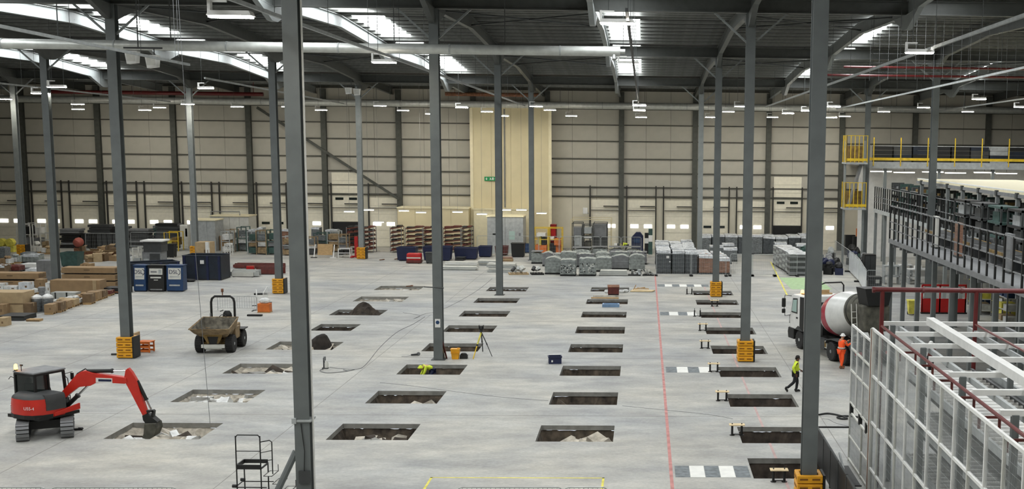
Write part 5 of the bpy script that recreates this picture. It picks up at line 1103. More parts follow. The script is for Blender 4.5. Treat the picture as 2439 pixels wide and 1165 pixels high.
# ---- tall mesh fence panels (temporary fencing)
def heras(label, xa, ya, xb, yb, h=1.95, foot=True, m='litegrey', clad=None):
    A, B = Vector((xa, ya, 0)), Vector((xb, yb, 0)); L = (B-A).length; t = thing('temporary_fence', label, 'fence', A, math.atan2(yb-ya, xb-xa), 'temporary mesh fence panels')
    MB().tube([(.02, 0, .0), (.02, 0, h-.1), (.12, 0, h), (L-.12, 0, h), (L-.02, 0, h-.1), (L-.02, 0, .0)], .022, 6).obj('frame', m, t); MB().tube([(.02, 0, .18), (L-.02, 0, .18)], .018, 5).obj('bottom_rail', m, t)
    if clad: s = MB(); n = 10; s.add([(.05+(L-.1)*i/n, .02*math.sin(i*2), z) for z in (.15, h-.06) for i in range(n+1)], [(i, i+1, n+2+i, n+1+i) for i in range(n)]).obj('sheeting', clad, t)
    else:
        wr = MB(); n = int(L/.16)
        for i in range(1, n): wr.add([(L*i/n-.004, 0, .18), (L*i/n+.004, 0, .18), (L*i/n+.004, 0, h-.02), (L*i/n-.004, 0, h-.02), (L*i/n, .006, .18), (L*i/n, .006, h-.02)], [(0, 1, 2, 3), (1, 4, 5, 2), (4, 0, 3, 5)])
        for k in range(1, 5): z = .18+(h-.2)*k/5; wr.add([(.02, 0, z-.004), (L-.02, 0, z-.004), (L-.02, 0, z+.004), (.02, 0, z+.004), (.02, .006, z), (L-.02, .006, z)], [(0, 1, 2, 3), (3, 2, 5, 4), (4, 5, 1, 0)])
        o = wr.obj('mesh_wires', m, t); o['kind'] = 'stuff'
    if foot:
        for xx in (0, L): MB().box(xx-.12, -.38, 0, xx+.12, .38, .13).obj('foot', 'black', t)
    return t
for i in range(2): heras('mesh fence panel before the dark wrapped pallets, %s of two' % ('left', 'right')[i], 1.1+3.1*i, 106.2, 4.15+3.1*i, 106.25)
for i in range(3): heras('mesh fence panel before the open floor beyond the right-hand columns, %s from the left' % ORD[i], 7.6+2.0*i, 106.6, 9.55+2.0*i, 106.6)
for i in range(8): heras('far mesh fence panel across the hall, %s from the left' % ORD[i], -17+2.1*i*1.0, 124.4, -14.95+2.1*i, 124.4, 2.0, False)
a, b, c, d = at(1988, 620), at(2022, 648), at(2045, 672), at(2062, 705)
heras('mesh fence panel curving behind the mixer lorry, far one', a[0], a[1], b[0], b[1], 2.0); heras('white sheeted fence panel behind the mixer drum', b[0], b[1], c[0], c[1], 2.0, True, 'litegrey', 'wrap_top'); heras('white sheeted fence panel nearest behind the mixer drum', c[0], c[1], d[0], d[1], 2.0, True, 'litegrey', 'wrap_top')
heras('grey fence panel end behind the mixer hopper', d[0], d[1], d[0]+1.6, d[1]-.3, 2.0)
# ================================================================== goods on the left
def box_thing(name, label, cat, px, yt, yb, d, m, parts=None, rz=0, group=None, bevel=.0, off=None):
    x, y, w, h = sbox(*px, yt, yb); off = d/2 if off is None else off
    t = thing(name, label, cat, (x, y+off, 0), rz, group); MB().box(-w/2, -d/2, 0, w/2, d/2, h).obj('body', m, t, bevel=bevel)
    for nm, mm, (a, b, c, e) in (parts or []):      # panels on the front, in fractions of width and height
        MB().box(-w/2+w*a, -d/2-.02, h*c, -w/2+w*b, -d/2+.001, h*e).obj(nm, mm, t)
    return t, w, h
def carton(label, px, yt, yb, d, m='card', group=None, rz=0, z=0.0, onpal=False):
    x, y, w, h = sbox(*px, yt, yb); t = thing('carton', label, 'carton', (x, y+d/2, 0), rz, group); z0 = 0
    if onpal: pal(t, w, d); z0 = .145
    MB().box(-w/2, -d/2, z0, w/2, d/2, h).obj('box', m, t, bevel=.01); MB().box(-w/2-.003, -.04, h*.7, w/2+.003, .04, h+.004).obj('tape', 'card_lite', t); MB().box(w*.1, -d/2-.006, z0+(h-z0)*.35, w*.3, -d/2, z0+(h-z0)*.6).obj('label_print', 'card_dark', t)
    return t
# long cartons in layers
def long_cartons(label, px, ys, d, rz=0, shift=0):
    x, y, w, _ = sbox(*px, ys[0][0], ys[-1][1])
    zs = []
    for k, (yt, yb) in enumerate(reversed(ys)):
        z1 = atY(sum(px)/2, yt, y)[1]; z0 = atY(sum(px)/2, yb, y)[1] if k else .12
        t = thing('long_carton', label % ('bottom', 'middle', 'top')[k if len(ys) == 3 else k*2], 'carton', (x+shift*k, y+d/2, max(z0, .0)), rz, 'long stacked cartons'); hh = z1-max(z0, 0)
        MB().box(-w/2, -d/2, 0, w/2, d/2, hh-.03).obj('box', 'card', t, bevel=.01); MB().box(-w/2-.004, -.06, hh*.5, w/2+.004, .06, hh-.026).obj('tape', 'card_lite', t); MB().box(w/2-.02, -d/2+.1, hh*.2, w/2+.01, d/2-.1, hh*.75).obj('end_flap', 'card_dark', t); MB().box(-.3, -d/2-.008, hh*.45, .15, -d/2, hh*.62).obj('print', 'card_dark', t)
        if k == 0: MB().box(-w/2, -d/2, -.12, w/2, d/2, 0).obj('skid', 'black', t)
        else: MB().box(-w/2, -d/2+.02, -.035, w/2, d/2-.02, 0).obj('spacer', 'black', t)
long_cartons('%s of three long cartons stacked beside the rear left column', (146, 276), ((637, 651), (653, 668), (670, 686)), 1.3)
long_cartons('%s of two long cartons at the left edge', (-40, 94), ((650, 665), (668, 683)), 1.3)
box_thing('steel_cabinet', 'plain grey steel cabinet just left of the rear left column', 'cabinet', (88, 127), 621, 668, 1.1, 'midgrey', [('door', 'midgrey', (.03, .49, .03, .97)), ('door', 'midgrey', (.51, .97, .03, .97))])
tub('dark green open container behind the rear left column', (143, 186), 602, 636, 'teal', 1.4, 'container', False, 'container')
t, w, h = box_thing('large_crate', 'large tan crate with wide flat top before the long cartons', 'crate', (119, 240), 668, 702, 1.15, 'card', [('strap', 'card_lite', (.86, .93, 0, 1.0)), ('batten', 'card_dark', (0, 1, 0, .1))])
t, w, h = box_thing('large_crate', 'tan crate at the left edge behind the grey wrapped domes', 'crate', (-30, 57), 697, 748, 1.6, 'card_lite', [('batten', 'card_dark', (0, 1, .45, .5))])
for i, (a, b, yt) in enumerate(((55, 80, 705), (80, 106, 703))):
    x, y, w, h = sbox(a, b, yt, 745); t = thing('wrapped_drum', '%s of two grey film-wrapped drums at lower left' % ('left', 'right')[i], 'drum', (x, y+.4, 0)); MB().lathe([(w*.42, 0), (w*.48, .1), (w*.47, h*.55), (w*.52, h*.8), (w*.4, h*.93), (w*.2, h)], 14).obj('drum', 'wrap', t, smooth=True); MB().lathe([(w*.53, h*.8), (w*.5, h*.9), (w*.25, h*1.0), (.05, h*1.04)], 14).obj('film_cap', 'plastic', t, smooth=True)
x, y, w, h = sbox(71, 88, 698, 746); tag(MB().lathe([(w*.5, 0), (w*.5, .25), (w*.4, .3)], 12, Matrix.Translation((0, 0, h*.97))).lathe([(w*.4, 0), (w*.4, h*.97)], 12).obj('tin', 'midgrey', None, (x, y+.9, 0)), 'grey drum standing behind the two wrapped drums', 'drum')
# pallets of cartons along the diagonal edge
for i, (px, yb, hh, m) in enumerate(((114, 750, 24, 'card'), (131, 745, 24, 'card_dark'), (149, 738, 20, 'card'), (166, 732, 18, 'card_lite'), (182, 728, 14, 'plastic'), (198, 726, 25, 'card_dark'), (218, 718, 22, 'card'), (235, 713, 20, 'card_dark'), (250, 706, 13, 'rack_red'))):
    a = 10 if i not in (6,) else 13
    t = carton('carton on a pallet in the slanting edge at lower left, %s from the left' % ORD[i], (px-a, px+a), yb-hh, yb, .95, m, 'cartons along the slanting edge', .1, onpal=True)
    if i % 2 == 0: MB().blob((0, .2, t.children[1].bound_box[1][2]+.05), (.25, .2, .14), 7, 5, .25).obj('bag', 'plastic' if i % 4 else 'black', t)
for i, (a, b, yt, yb, m) in enumerate(((-2, 18, 724, 750, 'card'), (18, 36, 723, 748, 'card_dark'), (83, 102, 666, 686, 'card'), (-8, 12, 758, 778, 'card_lite'), (-20, 8, 676, 692, 'plastic'), (118, 128, 674, 702, 'plastic'), (8, 40, 682, 692, 'plastic'), (44, 70, 673, 692, 'wrap_top'))):
    carton(['open tan carton at the left edge', 'open darker carton second from the left edge', 'small open tan carton beside the grey cabinet', 'pale carton in the bottom left corner of the left store', 'white packaged box at the left edge', 'upright white board by the large tan crate', 'white bag on the left among the cartons', 'clear-wrapped load left of the grey cabinet'][i], (a, b), yt, yb, .8, m)
t, w, h = box_thing('sheet_stack', 'low black stack of sheets at lower left', 'sheets', (-5, 58), 753, 764, 1.6, 'black', [('edge_strip', 'steel_dark', (0, 1, .2, .5))])
t, w, h = box_thing('sheet_stack', 'dark sheets lying at the end of the long cartons', 'sheets', (243, 296), 686, 700, 1.2, 'black', [('edge_strip', 'rust', (0, 1, .2, .4))])
t, w, h = box_thing('plywood_offcut', 'thin plywood strip on the floor at lower left', 'board', (62, 94), 761, 766, .5, 'wood', [('edge_strip', 'card_dark', (0, 1, .2, .6))])
t, w, h = box_thing('channel_bundle', 'silver channel bundle on the cartons row before the large tan crate', 'channels', (121, 182), 697, 712, .8, 'galv', [('end_strap', 'black', (.6, .66, 0, 1)), ('end_strap', 'black', (.15, .2, 0, 1))])
t, w, h = box_thing('sheet_stack', 'white sheets in the rear left goods, above the left long cartons', 'sheets', (48, 88), 629, 641, 1.4, 'white', [('edge_strip', 'midgrey', (0, 1, 0, .3))])
for i, (a, b, yt, yb, m) in enumerate(((-10, 20, 632, 650, 'card_dark'), (18, 48, 634, 648, 'rack_red'), (70, 95, 640, 652, 'plastic'), (55, 84, 602, 622, 'wrap'), (60, 100, 606, 626, 'bale'), (0, 20, 590, 616, 'wrap'))):
    wrapped(['brown mixed load at the left edge', 'dark red mixed load near the left edge', 'small white load near the left edge', 'grey film load behind the grey cabinet', 'grey bale behind the grey cabinet', 'rounded grey film load at the far left'][i], *sbox(a, b, yt, yb)[:2], sbox(a, b, yt, yb)[2], 1.1, sbox(a, b, yt, yb)[3], m, seed=200+i, dome=.1, topl=i % 2 == 0)
# heap of cartons
rq = random.Random(8)
for i in range(26):
    px, py = rq.uniform(190, 292), rq.uniform(600, 625); x, y = at(px, py); a, b, c = rq.uniform(.25, .5), rq.uniform(.2, .4), rq.uniform(.15, .4)
    t = thing('carton', 'crushed tan carton in the long heap between the rear left columns', 'carton', (x, y, 0), rq.uniform(0, 3), 'heap of crushed cartons'); MB().add([(sx*a, sy*b, z*c*2+rq.uniform(-.03, .05)*z) for z in (0, 1) for sx, sy in ((-1, -1), (1, -1), (1, 1), (-1, 1))], [(0, 3, 2, 1), (4, 5, 6, 7), (0, 1, 5, 4), (1, 2, 6, 5), (2, 3, 7, 6), (3, 0, 4, 7)]).obj('box', rq.choice(('card', 'card_lite', 'card_dark', 'rust')), t); MB().add([(-a, -b, c*2), (a, -b, c*2), (a*1.1, -b*1.7, c*2+.1), (-a, -b*1.6, c*2+.15)], [(0, 1, 2, 3)]).obj('flap', 'card_lite', t)
x, y = at(188, 601); t = thing('cement_mixer', 'small red drum mixer behind the carton heap', 'mixer', (x, y, 0))
AXm = Matrix.Translation((0, 0, 1.0)) @ Matrix.Rotation(math.radians(-65), 4, 'X') @ Matrix.Rotation(.3, 4, 'Y')
MB().lathe([(.2, -.45), (.42, -.3), (.5, 0), (.42, .3), (.3, .42), (.25, .42), (.3, .2)], 16, AXm).obj('drum', 'red' if False else mat('pinkred', 'a2574b', rough=.6), t, smooth=True); MB().tube([(-.45, .2, 0), (-.3, 0, .9), (.3, 0, .9), (.45, .2, 0)], .04, 6).obj('stand', 'rack_red', t); MB().box(-.4, -.2, 0, .4, .3, .45).obj('base', 'rust', t)
x, y = at(160, 590); t = thing('block_stack', 'small stack of pale red slabs beside the rear left column', 'slabs', (x, y, 0))
for k in range(5): MB().box(-.35, -.3, .2*k, .35, .3, .2*k+.16).obj('slab', ('card_lite', 'rack_red')[k % 2], t)
# dark wheeled bins in rows and black stacks on them
for i in range(9):
    a = 198+11.5*i; t = tub('dark grey wheeled bin in the far left row, %s from the left' % ORD[i], (a, a+11), 558, 592, 'darkgrey' if i > 2 else 'black', 1.0, lid=True)
for i, (a, b, yt, yb, m) in enumerate(((140, 192, 545, 592, 'black'), (205, 262, 535, 572, 'darkgrey'), (262, 300, 540, 572, 'black'), (300, 350, 545, 590, 'darkgrey'), (345, 412, 540, 588, 'teal'), (365, 425, 532, 572, 'darkgrey'))):
    x, y, w, h = sbox(a, b, yt, yb); rq = random.Random(i+30); t = thing('tray_stack', ['tall black tray stack behind the red mixer', 'dark tray stack behind the wheeled bins, left one', 'dark tray stack behind the wheeled bins, right one', 'dark stack behind the left yellow-guard column', 'greenish pallet stack left of the yellow cage', 'grey stack of lids behind the greenish pallet stack'][i], 'tray stack', (x, y+.8, 0)); pal(t, w, 1.4, 'darkgrey')
    n = 8
    for k in range(n):
        z0 = .15+(h-.15)*k/n; s = rq.uniform(.85, 1.0); dx = rq.uniform(-.08, .08); MB().box(-w/2*s+dx, -.65, z0, w/2*s+dx, .65, z0+(h-.15)/n-.04).obj('tray', rq.choice((m, 'black', 'midgrey', m)), t)
a, b = at(205, 603), at(288, 603); heras('mesh fence panel along the dark wheeled bins', a[0], a[1], b[0], b[1], 2.0, False)
a, b = at(312, 600), at(400, 600); heras('mesh fence panel before the greenish pallet stack', a[0], a[1], b[0], b[1], 2.0, False)
for i, (a, b, yt, yb) in enumerate(((40, 55, 536, 580), (55, 72, 532, 578), (74, 92, 534, 576))):
    frame_machine('white equipment frame at far left, %s of three' % ('left one', 'middle one', 'right one')[i], (a, b), yt, yb, 1.2, 'white', 'white', [(.1, .9, .55, .85, ('white', 'black', 'white')[i]), (.1, .8, .1, .4, 'midgrey')], 20+i)
for i, (px, yb) in enumerate(((10, 600), (22, 600))):
    x, y = at(px, yb); tag(MB().lathe([(.12, -.3), (.4, -.3), (.42, 0), (.4, .3), (.12, .3)], 14, Matrix.Translation((0, 0, .95)) @ Matrix.Rotation(PI/2, 4, 'X')).box(-.4, -.3, 0, .4, .3, .6).obj('hose_reel', 'yelpaint', None, (x, y, 0)), '%s yellow coil at the far left edge' % ('left', 'right')[i], 'coil')
for i, (a, b) in enumerate(((100, 122), (118, 140))):
    frame_machine('pale wire cage trolley at far left, %s of two' % ('left', 'right')[i], (a, b), 555, 590, 1.1, 'offwhite', 'offwhite', [(.05, .95, 0, .15, 'card'), (.1, .5, .15, .4, 'card_lite')], 50+i)
# ---- recycling bins with lettering, and the blue skip
def dsl(label, px, m, kind, yt=634, yb=695):
    x, y, w, h = sbox(*px, yt, yb); t = thing('recycling_bin', label, 'bin', (x, y+.45, 0), 0, 'large recycling bins before the blue skip'); 
    MB().prism([(-.45, .06), (.45, .06), (.45, h), (-.3, h)], -w/2+.04, w/2-.04, 'x').obj('body', m, t, bevel=.03)
    MB().box(-w/2, -.34, h, w/2, .48, h+.06).obj('lid', m, t)
    tl = math.atan2(.15, h-.06)
    def fp(u, z): return (u, -.46+.15*(z-.06)/(h-.06)-.004, z)
    def plate(nm, mm, a, b, z0, z1, e): MB().add([(*fp(a, z0)[:2], z0), (*fp(b, z0)[:2], z0), (*fp(b, z1)[:2], z1), (*fp(a, z1)[:2], z1)], [(0, 1, 2, 3)]).xf(Matrix.Translation((0, -e, 0))).obj(nm, mm, t)
    if kind == 'dsl':
        plate('poster', 'offwhite', -w*.36, w*.36, h*.48, h*.92, .006)
        text_mesh('lettering', 'DSL', .42, 'navy', t, (-.08, fp(0, h*.76)[1]-.012, h*.76), (PI/2-tl, 0, 0))
        arc = [(w*.12+.26*math.cos(q), h*.76+.24*math.sin(q)) for q in [-1.2+2.4*i/10 for i in range(11)]]
        MB().tube([(u, fp(u, z)[1]-.014, z) for u, z in arc], .022, 4).obj('swoosh', 'navy', t); plate('small_print', 'litegrey', -w*.28, w*.28, h*.56, h*.6, .012); plate('small_print', 'litegrey', -w*.3, w*.3, h*.22, h*.28, .012)
    else:
        plate('poster', 'offwhite', -w*.38, w*.38, h*.66, h*.9, .006); plate('small_print', 'midgrey', -w*.3, w*.05, h*.74, h*.8, .012); plate('swoosh', 'litegrey', w*.15, w*.32, h*.7, h*.86, .012)
        plate('small_print', 'offwhite', -w*.32, w*.3, h*.52, h*.58, .01); plate('small_print', 'offwhite', -w*.12, w*.12, h*.44, h*.47, .01); plate('small_print', 'midgrey', -w*.34, w*.36, h*.06, h*.11, .01)
    for sx in (-1, 1): MB().cyl((sx*w*.4-.04, -.25, .07), (sx*w*.4+.04, -.25, .07), .07, 8).obj('castor', 'black', t)
dsl('blue recycling bin with white DSL poster, half hidden by the column', (317, 349), 'blue', 'dsl'); dsl('black recycling bin with white notice, between the two blue ones', (351, 393), 'black', 'x'); dsl('blue recycling bin with white DSL poster, right of the black bin', (395, 438), 'blue', 'dsl')
def skip_(label, cx_, cy_, L, W, h, rz):
    t = thing('skip', label, 'skip', (cx_, cy_, 0), rz); th = .06
    for b in ((-L/2, -W/2, .1, L/2, -W/2+th, h), (-L/2, W/2-th, .1, L/2, W/2, h), (-L/2, -W/2+th, .1, -L/2+th, W/2-th, h), (L/2-th, -W/2+th, .1, L/2, W/2-th, h)): MB().box(*b).obj('side', 'skipblue', t)
    MB().box(-L/2+th, -W/2+th, .1, L/2-th, W/2-th, .16).obj('floor_plate', 'skipblue', t)
    for i in range(4):
        xx = -L/2+.15+(L-.3)*i/3
        for yy in (-W/2-.03, W/2+.03): MB().box(xx-.09, yy-.03, 0, xx+.09, yy+.03, h).obj('rib', 'navy', t)
    MB().tube([(-L/2, -W/2, h), (L/2, -W/2, h), (L/2, W/2, h), (-L/2, W/2, h)], .05, 6, True).obj('rim', 'skipblue', t); MB().box(-L/2, -W/2, 0, L/2, W/2, .1).obj('skid', 'black', t)
    return t
s1 = skip_('dark blue ribbed waste skip right of the recycling bins', -36.15, 101.35, 3.1, 2.2, 2.0, 0)
MB().box(-.1, -1.18, 1.35, .2, -1.13, 1.65).obj('paper_notice', 'white', s1)
skip_('dark blue skip angled behind the recycling bins', -39.3, 97.4, 4.2, 1.9, 1.75, math.radians(38))
tag(MB().blob((0, 0, .12), (.7, .35, .14), 10, 5, .2).obj('black_sack', 'black', None, (*at(447, 671), 0)), 'flat black sack on the floor before the blue skip', 'sack')
# machines behind the skip
t, w, h = box_thing('platform_lift', 'grey machine with white flat roof behind the recycling bins', 'machine', (340, 385), 600, 642, 1.4, 'midgrey', [('panel', 'litegrey', (.05, .35, .35, .6)), ('panel', 'darkgrey', (.4, .95, .1, .9))]); MB().box(-w*.42, -.75, h, w*.55, .75, h+.9).obj('cabin', 'darkgrey', t); MB().box(-w*.55, -.9, h+.9, w*.65, .9, h+1.02).obj('roof', 'white', t)
frame_machine('pale scrap frame left of the white-roofed machine', (316, 338), 590, 640, 1.2, 'offwhite', 'offwhite', [(.1, .8, .2, .5, 'litegrey')], 31)
tub('black tall bin behind the blue skip', (413, 432), 583, 614, 'black', .9, lid=True)
carton('big tan carton above the blue skip, behind it', (462, 498), 578, 622, 1.4, 'card_lite'); carton('tan carton stack right of the pale cabin', (500, 528), 562, 597, 1.1, 'card', onpal=True); carton('upright white board beside the big tan carton', (490, 498), 577, 622, .3, 'white')
frame_machine('yellow tubular cage rack left of the pale column', (392, 426), 553, 598, 1.4, 'yrail', 'yrail', [(.1, .5, .1, .45, 'yelpaint'), (.5, .9, .3, .7, 'dirt_yellow')], 32)
box_thing('wall_cabinet', 'white electrical cabinet left of the pale column', 'cabinet', (428, 446), 536, 582, .8, 'white', [('door', 'offwhite', (.05, .95, .05, .95)), ('sign', 'black', (.7, .95, .5, .85))])
cb_, w_, h_ = hut('site_cabin', 'pale grey site cabin with railed roof behind the left pale column', (452, 512), 526, 126.5, 2.5, 'litegrey', 3)
cb2, w2, h2 = hut('site_cabin', 'long cream site cabin with pipes on its roof before the loading doors', (500, 592), 516, 130, 2.6, 'offwhite', 4)
MB().tube([(-w2/2, .3, h2+.12), (-w2/2, .3, h2+.5), (-w2/4, .3, h2+.5), (-w2/4, .3, h2+.15), (-w2/4, .3, h2+.5), (w2/4, .3, h2+.5), (w2/4, .3, h2+.12)], .05, 6).obj('roof_pipe', 'midgrey', cb2)
# mixed green-grey cages and goods
rq = random.Random(77)
for i, (a, b, yt, yb, m) in enumerate(((528, 548, 548, 592, 'plastic'), (548, 568, 545, 590, 'midgrey'), (568, 590, 538, 588, 'wrap'), (592, 614, 548, 595, 'teal'), (612, 636, 546, 596, 'dumper'), (634, 656, 545, 596, 'teal'), (672, 692, 560, 598, 'dumper'), (728, 750, 562, 596, 'darkgrey'), (750, 780, 552, 590, 'wrap_brown'), (778, 806, 548, 590, 'dumper'), (806, 826, 556, 596, 'teal'))):
    t = frame_machine('cage trolley of mixed goods under the loading doors, %s from the left' % ORD[i], (a, b), yt+3, yb+11, 1.3, m, ('litegrey', 'dumper', 'teal')[i % 3], [(.05, .95, .05, .3, m), (.1, .9, .34, .55, rq.choice(('midgrey', 'plastic', 'dumper', 'darkgrey'))), (.08, .9, .6, .85, rq.choice(('wrap', m, 'bale_lite')))], 60+i); t['group'] = 'cage trolleys under the loading doors'
for i, (a, b) in enumerate(((575, 596), (604, 618), (664, 684), (736, 756), (770, 800))):
    x, y, w, h = sbox(a, b, 560, 600); wrapped('film-wrapped pallet behind the cage trolleys, %s from the left' % ORD[i], x, y+1.5, w, 1.2, 2.2+.2*(i % 2), ('wrap', 'bale', 'wrap_brown')[i % 3], seed=300+i, group='film-wrapped pallets behind the cage trolleys')
tub('dark wheeled bin with white lid among the cage trolleys', (566, 582), 568, 592, 'navy', .8, lid=True)
x, y, w, h = sbox(533, 550, 575, 608); frame_machine('thin white trolley frame before the cage trolleys', (536, 549), 580, 609, .7, 'white', 'white', [(.0, 1, .8, .95, 'plastic')], 91)
# red and silver steel on the floor
for i, (a, b, yt, yb, m, lab) in enumerate(((548, 682, 627, 640, 'rack_red', 'long dark red steel beams behind the silver panels'), (600, 672, 634, 654, 'rack_red', 'shorter dark red beam bundle right of the silver panels'), (541, 618, 642, 660, 'galv', 'stack of silver wrapped panels right of the blue skip'))):
    x, y, w, h = sbox(a, b, yt, yb); t = thing('beam_bundle', lab, 'beams', (x, y+.4, 0), 0); rq = random.Random(i)
    for k in range(6): MB().box(-w/2+rq.uniform(0, .4), -.45+.15*k, .05+.02*(k % 2), w/2-rq.uniform(0, .5), -.32+.15*k, h*(.6+.06*k)).obj('beam', m if m != 'galv' or k % 2 else 'offwhite', t)
    for s in (-.3, .3): MB().box(w*s-.06, -.5, 0, w*s+.06, .6, .05).obj('bearer', 'black', t)
carton('small red case on the red beams right of the blue skip', (591, 609), 634, 654, .3, 'red')
x, y, w, h = sbox(744, 800, 582, 614); t = thing('plywood_hoarding', 'plywood board leaning on white stands before the red racks', 'board', (x, y, 0))
MB().add([(-w*.3, .1, .25), (w*.35, .1, .25), (w*.35, .35, h), (-w*.3, .35, h), (-w*.3, .14, .25), (w*.35, .14, .25), (w*.35, .39, h), (-w*.3, .39, h)], [(0, 1, 2, 3), (7, 6, 5, 4), (0, 4, 5, 1), (1, 5, 6, 2), (2, 6, 7, 3), (3, 7, 4, 0)]).obj('board', 'wood', t)
for sx in (-1, 1): MB().beam((sx*w*.42, -.2, 0), (sx*w*.42, .4, h*.95), .08, .06).obj('stand', 'white', t); MB().box(sx*w*.42-.3, -.3, 0, sx*w*.42+.3, -.1, .08).obj('foot', 'white' if sx > 0 else 'black', t)
x, y, w, h = sbox(806, 832, 595, 614); frame_machine('low white trolley with black boxes before the red racks', (806, 834), 592, 614, .8, 'white', 'white', [(0, .4, .3, .8, 'black'), (.5, .9, .35, .85, 'black')], 92)

# more loose goods between the left cartons
for i, (a, b, yt, yb, m, lab) in enumerate(((20, 46, 655, 672, 'plastic', 'clear bagged parts on the left between the long cartons'), (60, 84, 690, 703, 'galv', 'silver tray of fittings behind the wrapped drums'), (34, 60, 708, 722, 'litegrey', 'grey bagged fittings left of the wrapped drums'),
        (96, 118, 716, 734, 'plastic', 'white bag of packaging right of the wrapped drums'), (106, 128, 712, 728, 'bale', 'grey bundle behind the slanting cartons'), (128, 150, 712, 726, 'card_lite', 'open pale carton behind the slanting cartons'), (150, 176, 708, 722, 'plastic', 'white sack behind the slanting cartons'), (176, 200, 700, 714, 'card', 'tan carton behind the slanting row, middle'),
        (206, 232, 694, 708, 'card_dark', 'brown carton behind the slanting row, right'), (-5, 22, 612, 632, 'card', 'tan load at the far left edge'), (24, 50, 608, 628, 'bale_lite', 'pale bundle at the far left'), (100, 140, 640, 650, 'offwhite', 'pale boards left of the rear left column'), (300, 318, 610, 640, 'midgrey', 'grey bundle left of the yellow-guard column'), (190, 215, 628, 640, 'card', 'flat tan carton behind the long cartons'),
        (40, 62, 580, 606, 'wrap', 'wrapped pallet at the far left behind the yellow coils'), (64, 90, 578, 604, 'offwhite', 'white bagged pallet at the far left'), (96, 134, 588, 606, 'card_lite', 'low tan pallet left of the rear left column'))):
    x, y, w, h = sbox(a, b, yt, yb); rq = random.Random(i); t = thing('loose_goods', lab, 'goods', (x, y+.5, 0), rq.uniform(-.2, .2)); pal(t, w, 1.0)
    n = 3
    for k in range(n):
        xx = -w/2+w*(k+.5)/n; MB().box(xx-w/n*.46, -.45, .145, xx+w/n*.46, .45, .145+(h-.145)*rq.uniform(.55, .95)).obj('piece', rq.choice((m, m, 'card', 'plastic')), t, bevel=.03)
    MB().blob((rq.uniform(-.2, .2), 0, h*.9), (w*.3, .35, h*.22), 8, 5, .25).obj('bag', m, t)
# ================================================================== right side: mezzanine, gallery, conveyors, fence
# ---- gallery deck with black cage fence
gal = thing('gallery', 'raised grey walkway gallery along the right side', 'gallery', (0, 0, 0))
for (x0, y0, x1, y1) in ((16, 30, 34, 78.6), (22.1, 78.7, 40, 116.5)): MB().box(x0, y0, 5.3, x1, y1, 5.5).obj('deck', 'midgrey', gal)
MB().box(15.9, 30, 5.28, 16.0, 78.6, 5.55).obj('edge_beam', 'midgrey', gal); MB().box(22.06, 78.7, 5.2, 22.12, 116.5, 5.55).obj('edge_beam', 'litegrey', gal)
for i in range(13): MB().box(15.95, 31+3.95*i-.12, 0, 16.2, 31+3.95*i+.12, 5.3).obj('post', 'steel', gal)
for i in range(11): MB().box(19.9, 33+4.4*i-.12, 0, 20.15, 33+4.4*i+.12, 5.3).obj('post', 'steel', gal)
for i in range(9): MB().box(22.2, 80+4.6*i-.12, 0, 22.45, 80+4.6*i+.12, 5.3).obj('post', 'steel_light', gal)
for i in range(24): MB().box(16, 31.5+2*i, 5.05, 22, 31.6+2*i, 5.3).obj('joist', 'midgrey', gal)
def cage(label, X, ya, yb, z0, rails, top, step, m):
    t = thing('cage_fence', label, 'fence', (X, 0, z0)); n = round((yb-ya)/step)
    for z in rails: MB().box(-.025, ya, z-.03, .025, yb, z+.03).obj('rail', 'midgrey', t)
    up = MB().box(-.045, -.05, 0, .045, .05, top).mesh('upright', m)
    for i in range(n+1): put('upright', up, t, (0, ya+(yb-ya)*i/n, 0))
    return t
cage('long black-barred cage fence along the gallery edge at right', 15.95, 32, 78.5, 5.56, (.62, 1.1, 2.1), 2.12, 1.32, 'black')
cage('far dark-barred cage fence at the end of the gallery', 22.09, 79, 116.4, 5.56, (.7, 1.15, 2.1), 2.1, 1.0, 'black')
# posts and pale roof over the conveyor on the gallery
enc = thing('conveyor_canopy', 'conveyor canopy with broad cream flat roof on grey posts', 'canopy', (22.45, 0, 5.5))
MB().box(.0, 56, 3.22, 8.2, 100, 3.36).obj('roof_sheet', 'cream_trim', enc); MB().box(-.08, 40, 3.0, .06, 100, 3.22).obj('roof_beam', 'midgrey', enc)
for i in range(14):
    y = 43+4.25*i
    MB().box(-.12, y-.12, 0, .12, y+.12, 3.05).obj('post', 'steel_light', enc); MB().box(-.16, y-.18, 2.95, .16, y+.18, 3.3).obj('bracket', 'steel_dark', enc)
    MB().box(7.9, y-.1, 0, 8.1, y+.1, 3.2).obj('post', 'steel', enc)
MB().box(0, 56, 3.36, .3, 100, 3.42).obj('edge_trim', 'white', enc)
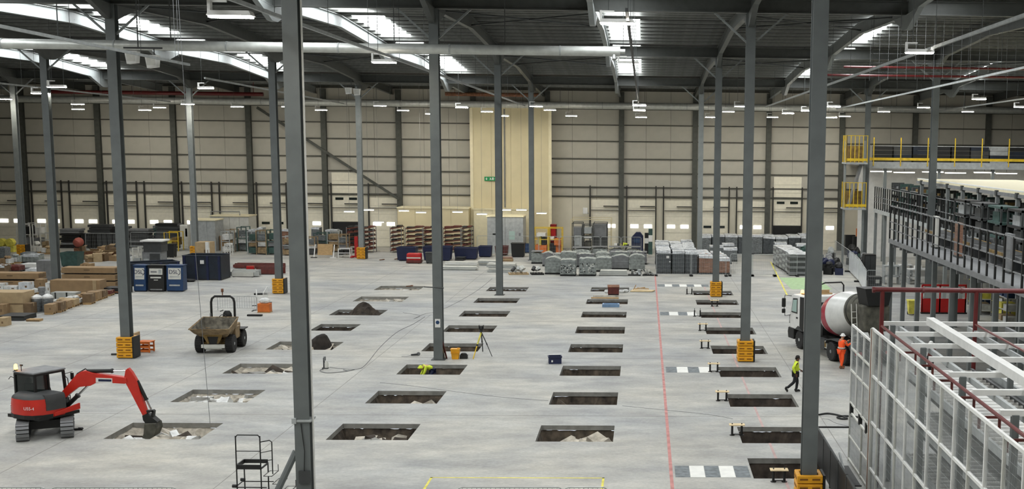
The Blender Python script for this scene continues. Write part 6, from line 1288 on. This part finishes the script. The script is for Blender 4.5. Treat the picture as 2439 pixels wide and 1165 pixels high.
# chutes and shelves inside the canopy
rq = random.Random(5)
for i in range(18):
    y = 45+4.0*i; t = thing('sorting_bay', 'grey sorting bay with shelves on the gallery, %s from the near end' % ORD[i], 'shelving', (23.9, y, 5.5), 0, 'sorting bays on the gallery')
    for yy in (-1.6, 1.6): MB().box(-.6, yy-.04, 0, .6, yy+.04, 2.6).obj('side', rq.choice(('darkgrey', 'teal', 'steel_dark')), t)
    for z in (.4, .95, 1.5, 2.1):
        MB().box(-.6, -1.56, z-.03, .6, 1.56, z+.03).obj('shelf', rq.choice(('darkgrey', 'midgrey', 'steel_dark')), t)
        for k in range(2):
            yy = -1.2+2.0*k+rq.uniform(0, .5); MB().box(-.5, yy, z+.03, .4, yy+.7, z+.03+rq.uniform(.15, .38)).obj('tote', rq.choice(('darkgrey', 'midgrey', 'teal', 'offwhite', 'dirt_yellow')), t)
for i in range(12):
    y = 36+3.6*i; t = thing('conveyor_section', 'low roller conveyor section behind the black cage, %s from the near end' % ORD[i], 'conveyor', (18.6, y, 5.5), 0, 'roller conveyor sections on the gallery')
    for sx in (-.6, .6): MB().box(sx-.04, -1.7, .55, sx+.04, 1.7, .75).obj('side_frame', ('midgrey', 'dirt_yellow')[i % 2], t)
    for yy in (-1.5, 1.5): MB().box(-.6, yy-.04, 0, .6, yy+.04, .55).obj('trestle', 'midgrey', t)
    MB().box(-.55, -1.7, .66, .55, 1.7, .72).obj('belt', 'darkgrey', t)
for i, (y, xx) in enumerate(((52, 17.2), (58, 17.6), (66, 17.2), (72, 17.4))):
    t = thing('upright_unit', 'tall %s panel unit on the gallery, %s from the near end' % (('brown', 'grey', 'brown', 'pale')[i], ORD[i]), 'panel', (xx, y, 5.5)); MB().box(-.1, -.5, 0, .1, .5, 1.9).obj('panel', ('rust', 'midgrey', 'wrap_brown', 'offwhite')[i], t); MB().box(-.14, -.55, 0, .14, .55, .1).obj('foot', 'steel_dark', t)
# ---- upper mezzanine at the back right
mz = thing('mezzanine', 'upper mezzanine floor at the back right with yellow kick rail', 'mezzanine', (0, 121, 0))
MB().box(22.3, 0, 9.5, 51.5, 12.4, 9.85).obj('slab', 'midgrey', mz); MB().box(22.3, -.06, 9.3, 51.5, 0, 9.95).obj('fascia', 'litegrey', mz)
MB().box(22.3, -.05, 10.1, 51.5, .02, 10.36).obj('kick_rail', 'yrail', mz)
MB().box(22.3, 5.5, 0, 51.5, 5.7, 9.5).obj('under_wall', 'white', mz)
for i in range(11): MB().box(22.7+2.7*i-.045, -.12, 9.55, 22.7+2.7*i+.045, -.03, 12.35).obj('rail_post', 'yrail', mz)
MB().box(22.3, -.06, 11.5, 51.5, -.02, 11.56).obj('mid_rail', 'litegrey', mz)
for i in range(5): MB().box(24+5.4*i-.15, .3, 0, 24+5.4*i+.15, .6, 9.5).obj('post', 'steel_light', mz)
rq = random.Random(9)
for i in range(13):
    x = 24+1.95*i; t = thing('stacked_crates', 'dark crates stored on the upper mezzanine, %s from the left' % ORD[i], 'crates', (x, 123.2, 9.85), 0, 'dark crates on the upper mezzanine'); m = rq.choice(('black', 'navy', 'darkgrey', 'black')) if i not in (6, 10) else ('litegrey', 'midgrey')[i == 10]
    for k in range(4): MB().box(-.9, -.6, .42*k, .9, .6, .42*k+.39).obj('crate', m if rq.random() < .8 else 'skipblue', t)
for i in range(9):
    x = 23.6+2.6*i; t = thing('strip_light', 'bright tube light under the upper mezzanine, %s from the left' % ORD[i], 'lamp', (x, 121.5+(i % 2)*1.3, 8.95-.1*(i % 2)), 0, 'tube lights under the upper mezzanine')
    MB().box(-1.1, -.1, .08, 1.1, .1, .18).obj('housing', 'white', t); MB().box(-1.05, -.09, 0, 1.05, .09, .08).obj('tube', 'tube', t); MB().box(-.02, -.02, .18, .02, .02, .66).obj('stem', 'midgrey', t)
# yellow stair platform
yp = thing('stair_platform', 'yellow railed stair platform beside the far right column', 'platform', (19.4, 117.5, 0))
for z0, z1 in ((5.5, 8.0), (9.9, 12.5)):
    MB().box(0, 0, z0-.15, 2.1, 2.5, z0).obj('landing', 'litegrey', yp)
    for i in range(6): MB().cyl((.05+.4*i, .05, z0), (.05+.4*i, .05, z1), .035, 6).obj('rail_post', 'yrail', yp)
    for i in range(4): MB().cyl((.05, .05+.7*i, z0), (.05, .05+.7*i, z1), .035, 6).obj('rail_post', 'yrail', yp)
    MB().box(0, .02, z0+.15, 2.1, .08, z0+.4).obj('kick_rail', 'yrail', yp); MB().box(0, .02, z1-.06, 2.1, .08, z1).obj('hand_rail', 'yrail', yp)
    MB().box(.1, 2.2, z0, 2.1, 2.3, z0+1.6).obj('back_panel', 'dirt_yellow', yp)
MB().beam((.5, 1.2, 5.5), (1.7, 1.2, 9.8), .9, .2).obj('stair_flight', 'midgrey', yp)
for sx in (.1, 2.0): MB().box(sx-.1, 1, 0, sx+.1, 1.2, 12).obj('post', 'steel_light', yp)
# ---- equipment on the floor at right rear
def desk(label, px, yt, yb, m, d=1.0):
    x, y, w, h = sbox(*px, yt, yb); t = thing('workbench', label, 'bench', (x, y, 0))
    MB().box(-w/2, -d/2, h-.08, w/2, d/2, h).obj('top', m, t)
    for sx in (-1, 1): MB().box(sx*(w/2-.05)-.04, -d/2, 0, sx*(w/2-.05)+.04, d/2, h-.08).obj('side', 'litegrey', t)
    MB().box(-w/2, -d/2, h*.4, w/2, d/2, h*.45).obj('shelf', m, t); MB().box(-w*.2, -.2, h, w*.15, .2, h+.25).obj('item', 'white', t); return t
box_thing('tall_cabinet', 'black padded cabinet behind the red overhead pipe', 'cabinet', (2058, 2085), 607, 668, 1.2, 'black', [('door', 'darkgrey', (.05, .48, .05, .95)), ('door', 'darkgrey', (.52, .95, .05, .95))])
desk('grey workbench behind the gallery posts, left one', (2103, 2140), 632, 676, 'litegrey'); desk('white workbench behind the gallery posts, middle one', (2140, 2170), 630, 668, 'white'); desk('white workbench behind the gallery posts, right one', (2162, 2210), 640, 676, 'white')
box_thing('dark_console', 'dark console between black cabinet and grey bench', 'console', (2070, 2100), 660, 690, .9, 'darkgrey', [('panel', 'offwhite', (.5, .8, .5, .8))])
for i, (a, b, yt, yb) in enumerate(((2012, 2036, 560, 600), (2030, 2054, 564, 602))):
    box_thing('dark_screen', '%s of two black partition screens below the yellow platform' % ('left', 'right')[i], 'screen', (a, b), yt, yb+8, .5, 'black', [('edge', 'steel_dark', (0, .06, 0, 1))])
rq = random.Random(21)
for i in range(18):
    px, py = rq.uniform(1966, 2046), rq.uniform(612, 655); x, y, w, h = sbox(px-10, px+10, py-32, py); t = thing('cable_reel', 'dark jumble of equipment behind the mixer lorry', 'equipment', (x, y, 0), rq.uniform(0, 3), 'dark equipment behind the mixer lorry')
    MB().box(-w/2, -.35, 0, w/2, .35, h*.5).obj('case', rq.choice(('black', 'teal', 'darkgrey', 'navy')), t); MB().blob((0, 0, h*.62), (w*.48, .36, h*.36), 9, 6, .25).obj('bundle', rq.choice(('black', 'midgrey', 'litegrey', 'navy')), t)
box_thing('orange_wall', 'orange partition under the gallery at right rear', 'partition', (2040, 2100), 545, 600, .3, 'orange', [('board', 'offwhite', (.5, .9, .4, .8))])
rb = thing('red_booth', 'red panelled booth with windows under the gallery', 'booth', (20.85, 83.2, 0))
MB().box(-1.55, 0, .1, 1.55, .08, 1.05).obj('lower_panel', 'red', rb)
for sx in (-1.55, -.3, .5, 1.5): MB().box(sx-.05, 0, .1, sx+.05, .08, 2.0).obj('post', 'red', rb)
MB().box(-1.55, 0, 1.92, 1.55, .1, 2.05).obj('header', 'red', rb); MB().box(-1.5, .03, 1.08, 1.5, .05, 1.9).obj('glazing', mat('clear_glazing', 'c8d0cc', rough=.1, var=0, alpha=.25), rb); MB().box(-1.6, -.1, 0, 1.6, .2, .1).obj('skid', 'black', rb)
wb = thing('wheelie_bin', 'yellow wheelie bin left of the red booth', 'bin', (18.45, 82.6, 0)); MB().loft([[Vector((sx*a, sy*b, z)) for sx, sy in ((-1, -1), (1, -1), (1, 1), (-1, 1))] for a, b, z in ((.2, .22, .08), (.27, .3, .95))]).obj('body', 'yelpaint', wb); MB().box(-.3, -.32, .95, .3, .36, 1.03).obj('lid', 'yelpaint', wb)
for s in (-1, 1): MB().cyl((s*.2-.03, .22, .1), (s*.2+.03, .22, .1), .1, 10).obj('wheel', 'black', wb)
for i in range(8):
    x, y = 23.8+.6*(i % 2), 66+3.0*i; t = thing('storage_rack', 'shelving with pale and yellow boxes under the gallery, %s from the near end' % ORD[i], 'shelving', (x, y, 0), 0, 'shelving under the gallery')
    for yy in (-1.3, 1.3):
        for xx in (-.5, .5): MB().box(xx-.04, yy-.04, 0, xx+.04, yy+.04, 4.2).obj('post', 'midgrey', t)
    for z in (.3, 1.1, 1.9, 2.7, 3.5):
        MB().box(-.5, -1.3, z-.05, .5, 1.3, z).obj('shelf', ('offwhite', 'yelpaint')[i % 2], t)
        for k in range(2): yy = -1.1+1.2*k; MB().box(-.45, yy, z, .45, yy+.8, z+.35).obj('box', rq.choice(('offwhite', 'card_lite', 'plastic', 'blue', 'yelpaint')), t)
# ---- roller conveyor block inside the white fence
cf = thing('conveyor_structure', 'tall grey and white steel frame around the roller conveyors', 'frame', (0, 0, 0))
for x in (8.5, 11.2, 13.9, 15.75):
    for i in range(5): y = 22.4+4.6*i; MB().box(x-.08, y-.08, 0, x+.08, y+.08, 5.45).obj('post', 'steel', cf)
for i in range(9): y = 22.4+2.32*i; MB().box(8.15, y-.07, 5.42, 15.85, y+.07, 5.56).obj('cross_beam', 'white', cf)
MB().box(9.5, 20, 5.57, 9.75, 40.2, 5.82).obj('main_beam', 'white', cf)
for x, m in ((8.75, 'litegrey'), (11.1, 'litegrey'), (12.4, 'midgrey'), (15.2, 'litegrey')): MB().box(x-.05, 20, 5.26, x+.05, 40.8, 5.42).obj('long_beam', m, cf)
rol = MB().cyl((-1.02, 0, 0), (1.02, 0, 0), .075, 8).mesh('roller', 'white')
ln = 0
LV = {4.1: 'top', 2.7: 'middle', 1.3: 'lower'}
for z in (4.1, 2.7, 1.3):
    for x, wh in ((9.85, 'nearest the white fence'), (12.55, 'second from the white fence'), (14.82, 'third from the white fence')):
        ks = .72 if x > 14 else 1.0
        t = thing('roller_conveyor', '%s roller conveyor lane, %s' % (LV[z], wh), 'conveyor', (x, 0, z), 0, 'white roller conveyor lanes')
        for sx in (-1.08*ks, 1.08*ks): MB().box(sx-.04, 21, -.14, sx+.04, 39.6, .1).obj('side_frame', 'litegrey' if sx < 0 else ('dirt_yellow' if z > 4 and x > 10 else 'midgrey'), t)
        MB().box(-1.04*ks, 21, -.32, 1.04*ks, 39.6, -.28).obj('dark_backing', 'steel_dark', t)  # dark sheet added under the rollers to paint the shade between them
        y = 21.3
        while y < 39.5: put('roller', rol, t, (0, y, 0), scale=(ks, 1, 1)); y += .42
# red sprinkler pipes round the frame
rp = thing('sprinkler_pipework', 'dark red sprinkler pipe standing over the roller conveyors', 'pipework', (0, 40, 0))
MB().tube([(7.65, 0, 6.77), (15.7, 0, 6.74)], .085, 10).obj('header_pipe', 'pipe_red', rp, smooth=True)
for x, zb in ((7.95, 0), (11.1, 0)): MB().cyl((x, 0, zb), (x, 0, 6.72), .075, 10).obj('riser_pipe', 'pipe_red', rp, smooth=True)
MB().tube([(7.95, 0, 5.55), (7.95, -20, 5.55)], .045, 8).obj('branch_pipe', 'pipe_red', rp, smooth=True); MB().tube([(11.1, 0, 5.62), (11.1, -18, 5.62)], .04, 8).obj('branch_pipe', 'pipe_red', rp)
for x in (7.65, 9.3, 10.6, 13): MB().cyl((x-.04, 0, 6.76), (x+.04, 0, 6.76), .105, 10).obj('coupling', 'pipe_red', rp)
for i in range(7):
    y = -2.2-2.3*i; b = MB().box(8.1, y-.03, 5.0, 8.65, y+.03, 5.06).box(8.1, y-.03, 4.75, 8.16, y+.03, 5.06).box(8.6, y-.03, 4.75, 8.66, y+.03, 5.06).obj('pipe_hanger', 'rack_red', rp)
# ---- white mesh fence
FX = 7.6
wf = thing('mesh_fence', 'tall white framed mesh safety fence at lower right', 'fence', (FX, 0, 0)); Z4 = (.05, .85, 2.42, 3.97, 5.5); st_ = 1.36
def mesh_panel(w, h):
    m = MB(); n = int(w/.05)
    for i in range(1, n): y = w*i/n; m.add([(0, y-.003, 0), (0, y+.003, 0), (0, y+.003, h), (0, y-.003, h), (.005, y, 0), (.005, y, h)], [(0, 1, 2, 3), (1, 4, 5, 2), (4, 0, 3, 5)])
    for k in range(1, int(h/.2)): z = h*k/int(h/.2); m.add([(0, 0, z-.003), (0, w, z-.003), (0, w, z+.003), (0, 0, z+.003), (.005, 0, z), (.005, w, z)], [(3, 2, 1, 0), (2, 3, 4, 5), (4, 0, 1, 5)])
    return m.mesh('mesh_panel', 'litegrey')
pms = {k: mesh_panel(st_, b-a) for k, (a, b) in enumerate(zip(Z4, Z4[1:]))}
for i in range(14):
    y = 39.7-st_*(i+1)
    MB().box(-.04, y-.035, 0, .04, y+.035, 5.5).obj('upright', 'white' if i % 2 else 'offwhite', wf)
    for k in range(4):
        o = put('mesh_panel', pms[k], wf, (0, y, Z4[k])); o['kind'] = 'stuff'
for z in Z4[1:]: MB().box(-.035, 20.6, z-.04, .035, 39.7, z+.04).obj('rail', 'white', wf)
for dx, m in ((0, 'offwhite'), (.16, 'rust'), (.3, 'offwhite')): MB().box(-.06, 39.7-dx-.06, 0, .06, 39.7-dx+.06, 5.5).obj('corner_post', m, wf)
gp = thing('fence_gate', 'narrower white mesh gate panel at the far end of the fence', 'gate', (FX, 39.85, 0)); L_ = 3.7
for y in (0, 1.25, 2.5, L_): MB().box(-.035, y-.035, 2.2, .035, y+.035, 5.05).obj('upright', 'white', gp)
for z in (2.2, 3.4, 4.2, 5.05): MB().box(-.03, 0, z-.035, .03, L_, z+.035).obj('rail', 'white' if z > 5 else 'offwhite', gp)
o = put('mesh_panel', mesh_panel(L_, 2.85), gp, (0, 0, 2.2)); o['kind'] = 'stuff'
for y in (0, 1.25, L_): MB().box(-.035, y-.035, 0, .035, y+.035, 1.85).obj('lower_upright', 'offwhite', gp)
for z in (.1, .95, 1.85): MB().box(-.03, 0, z-.03, .03, L_, z+.03).obj('lower_rail', 'offwhite', gp)
o = put('mesh_panel', mesh_panel(L_, 1.75), gp, (0, 0, .1)); o['kind'] = 'stuff'
for y in (.3, 1.6, 3.4): MB().box(-.06, y-.1, 1.85, .06, y+.1, 2.2).obj('hinge_block', 'black', gp)
MB().box(.15, .5, .2, .25, .6, 1.8).obj('yellow_post', 'yrail', gp)
# ---- low black screen by the nearest right-hand column
bs = thing('screen_fence', 'low black sheeted fence beside the nearest right-hand column', 'fence', (6.35, 35, 0))
for i in range(6): MB().box(-.03, 8.1*i/5-.03, 0, .03, 8.1*i/5+.03, 1.38).obj('post', 'steel_dark', bs)
MB().box(-.012, 0, .08, .012, 8.1, 1.33).obj('sheeting', 'black', bs); MB().box(-.03, 0, 1.33, .03, 8.1, 1.38).obj('top_rail', 'steel_dark', bs); MB().box(0, 8.08, 1.33, 1.15, 8.14, 1.38).obj('end_rail', 'black', bs)
MB().beam((.25, 1.0, 0), (.25, 4.6, 1.3), .06, .06).obj('stay', 'litegrey', bs)
t = thing('rubber_mat', 'dark grey mat behind the low black fence', 'mat', (7.0, 41.4, 0)); MB().box(-.45, -1.3, 0, .45, 1.3, .03).obj('mat', 'darkgrey', t); MB().box(-.47, -1.32, 0, .47, -1.27, .04).obj('edge', 'black', t)

# dark frames added between cage and canopy to darken the interior
for i in range(11):
    y = 38.5+3.9*i; t = thing('dark_filler', 'dark frame added to darken the gallery walkway, %s from the near end' % ORD[i], 'filler frame', (20.7, y, 5.5), 0, 'dark frames added on the gallery')
    for yy in (-1.3, 1.3):
        for xx in (-.5, .5): MB().box(xx-.05, yy-.05, 0, xx+.05, yy+.05, 2.7).obj('post', 'steel_dark', t)
    for z in (.9, 1.7, 2.6): MB().box(-.55, -1.35, z-.06, .55, 1.35, z+.06).obj('tier', ('darkgrey', 'black', 'teal')[i % 3], t)
    MB().box(-.4, -.9, .96, .4, .5, 1.5).obj('lower_box', ('black', 'darkgrey')[i % 2], t); MB().box(-.3, -.2, 1.76, .3, 1.1, 2.3).obj('upper_box', ('darkgrey', 'litegrey', 'teal')[i % 3], t)
# thin netting hung from the roof at upper right
nt = MB()
for i in range(26): nt.box(13.5+.55*i-.006, -.006, 15.4+.02*i, 13.5+.55*i+.006, .006, roof(74)+.25)
for k in range(6): nt.box(13.5, -.005, 15.9+.55*k, 27.3, .005, 15.91+.55*k)
o = nt.obj('safety_netting', 'midgrey', None, (0, 74, 0)); o['kind'] = 'stuff'; tag(o, 'thin hanging net lines under the roof at upper right', 'netting')

# ================================================================== set stored goods clear of one another
bpy.context.view_layer.update()
def aabb(o):
    lo, hi = [1e9]*3, [-1e9]*3; st = [o]
    while st:
        q = st.pop(); st += list(q.children)
        if q.type == 'MESH':
            for c in q.bound_box:
                p = q.matrix_world @ Vector(c)
                for i in range(3): lo[i] = min(lo[i], p[i]); hi[i] = max(hi[i], p[i])
    return lo, hi
MOVE = ('wrapped_pallet', 'grey_bundle', 'carton', 'loose_goods', 'plastic_bin', 'tray_stack', 'machine', 'flow_rack', 'crate_stack', 'wrapped_drum', 'tin', 'hose_reel', 'block_stack', 'panel_stack', 'beam_bundle', 'scrap_bundle', 'parts_heap', 'cable_reel', 'sheet_stack', 'workbench', 'kiosk', 'post_stand', 'storage_box', 'pump_truck', 'cement_mixer', 'container', 'channel_bundle', 'platform_lift', 'wall_cabinet', 'steel_cabinet')
FIX = ('steel_column', 'column_guard', 'site_cabin', 'cream_store', 'service_tower', 'skip', 'recycling_bin', 'large_crate', 'long_carton', 'temporary_fence')
bx = []
for o in list(sc.objects):
    s_ = o.name.split('.')[0]
    if o.parent is None and s_ in MOVE+FIX and o.get('group') != 'heap of crushed cartons':
        lo, hi = aabb(o)
        if lo[2] < 1.2: bx.append([o, lo, hi, s_ in MOVE, 0.0, 0.0])
for it in range(60):
    n = 0
    for i in range(len(bx)):
        for j in range(i+1, len(bx)):
            A, B = bx[i], bx[j]
            if not (A[3] or B[3]): continue
            dx = min(A[2][0], B[2][0])-max(A[1][0], B[1][0]); dy = min(A[2][1], B[2][1])-max(A[1][1], B[1][1])
            if dx < .005 or dy < .005 or min(A[2][2], B[2][2]) <= max(A[1][2], B[1][2]): continue
            n += 1
            ax = 0 if dx < dy else 1; d = (dx, dy)[ax]+.012
            if A[1][ax]+A[2][ax] > B[1][ax]+B[2][ax]: A, B = B, A       # B lies further along the axis
            sa, sb = (.5, .5) if A[3] and B[3] else ((1, 0) if A[3] else (0, 1))
            if ax == 1 and A[3] and B[3]: sa, sb = (0, 1) if B[2][1] < 132.8 else (1, 0)
            for Q, k in ((A, -sa*d), (B, sb*d)):
                Q[1][ax] += k; Q[2][ax] += k; Q[4+ax] += k
    if not n: break
for o, lo, hi, mv, ex_, ey_ in bx:
    if mv:
        if hi[1] > 133.3: ey_ -= hi[1]-133.3
        o.location.x += ex_; o.location.y += ey_
